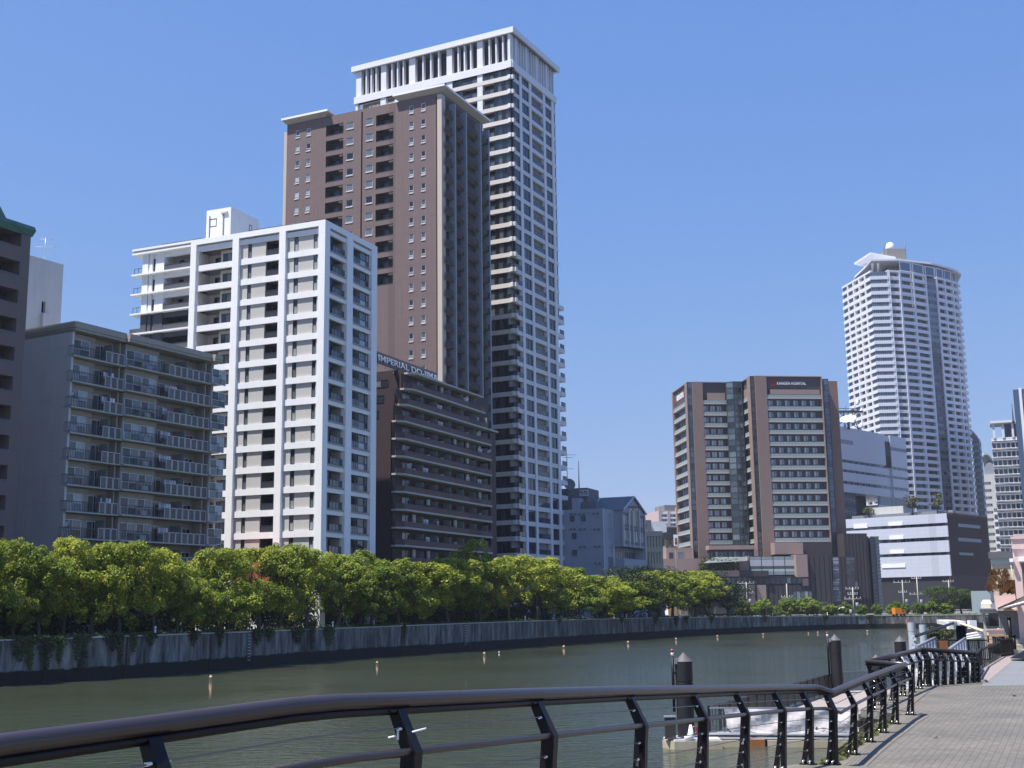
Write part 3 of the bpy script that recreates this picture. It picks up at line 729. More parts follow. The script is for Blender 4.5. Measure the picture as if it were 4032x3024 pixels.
# ================================================================ dark brown balcony block with the roof lettering
def dark_block():
    FH = 2.7
    def q(rx, ry): return 1440+rx*.31345, 1360+ry*.31345
    D = depth_for(q(490, 945), q(490, 1385), FH*2)
    az, ln, A = az_same_z(q(490, 945), D, q(1575, 1245)); az = az
    print('DB', D, az, ln)
    Rr = Fc(A, az); L = Fc(A, az+90)
    B = Building('dark_brown_block', A, 'low dark brown block with long white-edged balconies, between white apartment and brown tower')
    W = B.m('wall'); z3 = A.z; zb = G_Z
    rows = [(q(640, 330), q(1470, 630)), (q(590, 540), q(1500, 838)), (q(530, 740), q(1540, 1035))]
    E = ln; zr = [Rr.zat(Rr.u(*r[0]), r[0][1]) for r in rows]
    zr = [z3+3*FH, z3+2*FH, z3+FH]
    us = [(Rr.u(*r[0]), Rr.u(*r[1])) for r in rows]
    lv = [(zr[i], us[i][0], us[i][1]) for i in range(3)]+[(z3-k*FH, 0, E) for k in range(11)]
    for i, (z, a, b) in enumerate(lv):
        if z-FH < zb: break
        nm = 'roof_slab' if i == 0 else 'balcony_slab'
        s = B.one(nm); s.box(Rr, a, b, -1.6, .12, z-.28, z, 'slab_edge')
        s.hexa([Rr.pt(a-1.2, -1.6, z-.28), Rr.pt(a, -1.6, z-.28), Rr.pt(a, .12, z-.28), Rr.pt(a-1.2, -.9, z-.28), Rr.pt(a-1.2, -1.6, z), Rr.pt(a, -1.6, z), Rr.pt(a, .12, z), Rr.pt(a-1.2, -.9, z)], 'slab_edge')
        if i == 0: continue
        zt = z+FH-.28
        g = B.one('balcony_parapet'); g.box(Rr, a, b-.1, -.1, .04, z, z+.85, 'parapet_tile')
        g.hexa([Rr.pt(a-1.15, -1.0, z), Rr.pt(a, -.1, z), Rr.pt(a, .04, z), Rr.pt(a-1.15, -.92, z), Rr.pt(a-1.15, -1.0, z+.85), Rr.pt(a, -.1, z+.85), Rr.pt(a, .04, z+.85), Rr.pt(a-1.15, -.92, z+.85)], 'parapet_tile')
        g.tube([Rr.pt(a, -.03, z+1.05), Rr.pt(b-.1, -.03, z+1.05)], .03, 'dark_metal', 4)
        bs = 4.85; n = int((b-a)/bs)
        W.box(Rr, a-1.0, b, -1.8, -1.5, z, zt, 'dark_brown_tile')
        for j in range(7):
            x0, x1 = 1.4+bs*j, 1.4+bs*(j+1)
            if x0 < a-.1 or x1 > b+.1: continue
            B.one('partition_board').box(Rr, x1-.06, x1+.06, -1.5, -.12, z, z+1.9, 'partition')
            window(B.one('balcony_window'), Rr, x0+.5, x0+2.9, z, z+2.0, -1.49, 'alu_dull', random.choice(('glass', 'glass_loggia', 'glass')), .05, (.5,))
            if random.random() < .6: B.one('air_conditioner').box(Rr, x0+3.3, x0+4.1, -1.3, -1.0, z+(1.3 if random.random() < .5 else .1), z+(1.9 if random.random() < .5 else .7)+.3, 'ac_white')
            if random.random() < .35:
                l_ = B.one('laundry'); x = x0+random.uniform(.4, 2)
                for k in range(random.randint(2, 4)): l_.face([Rr.pt(x+k*.42, -.5, z+.9), Rr.pt(x+k*.42+.36, -.5, z+.9), Rr.pt(x+k*.42+.36, -.5, z+1.6), Rr.pt(x+k*.42, -.5, z+1.6)], 'laundry')
    # stepped left wall and body
    for i in range(3):
        W.box(Rr, us[i][0]-1.3+.2, E+2.5, -10, -1.7, z3+(2-i)*FH if i < 2 else z3, z3+(3-i)*FH-.05+ (.6 if i == 0 else 0), 'dark_brown_tile')
    W.box(Rr, -1.25, E+2.4, -10, -1.75, zb, z3-.1, 'dark_brown_tile'); W.box(Rr, E, E+2.4, -1.76, -.2, zb, z3+FH-.4, 'dark_brown_tile')
    S_ = Fc(Rr.off(us[0][0]-1.1, 0), az+90)
    S_.N = -Rr.U
    for k in range(3):
        o = us[min(k, 2)][0]-1.1; F = Fc(Rr.off(o, 0), az+90); F.N = -Rr.U
        window(B.one('window'), F, 4.5, 9.5, z3+(2-k)*FH+.7, z3+(2-k)*FH+1.9, .02, 'dark_metal', 'glass', .07, (.25, .5, .75))
    c = B.m('roof_edge'); c.box(Rr, E-1.5, E+2.6, -2.5, .3, z3+FH-.35, z3+FH-.05, 'slab_edge')
    for k, u_ in ((1, E-1.2), (3, 1.3)):
        dish(B.one('satellite_dish'), Rr.pt(u_, .25, z3-k*FH+1.3), .42, 'ac_white', Vector((-.4, -.7, .4)))
    root = B.finish()
    # roof lettering
    d = -3.0; x0, y0 = 1400+180*.5425, 1350+140*.5425; x1, y1 = 1400+608*.5425, 1350+262*.5425
    u0, zz0 = Rr.uz(x0, y0, d); u1, _ = Rr.uz(x1, y1, d); H = Rr.z(x0, 1350+82*.5425, d)-zz0
    t = thing('roof_sign', Rr.pt(u0, d, z3+3*FH), 'white IMPERIAL DO-JIMA letters on a steel frame above the dark brown block', 'sign')
    fr = MB(); zf = zz0
    for i in range(9):
        u = u0+(u1-u0)*i/8; fr.box(Rr, u-.05, u+.05, d-.5, d-.4, z3+3*FH, zf+H, 'alu_dull')
    for z in (zf+.1, zf+H*.5, zf+H): fr.box(Rr, u0, u1, d-.42, d-.36, z-.04, z+.04, 'alu_dull')
    part(fr, 'frame', t)
    bd = MB(); bd.box(Rr, u0-.6, u1+.4, d-.62, d-.52, zf-.1, zf+H+.5, 'mauve_tile'); part(bd, 'backing_panel', t)
    text3d(t, 'IMPERIAL DO-JIMA', Rr, u0, u1, d-.3, zf, H, 'sign_white')
    return root
SERIF = None
def text3d(parent, s, F, u0, u1, d, z0, H, mat, bold=.012, thick=.06, vertical=False, each=True, name='letter'):
    """raised lettering: every character its own small mesh, spread over u0..u1, H high"""
    cu = bpy.data.curves.new('letters', 'FONT'); cu.body = s; cu.offset = bold; cu.extrude = .02; cu.size = 1; cu.space_character = 1.04
    ob = bpy.data.objects.new('letters', cu); COL.objects.link(ob); bpy.context.view_layer.update()
    me = bpy.data.meshes.new_from_object(ob.evaluated_get(bpy.context.evaluated_depsgraph_get())); COL.objects.unlink(ob); bpy.data.objects.remove(ob)
    xs = [v.co.x for v in me.vertices]; ys = [v.co.y for v in me.vertices]; a, b, c, e = min(xs), max(xs), min(ys), max(ys)
    import collections
    adj = collections.defaultdict(list)
    for p in me.polygons:
        vs = list(p.vertices)
        for v in vs[1:]: adj[vs[0]].append(v); adj[v].append(vs[0])
    seen = {}; comp = 0
    for v in range(len(me.vertices)):
        if v in seen: continue
        st = [v]; seen[v] = comp
        while st:
            w = st.pop()
            for x in adj[w]:
                if x not in seen: seen[x] = comp; st.append(x)
        comp += 1
    groups = collections.defaultdict(list)
    for p in me.polygons: groups[seen[p.vertices[0]]].append(p)
    for g in groups.values():
        m = MB()
        for p in g:
            pts = []
            for i in p.vertices:
                q = me.vertices[i].co; pts.append(F.pt(u0+(q.x-a)/(b-a)*(u1-u0), d+(q.z/.02)*thick/2, z0+(q.y-c)/(e-c)*H))
            m.face(pts, mat)
        part(m, name, parent)
    bpy.data.meshes.remove(me)
mk('parapet_tile', (.105, .062, .06), .6, var=.06, joint=(R(66), 1.6, 0, .4, .05), isl=.08)
dark_block()
# ================================================================ grey concrete building with the gable
def gable_block():
    s = .3014; q = lambda rx, ry: (2150+rx*s, 1800+ry*s)
    D = 262.0
    mk('blue_concrete', (.36, .38, .43), .85, var=.07, streak=.12, joint=(0, 0, 3.7, .2, .08)); mk('roof_slate', (.15, .16, .185), .7, var=.06)
    mk('dark_concrete', (.17, .175, .19), .85, var=.1, streak=.1)
    azl, _, A = az_same_z(q(740, 668), D, q(245, 690)); T = A.z
    azl = 158.0; Lf = Fc(A, azl)
    B = Building('gabled_concrete_building', A, 'blue-grey concrete building with a steep gable, right of the white tower')
    W = B.m('wall'); zb = G_Z-.5; UL = Lf.u(*q(170, 690))
    # left flank with little windows
    hs = [(q(345, 805), 0), (q(490, 800), 0), (q(370, 1030), 1), (q(375, 1250), 2)]
    wz = []
    us = sorted([0, UL]); W.box(Lf, 0, UL, -14, 0, zb, T, 'blue_concrete')
    for (p, k) in hs:
        u, z = Lf.uz(*p); w = B.one('window'); w.box(Lf, u-.62, u+.62, .0, .08, z-.75, z+.75, 'blue_concrete'); window(w, Lf, u-.5, u+.5, z-.6, z+.6, .08, 'dark_metal', 'glass', .08)
    for p in (q(350, 940), q(478, 940), q(660, 940), q(480, 1170), q(670, 1165), q(675, 1385), q(470, 745), q(355, 745), q(650, 735)):
        for k in (-.45, .45):
            u, z = Lf.uz(*p); B.one('vent_hood').box(Lf, u+k-.2, u+k+.2, 0, .3, z-.2, z+.15, 'dark_concrete')
    Rf = Fc(A, 65.0)
    b0, b1 = Rf.u(*q(752, 700)), Rf.u(*q(865, 700)); e = Rf.u(*q(885, 700))
    fz = lambda ry: Rf.z(*q(800, ry))
    zs = [zb, fz(1075), fz(930), fz(872), fz(735), T]
    zw = [(fz(870), fz(735)), (fz(1080), fz(930)), (fz(1300), fz(1160))]
    W.box(Rf, 0, e, -.9, -.8, zb, T, 'blue_concrete')
    W.box(Rf, 0, b0, -.8, 0, zb, T-.01, 'white_concrete'); W.box(Rf, b1, e, -.8, 0, zb, T-.01, 'white_concrete')
    tops = [T]+[z0 for z0, z1 in zw]
    for i, (z0, z1) in enumerate(zw):
        W.box(Rf, b0, b1, -.8, -.1, z1, tops[i] if i == 0 else zw[i-1][0], 'blue_concrete'); window(B.one('window'), Rf, b0, b1, z0, z1, -.75, 'dark_metal', 'glass', .12, (.5,))
    W.box(Rf, b0, b1, -.8, -.15, zb, zw[2][0], 'dark_concrete')
    # the gabled wing
    wn_ = Fc(Rf.off(e, 0), -25.0); ww = wn_.u(*q(1000, 682)); gl = Rf.off(e, ww); G = Fc(gl, 65.0)
    eL, zE = 0, G.zat(0, q(0, 682)[1]); uR_, _ = G.uz(*q(1282, 740)); zP = G.z(*q(1130, 532)); uP = G.u(*q(1130, 532)); zE2 = G.zat(uR_, q(0, 742)[1])
    zB = G.z(*q(1003, 1165)); dp = ww+5; back = -G.N
    def gp(u, d, z): return G.pt(u, d, z)
    gz = lambda ry, rx=1100: G.z(*q(rx, ry))
    ws = [((1012, 1065), 745, 880), ((1082, 1122), 660, 895), ((1135, 1205), 660, 910), ((1215, 1272), 785, 925), ((1015, 1072), 945, 1100), ((1082, 1118), 955, 1110), ((1135, 1195), 965, 1120), ((1220, 1275), 975, 1130)]
    W.face([gp(0, 0, zB), gp(uR_, 0, zB), gp(uR_, 0, zE2), gp(uP, 0, zP), gp(0, 0, zE)], 'blue_concrete')
    for (x0, x1), y0, y1 in ws:
        u0, u1 = G.u(*q(x0, y0)), G.u(*q(x1, y0)); z1, z0 = G.z(*q((x0+x1)/2, y0)), G.z(*q((x0+x1)/2, y1))
        w = B.one('window'); w.box(G, u0-.12, u1+.12, .0, .25, z1, z1+.3, 'dark_concrete'); w.box(G, u0-.12, u1+.12, 0, .2, z0-.35, z0, 'dark_concrete')
        window(w, G, u0, u1, z0, z1, .03, 'dark_metal', 'glass_curtain', .1, (.5,) if x1-x0 > 50 else ())
    for x in (1000, 1073, 1125, 1208, 1280): u = G.u(*q(x, 900)); B.m('pilaster').box(G, u-.25, u+.25, 0, .35, zB, G.z(*q(x, 700 if 1050 < x < 1250 else 740)), 'white_concrete')
    # its chamfered left flank, roof and underside
    c0 = G.pt(0, -ww, 0)
    fl = [(gp(0, 0, zB), gp(0, 0, zE)), (Vector((c0.x, c0.y, zB)), Vector((c0.x, c0.y, zE))), (gp(.0, -dp, zB), gp(.0, -dp, zE))]
    for i in range(2): W.face([fl[i][0], fl[i+1][0], fl[i+1][1], fl[i][1]], 'blue_concrete')
    W.face([gp(uR_, 0, zB), gp(uR_, -dp, zB), gp(uR_, -dp, zE2), gp(uR_, 0, zE2)], 'blue_concrete')
    W.face([gp(0, 0, zB), gp(uR_, 0, zB), gp(uR_, -dp, zB), gp(0, -dp, zB), fl[1][0]], 'dark_concrete')
    rt = B.m('roof'); Fr_ = Fc(G.off(uP, 0), 155.0); rl = abs(Fr_.u(*q(700, 552))); print('ridge', rl, ww)
    P1, P2 = gp(uP, .4, zP+.25), gp(uP, -rl, zP+.25); E1, E2 = gp(-.5, .4, zE-.1), gp(-.5, -rl, zE-.1)
    rt.face([E1, P1, P2, E2], 'roof_slate'); F1, F2 = gp(uR_+.4, .4, zE2-.1), gp(uR_+.4, -rl, zE2-.1); rt.face([P1, F1, F2, P2], 'roof_slate')
    rt.tube([E1, P1, F1], .22, 'white_concrete', 4, smooth=False); rt.tube([P2, E2], .3, 'white_concrete', 4, smooth=False); rt.tube([P1, P2], .14, 'white_concrete', 4)
    # recessed glazed storey and base
    W.box(G, .2, uR_-.3, -dp, -2.5, zb, zB, 'blue_concrete'); zG = G.z(*q(1050, 1325)); zG0 = G.z(*q(1050, 1215))
    W.box(G, -.1, uR_+.2, -6, .1, zb, zG, 'blue_concrete')
    for i in range(9): a = .2+(uR_-.4)*i/9; window(B.one('window'), G, a, a+(uR_-.4)/9-.25, zG+.1, zG0-.1, -2.4, 'alu_dull', 'glass_curtain', .08, (.5,))
    W.box(G, uR_-.15, uR_+.35, -3, .15, zb, zE2, 'white_concrete')
    # rooftop rooms
    H = B.m('rooftop_room'); d = -5.0
    H.box(Lf, Lf.u(*q(540, 450), d), Lf.u(*q(150, 450), d), -13, d, T-.2, Lf.z(*q(435, 403), d), 'dark_concrete')
    d = -2.5; H.box(Lf, Lf.u(*q(440, 540), d), Lf.u(*q(335, 540), d), -8, d, T-.2, Lf.z(*q(400, 535), d), 'blue_concrete'); H.box(Lf, Lf.u(*q(640, 600), d), Lf.u(*q(445, 600), d), -8, d-.6, T-.2, Lf.z(*q(600, 580), d), 'dark_concrete')
    sg = B.m('sign_board'); c, zc = Lf.uz(*q(490, 470), -4.9); sg.box(Lf, c-1.1, c+.9, -4.95, -4.6, zc-.7, zc+.7, 'white_concrete')
    for k in (-.55, .45):
        pts = [Lf.pt(c+k+.3*math.cos(t*.7), -4.52, zc+.4*math.sin(t*.7)) for t in range(7)]; sg.tube(pts, .07, 'dark_metal', 4)
    B.finish()
    for nm, rx, ry0, ry1, d, lab in (('lightning_rod', 432, 403, 30, -6, 'tall thin mast on the dark rooftop room of the gabled building'),):
        u = Lf.u(*q(rx, ry0), d); za, zb2 = Lf.zat(u, q(0, ry0)[1], d), Lf.zat(u, q(0, ry1)[1], d); c = Lf.pt(u, d, za-.3)
        t = thing(nm, c, lab, 'mast'); m = MB(); m.tube([c, c+Vector((0, 0, (zb2-za)*.5)), c+Vector((0, 0, zb2-za))], [.14, .1, .05], 'alu_dull', 6); part(m, 'mast', t); m = MB(); m.box(Fc(c, 0), -.3, .3, -.3, .3, za-.35, za-.1, 'dark_concrete'); part(m, 'base', t)
    u = Lf.u(*q(280, 400), -5.5); za = Lf.zat(u, q(0, 400)[1], -5.5); c = Lf.pt(u, -5.5, za-.2)
    t = thing('tv_antenna', c, 'television aerial standing beside the round dish on the dark rooftop room', 'antenna'); m = MB(); m.tube([c, c+Vector((0, 0, 7.6))], .08, 'alu_dull', 5); part(m, 'mast', t); m = MB()
    for z, w in ((7.5, 1.3), (6.9, .8), (4.4, .9)):
        m.tube([c+Vector((-w, 0, z)), c+Vector((w*1.6, .3, z))], .04, 'alu_dull', 4)
        for k in range(6): x = -w+k*w*.5; m.tube([c+Vector((x, -.6, z)), c+Vector((x, .6, z))], .025, 'alu_dull', 4)
    part(m, 'aerial', t)
    u = Lf.u(*q(303, 360), -5); z = Lf.zat(u, q(0, 360)[1], -5); c = Lf.pt(u, -5, z)
    t = thing('satellite_dish', c-Vector((0, 0, 2.6)), 'round dark satellite dish on the rooftop room of the gabled building', 'satellite dish'); m = MB(); dish(m, c, 1.35, 'dark_concrete', Vector((.25, -.9, .25))); part(m, 'reflector', t); m = MB(); m.tube([c-Vector((0, 0, 2.6)), c], .12, 'alu_dull', 6); part(m, 'stand', t)
    # neighbours behind
    D3 = 300.0; A3 = PD(*q(1295, 975), D3); F3 = Fc(A3, 8); u1 = F3.u(*q(1520, 990)); z1 = A3.z
    B = Building('green_glass_office', A3, 'small green-grey office with a grid of windows, right of the gabled building')
    mk('green_grey', (.13, .16, .16), .6, var=.06); B.m('wall').box(F3, 0, u1, -12, -.3, zb, z1, 'green_grey')
    nx, nz = 6, 6; cw, ch = u1/nx, 3.9
    for i in range(nx):
        B.m('wall').box(F3, cw*i, cw*i+.5, -.3, 0, zb, z1, 'green_grey')
        for j in range(nz):
            zt = z1-1.0-ch*j; window(B.one('window'), F3, cw*i+.5, cw*(i+1), zt-2.7, zt, -.28, 'green_grey', 'glass' if (i+j) % 3 else 'glass_pale', .12, (.5,))
    for j in range(nz+1): B.m('wall').box(F3, 0, u1, -.3, .02, z1-1.0-ch*(j-1)-4.0, z1-1.0-ch*(j-1)-2.75, 'green_grey')
    m = B.m('roof_frame'); a, b = F3.u(*q(1290, 830)), F3.u(*q(1380, 830)); zt = F3.z(*q(1340, 820))
    m.box(F3, b-1.1, b, -2, -.5, z1, zt, 'dark_concrete'); m.box(F3, a, b-1.1, -2, -.5, zt-1.0, zt, 'dark_concrete'); B.m('roof_tank').box(F3, b+.3, b+4.2, -6, -2, z1, z1+2.6, 'white_panel')
    B.finish()
    D4 = 440.0; A4 = PD(*q(1700, 910), D4); F4 = Fc(A4, 8); u0 = F4.u(*q(1400, 915)); z1 = A4.z
    B = Building('yellow_framed_building', A4, 'building with yellow window frame under a dark overhanging roof, left of the hospital')
    mk('ochre', (.42, .29, .14), .7, var=.05)
    ox = lambda rx, ry: F4.uz(*q(rx, ry))
    a, zt = ox(1560, 955); b, zz = ox(1675, 1170); B.m('wall').box(F4, u0+7, 0+8, -14, -.4, zb, z1-2, 'white_panel')
    B.m('yellow_frame').box(F4, a, a+1.2, -.4, .2, zb, zt, 'ochre'); B.m('yellow_frame').box(F4, b-1.2, b, -.4, .2, zb, zt, 'ochre'); B.m('yellow_frame').box(F4, a+1.2, b-1.2, -.4, .2, zt-1.2, zt, 'ochre')
    for j in range(5):
        z = zt-1.6-5.6*j; window(B.one('window'), F4, a+1.3, b-1.3, z-4.0, z, -.35, 'alu_dull', 'glass', .12, (.33, .66)); B.m('yellow_frame').box(F4, a+1.2, b-1.2, -.4, .12, z-5.5, z-4.3, 'ochre')
        window(B.one('window'), F4, a-4, a-.6, z-4.0, z-1, -.35, 'alu_dull', 'glass_pale', .12, (.5,))
    rf = B.m('roof'); rf.box(F4, u0, 6, -14, 1.5, z1-.6, z1, 'roof_slate')
    rf.hexa([F4.pt(u0+6, -13, z1-6), F4.pt(5, -13, z1-6), F4.pt(5, -.2, z1-6), F4.pt(u0+6, -.2, z1-6), F4.pt(u0, -13, z1-.6), F4.pt(5, -13, z1-.6), F4.pt(5, 1.4, z1-.6), F4.pt(u0, 1.4, z1-.6)], 'roof_slate')
    B.finish()
    D5 = 900.0; A5 = PD(*q(1470, 700), D5); F5 = Fc(A5, 12); z1 = A5.z
    B = Building('distant_pink_tower', A5, 'distant pinkish residential tower showing beside the left edge of the hospital', )
    mk('pink_far', (.52, .40, .38), .8, var=.05); w = B.m('wall'); u1 = 60
    w.box(F5, 0, u1, -30, -1, zb, z1, 'pink_far'); w.box(F5, 6, u1-2, -26, -4, z1, z1+4.5, 'dark_concrete')
    for i in range(9):
        w.box(F5, i*6.6, i*6.6+2.2, -1, .0, zb, z1+(0 if i % 2 else 2.5), 'pink_far')
        for j in range(12): B.m('floor_band').box(F5, i*6.6+2.2, i*6.6+6.6, -1, -.2, z1-1.3-j*3.3-1.1, z1-1.3-j*3.3, 'white_panel'); window(B.one('window'), F5, i*6.6+2.2, i*6.6+6.6, z1-1.3-j*3.3-3.25, z1-1.3-j*3.3-1.15, -.95, 'white_panel', 'glass', .15, (.5,))
    B.finish()
mk('white_concrete', (.47, .49, .53), .8, var=.06, streak=.1); glass('glass_curtain', (.10, .10, .09), (.42, .42, .36), .35, rough=.15)
gable_block()
# ================================================================ hospital
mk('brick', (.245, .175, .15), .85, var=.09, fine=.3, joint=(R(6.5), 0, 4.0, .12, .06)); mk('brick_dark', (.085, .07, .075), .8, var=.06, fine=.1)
mk('balcony_green', (.36, .40, .38), .5, var=.06, isl=.05); mk('mint_rail', (.30, .35, .34), .5, var=.05, joint=(R(6.5), 1.05, 0, .5, .08))
mk('striped', (.055, .047, .05), .7, var=.06, fine=.1); mk('groove', (.02, .018, .02), .8); mk('podium_tile', (.32, .235, .205), .85, var=.05, fine=.08)
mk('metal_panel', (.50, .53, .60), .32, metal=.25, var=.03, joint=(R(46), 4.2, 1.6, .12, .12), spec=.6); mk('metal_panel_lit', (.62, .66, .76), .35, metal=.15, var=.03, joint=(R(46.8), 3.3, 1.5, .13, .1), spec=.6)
mk('louvre_brown', (.06, .035, .033), .7, var=.06); mk('sign_red', (.28, .02, .02), .5); mk('sign_grey', (.55, .56, .58), .4)
glass('glass_strip', (.03, .05, .06), (.16, .22, .25), .35, wave=.03); glass('glass_bluish', (.05, .08, .12), (.17, .23, .30), .3, wave=.03)
def hosp():
    h = lambda rx, ry: (2600+rx*.3617, 1430+ry*.3617); D = 400.0; AZ = 6.5; FH = 4.0
    C = PD(*h(1150, 137), D); T = C.z; Fr = Fc(C, AZ); Lf = Fc(C, AZ+90); zb = G_Z-.5
    B = Building('hospital_tower', C, 'brown brick hospital tower with pale balcony bands and a lettered sign')
    W = B.m('wall')
    # wing B front (Fr, u right) ; wing A front sits wA behind
    p965 = Fr.u(*h(1027, 140)); glL = Fr.u(*h(980, 143))
    W_ = Fr.u(*h(1757, 141)); zf = lambda ry, F=Fr: F.z(*h(1450, ry))
    zr = [Fr.zat(Fr.u(*h(1450, 342)), h(0, y)[1]) for y in (342, 465)]
    z0 = Fr.z(*h(1450, 342)); zN = Fr.z(*h(1530, 1505)); FH = (z0-zN)/9.0
    print('hosp', T, 'FH', FH, W_, p965)
    zlow = Fr.z(1450*.3617+2600, 1950+650*.3617)       # podium roof
    def balconies(F, a, b, d, name='balcony', nwin=6, dark=False, n=12, w=1.8, first=0.5, recess=1.05):
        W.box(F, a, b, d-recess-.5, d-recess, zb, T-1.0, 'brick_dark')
        for k in range(n):
            z = z0-k*FH
            s = B.one('balcony_band'); s.box(F, a+.05, b-.05, d-.25, d-.1, z-1.0, z, 'mint_rail'); s.box(F, a, b, d-recess, d, z-1.35, z-1.0, 'slab_edge')
            if k == n-1: break
            for i in range(nwin):
                x = a+first+(b-a-first-w*.6)*i/nwin
                window(B.one('window'), F, max(a+.05, x), min(b-.1, x+w), z-FH+.25, z-FH+2.15 if False else z-1.75, d-recess+.03, 'dark_metal', 'glass_blue' if dark else 'glass_ward', .1, (.5,))
    F4a = Fr.u(*h(1152, 140)); 
    # wing B
    W.box(Fr, p965, F4a, -2.5, 0, zb, T, 'brick')
    balconies(Fr, F4a, W_-.35, -.05, n=13)
    W.box(Fr, W_-.35, W_, -2.2, .05, zb, T-.1, 'podium_tile')
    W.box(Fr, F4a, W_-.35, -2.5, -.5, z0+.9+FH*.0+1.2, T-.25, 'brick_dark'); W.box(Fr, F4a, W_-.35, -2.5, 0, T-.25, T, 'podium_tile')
    a, b = Fr.u(*h(1200, 300)), Fr.u(*h(1740, 300)); W.box(Fr, a, b, -1.5, -.45, Fr.z(*h(1450, 336)), Fr.z(*h(1450, 283)), 'podium_tile')
    # glass corner strips
    def strip(F, a, b, d, top, name='glass_strip', n=26, sg='glass_strip', bot=None):
        s = B.one(name); zz = top; hh = FH/2; b0 = bot if bot is not None else zb
        s.box(F, a, a+.18, d-.3, d+.08, b0, top, 'window_frame'); s.box(F, b-.18, b, d-.3, d+.08, b0, top, 'window_frame')
        while zz > b0:
            s.box(F, a+.18, b-.18, d-.2, d+.05, zz-.16, zz, 'window_frame'); s.face([F.pt(a+.18, d, zz-hh), F.pt(b-.18, d, zz-hh), F.pt(b-.18, d, zz-.16), F.pt(a+.18, d, zz-.16)], sg); zz -= hh
    strip(Fr, glL, p965, -.55, T-.1)
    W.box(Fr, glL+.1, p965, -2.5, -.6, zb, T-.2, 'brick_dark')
    # left flank of wing B (F3)
    F3 = Fc(Fr.off(glL, -.55), AZ+90); l0 = 0; l3 = F3.u(*h(868, 212))
    pier = F3.u(*h(937, 165)); W.box(F3, 0, pier, -2.5, 0, zb, T, 'brick'); balconies(F3, pier, l3, -.05, nwin=2, dark=True, n=13, w=1.3)
    W.box(F3, pier, l3, -2.5, -.6, z0+1.2, T-.2, 'brick_dark'); W.box(F3, pier, l3, -2.5, 0, T-.25, T, 'podium_tile')
    W.box(F3, pier, l3, -1.5, -.3, z0+.1, z0+2.9, 'brick')
    # wing A
    dA = -l3-.55; FA = Fc(Fr.off(glL, dA), AZ)           # front plane of wing A
    a0 = FA.u(*h(345, 236)); a1 = FA.u(*h(459, 237)); g0 = FA.u(*h(293, 241)); c0, c1 = FA.u(*h(703, 240)), FA.u(*h(893, 240))
    W.box(FA, a0, a1, -2.5, 0, zb, T, 'brick'); strip(FA, g0, a0, -.55, T-.1); W.box(FA, g0+.1, a0, -2.5, -.6, zb, T-.2, 'brick_dark')
    balconies(FA, a1, c0+.5, -.05, nwin=3, n=14, first=.2)
    W.box(FA, a1, c0+.5, -2.5, -.5, z0+1.2, T-.2, 'brick_dark'); W.box(FA, a1, c0+.5, -2.5, 0, T-.25, T, 'podium_tile'); W.box(FA, a1+1.6, c0, -1.5, -.4, z0+.1, z0+2.5, 'podium_tile')
    # glazed lift shaft between the wings
    c = B.m('lift_shaft'); xs = [c0, c0+.32*(c1-c0), c0+.8*(c1-c0), c1]; ds = [1.2, 2.9, 2.9, 1.2]; zt = FA.z(*h(800, 215)); n = 40; hh = FH/2
    for i in range(3):
        F_ = Fc(FA.off(xs[i], ds[i]), 0); p, q_ = FA.off(xs[i], ds[i]), FA.off(xs[i+1], ds[i+1]); v = q_-p; F_ = Fc(p, math.degrees(math.atan2(v.y, v.x))); ln = v.length
        nn = 2 if i == 1 else 1; z = zt; k = 0
        for j in range(nn): c.box(F_, ln*j/nn-.08, ln*j/nn+.1, -.2, .1, zb+12, zt, 'window_frame')
        while z > zb+14:
            c.box(F_, 0, ln, -.25, .08, z-.16, z, 'window_frame')
            for j in range(nn): c.face([F_.pt(ln*j/nn, 0, z-hh), F_.pt(ln*(j+1)/nn, 0, z-hh), F_.pt(ln*(j+1)/nn, 0, z-.16), F_.pt(ln*j/nn, 0, z-.16)], 'glass_strip' if k % 2 == 0 else 'glass')
            z -= hh; k += 1
    W.box(FA, c0+.3, c1+1, -6, .9, zb, zt-.3, 'brick_dark')
    # far left flank of wing A (F1)
    F1 = Fc(FA.off(g0, -.55), AZ+90); p1 = F1.u(*h(262, 262)); e1 = F1.u(*h(125, 366)); e0 = F1.u(*h(136, 360))
    W.box(F1, 0, p1, -2.5, 0, zb, T, 'brick'); W.box(F1, e0, e1, -2.5, 0, zb, T, 'brick')
    balconies(F1, p1, e0, -.05, nwin=5, dark=True, n=15, w=2.0); W.box(F1, p1, e0, -2.5, -.1, z0+.1, T-6.0, 'brick'); W.box(F1, p1, e0, -2.5, -.5, T-6.0, T-.2, 'brick_dark'); W.box(F1, p1, e0, -2.5, 0, T-.25, T, 'podium_tile')
    # right strip and the recessed side wing
    g3a, g3b = Fr.u(*h(1766, 172), -1.2), Fr.u(*h(1826, 172), -1.2); strip(Fr, g3a, g3b, -1.2, Fr.z(*h(1790, 170), -1.2), sg='glass_bluish', bot=zlow+8)
    W.box(Fr, W_+.01, g3b-.05, -9, -1.3, zb, T-.8, 'brick_dark')
    sdep = -5.0; s1 = Fr.u(*h(1925, 196), sdep); W.box(Fr, g3b-.1, s1, -20, sdep, zb, Fr.z(*h(1870, 194), sdep), 'brick_side')
    # masses behind
    W.box(Fr, glL+1.0, W_-.1, -24, -2.45, zb, T-.9, 'brick_dark'); W.box(FA, g0+1.2, c0+4, -22, -2.45, zb, T-.9, 'brick_dark'); W.box(FA, c0, c1+2, -20, -5.9, zb, T-1.2, 'brick_dark')
    root = B.finish()
    t = thing('wall_sign', Fr.pt((a+b)/2, -.4, Fr.z(*h(1450, 240))), 'red emblem and white KANDEN HOSPITAL letters on the brown top band', 'sign')
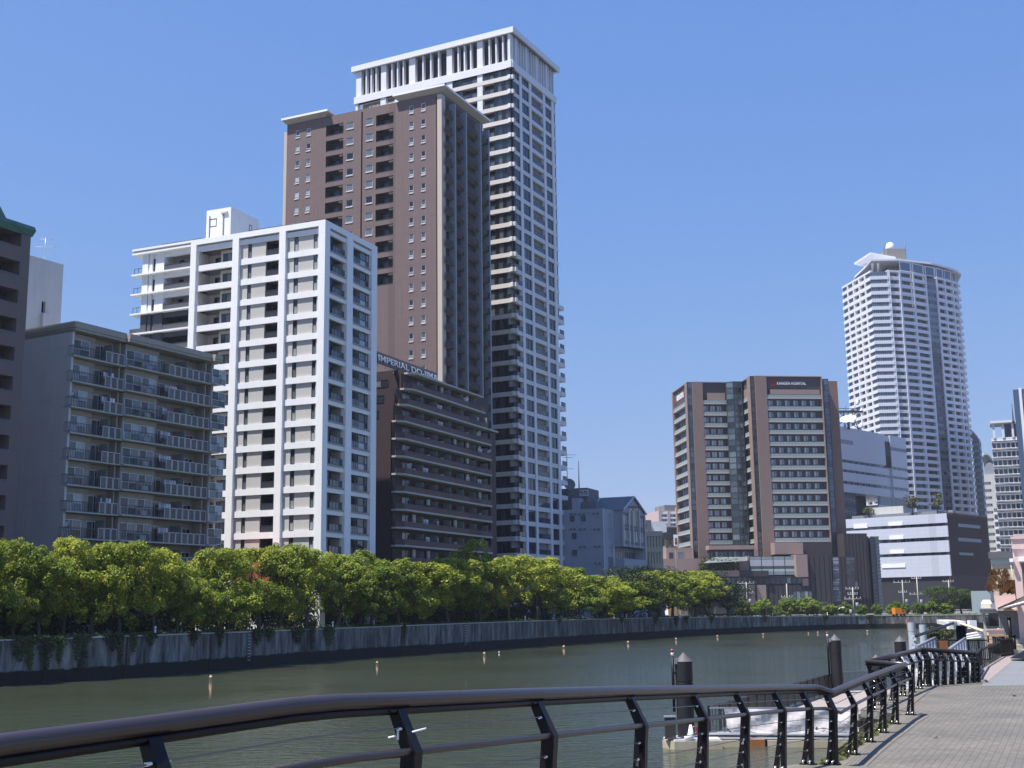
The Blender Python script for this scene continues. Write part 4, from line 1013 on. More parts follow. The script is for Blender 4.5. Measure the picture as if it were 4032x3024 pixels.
    u0, u1 = Fr.u(*h(1270, 235), -.45), Fr.u(*h(1585, 235), -.45); zl0, zl1 = Fr.z(*h(1430, 236), -.45), Fr.z(*h(1430, 203), -.45)
    text3d(t, 'KANDEN HOSPITAL', Fr, u0, u1, -.35, zl0, zl1-zl0, 'sign_white', .02, .1)
    e = MB(); cu, cz = Fr.uz(*h(1225, 216), -.4); r = 1.0
    for k in range(5):
        w = k*2*math.pi/5+.3; pts = [Fr.pt(cu+.75*math.cos(w)+.42*math.cos(q_*.9), -.36, cz+.75*math.sin(w)+.42*math.sin(q_*.9)) for q_ in range(7)]; e.face(pts, 'sign_red')
    for q_ in range(10):
        a2 = 2*math.pi*q_/10; b2 = 2*math.pi*(q_+1)/10
        e.face([Fr.pt(cu+1.25*math.cos(a2), -.34, cz+1.0*math.sin(a2)), Fr.pt(cu+1.25*math.cos(b2), -.34, cz+1.0*math.sin(b2)), Fr.pt(cu+.95*math.cos(b2), -.34, cz+.75*math.sin(b2)), Fr.pt(cu+.95*math.cos(a2), -.34, cz+.75*math.sin(a2))], 'sign_red')
    part(e, 'emblem', t)
    t = thing('side_sign', F1.pt(p1+6, -.4, T-4), 'small red emblem and white lettering on the left flank of the hospital', 'sign')
    F1r = Fc(F1.off(0, 0), AZ+90)
    class Rev:                      # read left to right from outside
        def pt(s, u, d, z): return F1.pt(-u, d, z)
    ua, ub = F1.u(*h(255, 365), -.4), F1.u(*h(178, 395), -.4)
    text3d(t, 'KANDEN HOSPITAL', Rev(), -ub, -ua, -.4, F1.z(*h(215, 395), -.4), 1.9, 'sign_white', .02, .1)
    e = MB(); cu, cz = F1.uz(*h(163, 425), -.4); e.face([F1.pt(cu+1.1*math.cos(k*.7), -.36, cz+1.1*math.sin(k*.7)) for k in range(9)], 'sign_red'); part(e, 'emblem', t)
    # ------------------------------------------------ podium
    g = lambda rx, ry: (2600+rx*.3617, 1950+ry*.3617)
    B = Building('hospital_podium', Fr.off(0, 12), 'low brown hospital podium with dark striped walls and a glazed gallery')
    W = B.m('wall'); d = 10.0
    def bx(rx0, rx1, ry0, ry1, d0, dep, m, nm='wall', F=Fr, mb=None):
        xm, ym = (rx0+rx1)/2, (ry0+ry1)/2; u0, u1 = F.u(*g(rx0, ym), d0), F.u(*g(rx1, ym), d0)
        (mb or B.m(nm)).box(F, u0, u1, d0-dep, d0, F.z(*g(xm, ry1), d0), F.z(*g(xm, ry0), d0), m); return u0, u1
    bx(65, 352, 570, 690, 3, 8, 'podium_tile'); bx(30, 532, 690, 1100, 6, 30, 'podium_tile'); bx(530, 1030, 545, 590, 1.0, 4, 'podium_tile')
    bx(533, 1035, 590, 690, -.8, 4, 'brick_dark'); bx(1030, 1060, 590, 660, 1.4, 4, 'podium_tile')
    for i in range(10):
        u0, z1 = Fr.uz(*g(545+i*49, 610), -.7); window(B.one('window'), Fr, u0, u0+(1.9 if i % 3 else 1.2), z1-5.6, z1, -.75, 'dark_metal', 'glass_pale' if i % 2 else 'glass', .12, (.5,))
    bx(1245, 1555, 515, 642, 4, 8, 'podium_tile'); bx(1555, 1868, 512, 655, 2.5, 8, 'striped')
    for x, y, s_ in ((118, 668, 1.6), (222, 664, 2.0)):
        u0, z1 = Fr.uz(*g(x, y), 3.0); window(B.one('window'), Fr, u0-s_/2, u0+s_/2, z1-1.4, z1+1.4, 3.02, 'alu_dull', 'glass' if s_ < 2 else 'glass_pale', .12)
    # terrace with a glass roof and plants
    bx(530, 860, 820, 885, 9, 10, 'podium_tile'); bx(735, 1180, 822, 885, 8.6, 10, 'striped'); bx(860, 975, 712, 830, 6, 6, 'podium_tile'); bx(945, 972, 662, 720, 6.2, 2, 'podium_tile')
    m = B.m('glass_roof'); u0, z0_ = Fr.uz(*g(450, 742), 10); u1, z1_ = Fr.uz(*g(960, 705), 3)
    m.face([Fr.pt(u0, 12, z0_), Fr.pt(u1-3, 11, z0_+.6), Fr.pt(u1, 3, z1_+1.0), Fr.pt(u0+6, 3, z1_+1.0)], 'glass_pale')
    bx(430, 880, 745, 825, 1.5, 3, 'striped')
    # white glazed gallery
    u0, u1 = bx(975, 1482, 664, 872, 6.4, 8, 'window_frame')
    for i, (y0, y1, mt) in enumerate(((668, 700, 'glass_pale'), (702, 770, 'panel_pale'), (772, 800, 'glass'), (803, 832, 'panel_mint'), (835, 868, 'glass_pale'))):
        zz0, zz1 = Fr.z(*g(1230, y1), 6.5), Fr.z(*g(1230, y0), 6.5)
        for j in range(4): B.one('gallery_panel').box(Fr, u0+(u1-u0)*j/4+.15, u0+(u1-u0)*(j+1)/4-.15, 6.3, 6.55, zz0, zz1, mt)
    bx(1480, 1605, 645, 890, 8.5, 8, 'podium_tile')
    # dark striped right flank built facing front, its shade put into the colour
    for (rx0, rx1, ry0, d0, st) in ((1605, 1872, 650, 7.5, 5), (1955, 2040, 665, 7.0, 2), (2018, 2275, 415, 5.0, 7)):
        u0, u1 = bx(rx0, rx1, ry0, 1300, d0, 30, 'striped')
        for i in range(st): u = u0+(u1-u0)*(i+.6)/st; B.one('groove').box(Fr, u-.14, u+.14, d0-.1, d0+.05, zb, Fr.z(*g((rx0+rx1)/2, ry0), d0)-.3, 'groove')
    bx(1870, 1960, 665, 1300, 6.9, 10, 'striped')
    for j in range(12):
        u0, z1 = Fr.uz(*g(1872, 672+j*36), 7.0); window(B.one('window'), Fr, u0, u0+7.4, z1-2.6, z1, 6.95, 'striped', 'glass_bluish' if j % 3 else 'glass_pale', .15, (.5,))
    # gallery of shop windows, lit panels and striped base
    u0, u1 = bx(590, 1610, 882, 975, 7.4, 20, 'window_frame'); zz0, zz1 = Fr.z(*g(1000, 966), 7.5), Fr.z(*g(1000, 890), 7.5)
    for j in range(17):
        if j < 16: window(B.one('window'), Fr, u0+(u1-u0)*j/17, u0+(u1-u0)*(j+1)/17-.2, zz0, zz1, 7.42, 'dark_metal', ('glass_pale' if j in (0, 2, 13, 15) else 'glass_strip'), .15)
    bx(1550, 1612, 905, 985, 8, 2, 'podium_tile')
    for a_, b_ in ((850, 930), (940, 945), (965, 1035), (1058, 1158)): bx(a_, b_, 975, 1290, 8.2, 10, 'podium_tile')
    bx(600, 1160, 975, 1290, 7.6, 10, 'striped'); u0, u1 = bx(1158, 1625, 980, 1290, 7.8, 10, 'striped')
    for i in range(9): u = u0+(u1-u0)*(i+.5)/9; B.one('groove').box(Fr, u-.12, u+.12, 7.7, 7.85, zb, Fr.z(*g(1400, 985), 7.8), 'groove')
    u0, z1 = Fr.uz(*g(1437, 1040), 7.9); window(B.one('window'), Fr, u0, u0+6.4, z1-5, z1, 7.88, 'dark_metal', 'glass_pale', .15, (.2, .4, .6, .8))
    k = lambda rx, ry: (3200+rx*.376, 2000+ry*.376)
    u0, z1 = Fr.uz(*k(355, 765), 6); u1 = Fr.u(*k(482, 765), 6); z0_ = Fr.z(*k(420, 845), 6)
    window(B.one('window'), Fr, u0, u1, z0_, z1, 5.3, 'dark_metal', 'glass_pale', .2, (.3, .7)); bx(2150, 2165, 415, 420, 5.1, 1, 'striped')
    # glass corner stair
    F5 = Fc(Fr.off(Fr.u(*k(612, 500), 5.0), 5.0), AZ); a_, b_ = 0, F5.u(*k(706, 500)); zt = F5.z(*k(660, 298)); nn = 22; B.m('wall').box(F5, .2, b_-.2, -14, -.3, zb, zt-.3, 'striped')
    for j in range(nn):
        z = zt-(zt-zb)*j/nn; s = B.one('stair_glazing'); hgt = (zt-zb)/nn
        s.box(F5, 0, b_, -.3, .05, z-.2, z, 'window_frame')
        for i2, (x0, x1, mt) in enumerate(((0, .55*b_, 'glass_dkgreen'), (.55*b_, b_, 'glass_strip'))): s.face([F5.pt(x0+.1, 0, z-hgt), F5.pt(x1-.1, 0, z-hgt), F5.pt(x1-.1, 0, z-.2), F5.pt(x0+.1, 0, z-.2)], mt)
    B.m('wall').box(Fr, Fr.u(*k(352, 600), 4), Fr.u(*k(612, 600), 5), -20, 4.2, zb, Fr.z(*k(480, 290), 5)-.2, 'striped')
    B.finish()
    # terrace planting
    pl = MB(); rnd = random.Random(3)
    u0, u1 = Fr.u(*g(430, 790), 9), Fr.u(*g(850, 790), 9); zt = Fr.z(*g(640, 822), 9)
    for i in range(900):
        u = rnd.uniform(u0, u1); z = zt+abs(rnd.gauss(0, 1.8)); c = Fr.pt(u, 9+rnd.uniform(-2, 0), z); a = Vector((rnd.uniform(-1, 1), rnd.uniform(-1, 1), rnd.uniform(-.6, .6)))*.55; b = Vector((rnd.uniform(-1, 1), rnd.uniform(-1, 1), rnd.uniform(0, 1)))*.5
        pl.face([c, c+a, c+a+b, c+b], 'leaf_mid')
    o = pl.build('terrace_shrubs', None, Fr.pt(u0, 9, zt)); tag(o, 'green terrace shrubs under the glass roof on the hospital podium', 'plants', kind='stuff')
mk('brick_side', (.24, .155, .125), .85, var=.06, fine=.16); glass('glass_ward', (.28, .33, .36), (.66, .73, .76), .3); mk('panel_pale', (.45, .47, .49), .5, var=.04); mk('panel_mint', (.42, .52, .50), .5, var=.04); glass('glass_dkgreen', (.01, .03, .03), (.03, .06, .06), .4)
# ================================================================ broadcaster blocks behind the hospital
def metal_blocks():
    c = lambda rx, ry: (3200+rx*.376, 1500+ry*.376); zb = G_Z
    D = 520.0; A = PD(*c(350, 485), D); az = az_same_z(c(350, 485), D, c(970, 600))[0]; F = Fc(A, az); T = A.z
    B = Building('upper_metal_block', A, 'bluish metal-clad block with thin window bands, between hospital and curved tower')
    W = B.m('wall'); U1 = F.u(*c(972, 600)); U0 = F.u(*c(282, 480))
    def uz(rx, ry): return F.uz(*c(rx, ry))
    us0, us1 = F.u(*c(748, 570)), F.u(*c(808, 575)); zbot = uz(325, 1165)[1]
    zz = lambda ry, rx=350: uz(rx, ry)[1]
    bands = [(zz(818, 310), zz(850, 310)), (zz(920, 312), zz(950, 312)), (zz(1040, 316), zz(1075, 316))]
    zs = [T]
    for a, b in bands: zs += [a, b]
    zs.append(zz(1160, 325))
    for i in range(0, len(zs), 2):
        for a, b in ((U0, us0), (us1, U1)): W.box(F, a, b, -.8, 0, zs[i+1], zs[i], 'metal_panel')
    for a, b in bands:
        n = 12
        for i in range(n):
            x0, x1 = U0+(U1-U0)*i/n, U0+(U1-U0)*(i+1)/n; window(B.one('window'), F, x0, x1, b, a, -.6, 'metal_panel', 'glass_bluish', .1, (.5,))
    W.box(F, U0, U1, -30, -.8, zs[-1], T-.3, 'metal_panel'); B.m('slot').box(F, us0, us1, -.7, -.3, zz(780, 760), T-3, 'striped'); B.m('slot').box(F, us0, us1, -.7, -.28, zz(905, 790), zz(780, 760), 'groove')
    zl = zs[-1]; um = F.u(*c(690, 1280)); B.m('lower_wall').box(F, um, U1, -25, 0, zb, zl-4, 'metal_panel'); window(B.one('window'), F, um, U1, zl-4, zl, -.5, 'metal_panel', 'glass_bluish', .15, tuple(k/8 for k in range(1, 8)))
    u5 = F.u(*c(480, 1280)); B.m('lower_wall').box(F, u5, um, -25, -6, zb, zl, 'groove'); gl = B.m('patterned_glazing'); gl.box(F, U0, u5, -3, -1.2, zb, zl, 'glass_strip')
    for i in range(5):
        for j in range(7):
            cu, cz = U0+2+(u5-U0-3)*i/4.5, zl-3-j*5.2
            for k in range(4):
                w = k*math.pi/4+.2*i; gl.tube([F.pt(cu-2.4*math.cos(w), -1.1, cz-2.4*math.sin(w)), F.pt(cu+2.4*math.cos(w), -1.1, cz+2.4*math.sin(w))], .14, 'alu_dull', 4)
    s = B.m('grey_stripe'); z1, z0 = zz(612, 320), zz(655, 320); s.box(F, U0, F.u(*c(420, 640)), -.1, .06, z0, z1, 'slate_light'); z1, z0 = uz(900, 705)[1], uz(900, 740)[1]; s.box(F, us1, U1, -.1, .06, z0, z1, 'slate_light')
    B.finish()
    # antennas on its roof
    p = F.pt(F.u(*c(330, 420), -4), -4, T); t = thing('rooftop_aerial_frame', p, 'dark steel aerial frame with white domes beside the hospital roof', 'antenna')
    m = MB(); H = F.z(*c(330, 335), -4)-T; rnd = random.Random(5)
    for x in (-6, 0, 6):
        m.tube([p+Vector((x, 0, 0)), p+Vector((x*.6, 0, H))], .25, 'dark_metal', 5); m.tube([p+Vector((x, 0, 0)), p+Vector((-x*.6+2, 0, H))], .18, 'dark_metal', 5)
    m.box(Fc(p, 5), -8, 8, -2, 2, T+H, T+H+.7, 'dark_metal'); m.box(Fc(p, 5), -7, 7, -.2, .2, T+H+1.8, T+H+2.0, 'dark_metal')
    for x in (-7, -3, 1, 5, 7.5): m.tube([p+Vector((x, 0, H)), p+Vector((x, 0, H+3))], .1, 'dark_metal', 4)
    part(m, 'frame', t)
    for x, z in ((-8, H+4), (6, H+4.5), (7.5, H+.5), (7, -2.0+H*.5)):
        m = MB(); m.tube([p+Vector((x, -.5, z-1.2)), p+Vector((x, -.5, z-.8)), p+Vector((x, -.5, z+.5)), p+Vector((x, -.5, z+1.2))], [.6, .75, .7, .2], 'sign_white', 10); part(m, 'dome', t)
    q = F.pt(F.u(*c(375, 465), 1), 1, T+3.0); t = thing('large_dish', q-Vector((0, 0, 3)), 'large white satellite dish tilted on the metal block roof edge', 'satellite dish'); m = MB(); dish(m, q, 3.4, 'sign_white', Vector((-.28, -.5, .82))); part(m, 'reflector', t); m = MB(); m.tube([q-Vector((0, 0, 4)), q-Vector((0, 0, .5))], .6, 'dark_metal', 8); part(m, 'stand', t)
    # lower block
    D = 450.0; A = PD(*c(1400, 1385), D); L = Fc(A, 138.9); Rr = Fc(A, 46.8); T = A.z
    B = Building('lower_panel_block', A, 'wide silver-panelled block with a dark brown louvred side, right of the hospital podium', )
    k = lambda rx, ry: (3200+rx*.376, 2000+ry*.376); zL = lambda ry, rx=1410: L.z(*k(rx, ry)); UL = L.u(*k(340, 125)); UR = Rr.u(*k(1830, 95)); W = B.m('wall')
    zbs = [(T, zL(152)), (zL(185), zL(300)), (zL(338, 1420), zL(458, 1430)), (zL(490, 1435), zL(710, 1450))]
    for z1, z0 in zbs: W.box(L, 0, UL, -.7, 0, z0, z1, 'metal_panel_lit')
    for i in range(3):
        n = 11
        for j in range(n): window(B.one('window'), L, UL*j/n, UL*(j+1)/n, zbs[i+1][0], zbs[i][1], -.5, 'slate_clad', 'glass_blue' if j < 5 else 'glass_bluish', .1, (.5,))
    W.box(L, .7, UL, -UR, -.7, zb, T-.3, 'under_dark'); W.box(L, .5, UL, -4, -1.5, zb, zbs[3][1], 'under_dark')
    for (x0, x1, y0, y1) in ((430, 575, 170, 213), (792, 942, 148, 185), (803, 952, 290, 328), (810, 962, 440, 477), (725, 972, 590, 626)):
        u0, u1 = L.u(*k(x1, y0)), L.u(*k(x0, y0)); B.one('white_panel').box(L, u0, u1, 0, .25, L.z(*k((x0+x1)/2, y1)), L.z(*k((x0+x1)/2, y0)), 'sign_white')
    S_ = B.m('louvred_side'); z_ = zb+2; 
    S_.box(Rr, .02, UR, -.8, -.3, zb, T-1, 'louvre_brown')
    nl = 60
    for i in range(nl): z = zL(700)+.1+(T-zL(700))*i/nl; S_.box(Rr, .05, UR, -.35, -.02, z, z+.25, 'louvre_brown')
    for i in range(34): u = UR*i/34; S_.box(Rr, u, u+.35, -.2, .05, T-2, T+.5, 'louvre_brown')
    for (x0, x1, y0, y1) in ((1520, 1748, 162, 205), (1520, 1760, 310, 355), (1530, 1678, 465, 500)):
        u0, u1 = Rr.u(*k(x0, y0)), Rr.u(*k(x1, y0)); z1, z0 = Rr.z(*k(x0, y0)), Rr.z(*k(x0, y1-8)); B.one('strip_window').box(Rr, u0, u1, -.1, .12, z0, z1, 'panel_mint_dim')
    bx_, byy = c(605, 1325), c(945, 1310); d = -8; u0, u1 = L.u(*c(945, 1310), d), L.u(*c(605, 1325), d); z1 = L.z(*c(775, 1318), d)
    P = B.m('penthouse'); P.box(L, u0, u1, d-10, d, T-.3, z1, 'pale_concrete'); P.box(L, 0, UL, -9, -6, T-.3, T+1.5, 'slate_light')
    B.finish()
    rnd = random.Random(11)
    for i, (rx, ry) in enumerate(((585, 1370), (1040, 1350), (1300, 1310))):
        u, z = L.uz(*c(rx, ry), -6); p = L.pt(u, -6, T); 
        lab = ('small green roof tree left of the pale penthouse', 'green roof tree right of the pale penthouse', 'thin green roof tree before the curved tower')[i]
        leafy('roof_tree', p, (2.3, 3.6, 3.0)[i], (5, 9, 9)[i], lab, 'tree', 'trees on the roof of the panelled block', rnd, n=260, m='leaf_olive')
mk('under_dark', (.03, .032, .04), .7); mk('slate_light', (.23, .25, .29), .6, var=.05); mk('panel_mint_dim', (.16, .22, .24), .4, var=.05)
# ================================================================ foliage
def leafmat(name, c1, c2, tr=.25):
    m, n, l, b = nt(name); g = n.new('ShaderNodeNewGeometry'); r = n.new('ShaderNodeValToRGB'); oi = n.new('ShaderNodeObjectInfo'); tc = n.new('ShaderNodeTexCoord')
    r.color_ramp.elements[0].color = (*c1, 1); r.color_ramp.elements[1].color = (*c2, 1); r.color_ramp.elements[0].position = .1; r.color_ramp.elements[1].position = .9
    z = n.new('ShaderNodeTexNoise'); z.inputs['Scale'].default_value = .55; l.new(g.outputs['Position'], z.inputs['Vector'])
    a = n.new('ShaderNodeMath'); a.operation = 'MULTIPLY_ADD'; a.inputs[1].default_value = .45; l.new(g.outputs['Random Per Island'], a.inputs[0]); 
    s = n.new('ShaderNodeMath'); s.operation = 'MULTIPLY_ADD'; s.inputs[1].default_value = .5; l.new(oi.outputs['Random'], s.inputs[0]); s.inputs[2].default_value = -.25
    q = n.new('ShaderNodeMath'); q.operation = 'MULTIPLY_ADD'; q.inputs[1].default_value = 1.3; l.new(z.outputs[0], q.inputs[0]); q.inputs[2].default_value = -.38
    t = n.new('ShaderNodeMath'); t.operation = 'ADD'; l.new(s.outputs[0], t.inputs[0]); l.new(q.outputs[0], t.inputs[1]); l.new(t.outputs[0], a.inputs[2])
    l.new(a.outputs[0], r.inputs[0]); l.new(r.outputs[0], b.inputs['Base Color']); b.inputs['Roughness'].default_value = .55; b.inputs['Specular IOR Level'].default_value = .3
    tl = n.new('ShaderNodeBsdfTranslucent'); l.new(r.outputs[0], tl.inputs[0]); mx = n.new('ShaderNodeMixShader'); mx.inputs[0].default_value = tr
    l.new(b.outputs[0], mx.inputs[1]); l.new(tl.outputs[0], mx.inputs[2]); l.new(mx.outputs[0], n['Material Output'].inputs[0])
leafmat('leaf_mid', (.03, .06, .012), (.13, .19, .03)); leafmat('leaf_olive', (.06, .07, .02), (.16, .17, .05)); leafmat('leaf_camphor', (.08, .145, .012), (.42, .45, .055), .35)
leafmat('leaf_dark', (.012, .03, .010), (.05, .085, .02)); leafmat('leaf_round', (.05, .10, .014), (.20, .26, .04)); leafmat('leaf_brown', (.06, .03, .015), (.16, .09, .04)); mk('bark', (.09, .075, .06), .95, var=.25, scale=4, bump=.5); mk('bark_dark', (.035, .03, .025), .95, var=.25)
def leaf_cloud(rnd, puffs, n, size, m, flat=.35):
    b = MB()
    tot = sum(p[1]**2 for p in puffs)
    for c, r in puffs:
        for _ in range(max(3, int(n*r*r/tot))):
            v = Vector((rnd.gauss(0, 1), rnd.gauss(0, 1), rnd.gauss(.25, 1))).normalized(); rr = r*rnd.uniform(.72, 1.06)
            p = c+Vector((v.x*rr, v.y*rr, v.z*rr*.8)); nn = (v*.8+Vector((rnd.uniform(-1, 1), rnd.uniform(-1, 1), rnd.uniform(-.1, 1.3)))*.7).normalized()
            x = nn.cross(Vector((rnd.uniform(-1, 1), rnd.uniform(-1, 1), rnd.uniform(-1, 1)))).normalized(); y = nn.cross(x); s = size*rnd.uniform(.6, 1.3)
            b.face([p-x*s*.5, p-y*s*.33, p+x*s*.5, p+y*s*.33+nn*s*.1], m)
    return b
def leafy(name, loc, r, h, label, cat, group, rnd, n=500, m='leaf_mid', size=None, trunk=True, parent_mesh=None):
    """tree or bush: crown of leaf clumps round short limbs"""
    t = thing(name, loc, label, cat, group); loc = Vector(loc); puffs = []
    k = 14
    for i in range(k):
        a = rnd.uniform(0, 6.28); e = rnd.uniform(-.5, 1); q = rnd.uniform(.35, .8)
        puffs.append((loc+Vector((math.cos(a)*r*q*math.cos(e), math.sin(a)*r*q*math.cos(e), h*.55+math.sin(e)*h*.3)), r*rnd.uniform(.3, .5)))
    part(leaf_cloud(rnd, puffs, n, size or r*.28, m), 'crown', t)
    if trunk:
        b = MB(); b.tube([loc-Vector((0, 0, .3)), loc+Vector((.1, 0, h*.3)), loc+Vector((.1, .1, h*.6))], [r*.09, r*.06, r*.03], 'bark', 6)
        for i in range(3): b.tube([loc+Vector((.1, 0, h*.3)), puffs[i][0]], [r*.045, r*.015], 'bark', 5)
        part(b, 'trunk', t)
    return t
hosp()
metal_blocks()
# ================================================================ curved white tower and the buildings at the right edge
def curved_tower():
    c = lambda rx, ry: (3200+rx*.376, 950+ry*.376); D = 600.0
    P1 = PD(*c(600, 290), D); T = P1.z; zb = 0
    pts = [PZ(*c(*p), T) for p in ((300, 466), (600, 290), (785, 284), (912, 292), (1050, 312), (1180, 340), (1297, 360), (1382, 380), (1465, 402), (1515, 420), (1545, 445))]
    P = [Vector((p.x, p.y, 0)) for p in pts]
    v = (P[1]-P[0]); L0 = v.length
    B = Building('curved_white_tower', P[1], 'tall curved white residential tower with a tilted roof blade, at the right')
    mk('ct_white', (.68, .69, .73), .6, var=.03, streak=.03); W = B.m('wall')
    FH = (T-PZ(*c(840, 320), T).z) if False else 3.35
    Ff = Fc(P[3], 10); ztop = Fc(P[2], math.degrees(math.atan2((P[3]-P[2]).y, (P[3]-P[2]).x))).z(*c(850, 322)); 
    F23 = Fc(P[2], math.degrees(math.atan2((P[3]-P[2]).y, (P[3]-P[2]).x)))
    zq = F23.z(*c(868, 717)); zr = F23.z(3200+1000*.376-20, 1500+115*.376); FH = (ztop-zq)/5.0; zn = F23.z(*c(905, 1578)); f2 = (zq-zn)/12
    print('CT', T, 'FH', FH, f2, 'z', ztop)
    zs = [ztop-i*FH for i in range(5)]; z = zs[-1]-FH
    while z > 12: zs.append(z); z -= f2
    ring = [(p.x, p.y) for p in P]
    segs = []
    n0 = 5
    for i in range(n0): segs.append((P[0]+v*(i/n0), P[0]+v*((i+1)/n0), 'a'))
    segs.append((P[1], P[2], 'bay'))
    for i in range(2, 10): segs.append((P[i], P[i+1], 'dark' if i == 5 else ('e' if i > 7 else 'b')))
    for k, zt in enumerate(zs):
        zo = zt-(zs[k]-zs[k+1] if k+1 < len(zs) else f2)*.55; zn_ = zs[k+1] if k+1 < len(zs) else zt-f2
        for si, (a, b, t) in enumerate(segs):
            vv = b-a; F = Fc(a, math.degrees(math.atan2(vv.y, vv.x))); ln = vv.length; u0 = .55 if t != 'bay' else .2
            if F.N.y > 0 and si > 5: F.N = -F.N
            if t == 'dark':
                top = k < 9
                B.one('floor_band').box(F, .3, ln-.3, -.9, -.45, zn_, zo, 'dk_band' if not top else 'slate_light'); window(B.one('window'), F, .3, ln-.3, zo, zt, -.7, 'steel_blue', 'glass_bluish' if top else 'glass', .12, (.33, .66))
            elif t == 'bay':
                B.one('floor_band').box(F, -.3, ln, -.8, .35, zn_, zo, 'ct_white'); window(B.one('bay_window'), F, -.1, ln, zo, zt, .05, 'steel_blue', 'glass_bluish', .12, tuple(q/8 for q in range(1, 8)))
            else:
                B.one('floor_band').box(F, 0, ln, -1.2, -.12, zn_, zo, 'ct_white')
                if t != 'a' or si in (1, 3, 4): W.box(F, u0, ln-.4, -1.9, -1.75, zo, zt, 'ct_shade')
                window(B.one('window'), F, u0+(.0 if t == 'a' else .2*ln), ln-.5-(0 if t == 'a' else .1*ln), zo+.05, zt-.2, -1.7 if (t != 'a' or si in (2, 3)) else -.6, 'steel_blue', 'glass_loggia2', .1, (.5,))
    for si, (a, b, t) in enumerate(segs):
        vv = b-a; F = Fc(a, math.degrees(math.atan2(vv.y, vv.x))); ln = vv.length
        if F.N.y > 0 and si > 5: F.N = -F.N
        if t == 'bay': W.box(F, ln-.5, ln+.8, -1.5, .1, zb, ztop+.5, 'ct_white'); continue
        zt_ = ztop+.7
        if si: W.box(F, -.55, .55, -1.5, .02, zb, zt_, 'ct_white')
        W.box(F, 0, ln, -1.2, -.1, ztop, ztop+1.0 if t != 'dark' else ztop, 'ct_white')
    cx = sum(p.x for p in P)/len(P)+5; cy = max(p.y for p in P)+8
    body = []
    for p in P: w = Vector((cx-p.x, cy-p.y, 0)).normalized(); q = p+w*2.6; body.append((q.x, q.y))
    body += [(P[-1].x-2, P[-1].y+30), (P[0].x+4, P[0].y+6)]
    W.prism(body, zb, ztop+.4, 'ct_shade', 'roof_felt')
    # glazed crown storey
    for i in range(3, 9):
        a, b = P[i], P[i+1]; vv = b-a; F = Fc(a, math.degrees(math.atan2(vv.y, vv.x))); 
        if F.N.y > 0: F.N = -F.N
        window(B.one('crown_glazing'), F, .5, vv.length-.3, ztop+1.0, ztop+6.2, -.6, 'ct_white', 'glass_bluish', .5, (.9,))
    W.prism([(p[0], p[1]) for p in body[3:-1]]+[((P[3].x+8), P[3].y+25)], ztop+.4, ztop+6.0, 'ct_shade')
    # roof blades
    rf = B.m('roof_blade'); zr = ztop+7.0
    q = lambda rx, ry, z: PZ(*c(rx, ry), z)
    zl = zr-1; lower = [q(440, 382, T+1.0), q(560, 268, zr), q(612, 205, zr+3), q(900, 200, zr+3), q(1240, 240, zr+1), q(1400, 278, zr), q(1500, 315, zr-1), q(1556, 357, zr-2)]
    bk = [Vector((p.x+6, p.y+26, p.z)) for p in lower]
    for i in range(len(lower)-1):
        a, b, d, e = lower[i], lower[i+1], bk[i+1], bk[i]; up = Vector((0, 0, .9))
        rf.hexa([a, b, d, e, a+up, b+up, d+up, e+up], 'ct_white')
    up2 = B.m('upper_blade'); z2 = zr+9
    a, b, d = q(435, 245, zr+5), q(605, 135, z2), q(870, 182, zr+6); e = Vector((d.x+12, d.y+18, d.z)); g = Vector((a.x+20, a.y+14, a.z))
    up2.face([a, b, d], 'ct_white'); t_ = Vector((0, 0, 1.0))
    for x, y in ((a, b), (b, d)): up2.face([x, y, y+t_, x+t_], 'ct_white')
    up2.face([a, d, g], 'ct_white'); up2.face([a+t_, b+t_, d+t_], 'ct_white'); up2.face([d+t_, a+t_, g+t_], 'ct_white')
    for x in (640, 700, 1490):
        p = q(x, 262 if x < 1000 else 380, ztop+6); B.one('roof_column').tube([Vector((p.x, p.y+2, ztop)), Vector((p.x, p.y+2, zr+1))], .7, 'ct_shade', 6)
    m = B.m('roof_tank'); p = q(945, 185, zr+4); Fz = Fc((p.x, p.y+10), 5); hw = 5.2
    m.box(Fz, -hw, hw, -8, 0, zr, zr+12.5, 'concrete_warm'); m.tube([Fz.pt(-1.5, -4, zr+12), Fz.pt(-1.5, -4, zr+14.5), Fz.pt(-1.5, -4, zr+16.5), Fz.pt(-1.5, -4, zr+17.2)], [2.3, 2.3, 1.6, .3], 'sign_white', 14)
    for x in (5.6, -6.2): m.tube([Fz.pt(x, -1, zr+8), Fz.pt(x, -1, zr+17)], .25, 'dark_concrete', 4)
    B.finish()
mk('concrete_warm', (.27, .25, .22), .85, var=.1); mk('ct_shade', (.14, .14, .17), .8, var=.05); mk('dk_band', (.12, .12, .15), .7); glass('glass_loggia2', (.02, .02, .03), (.10, .11, .14), .4)
curved_tower()
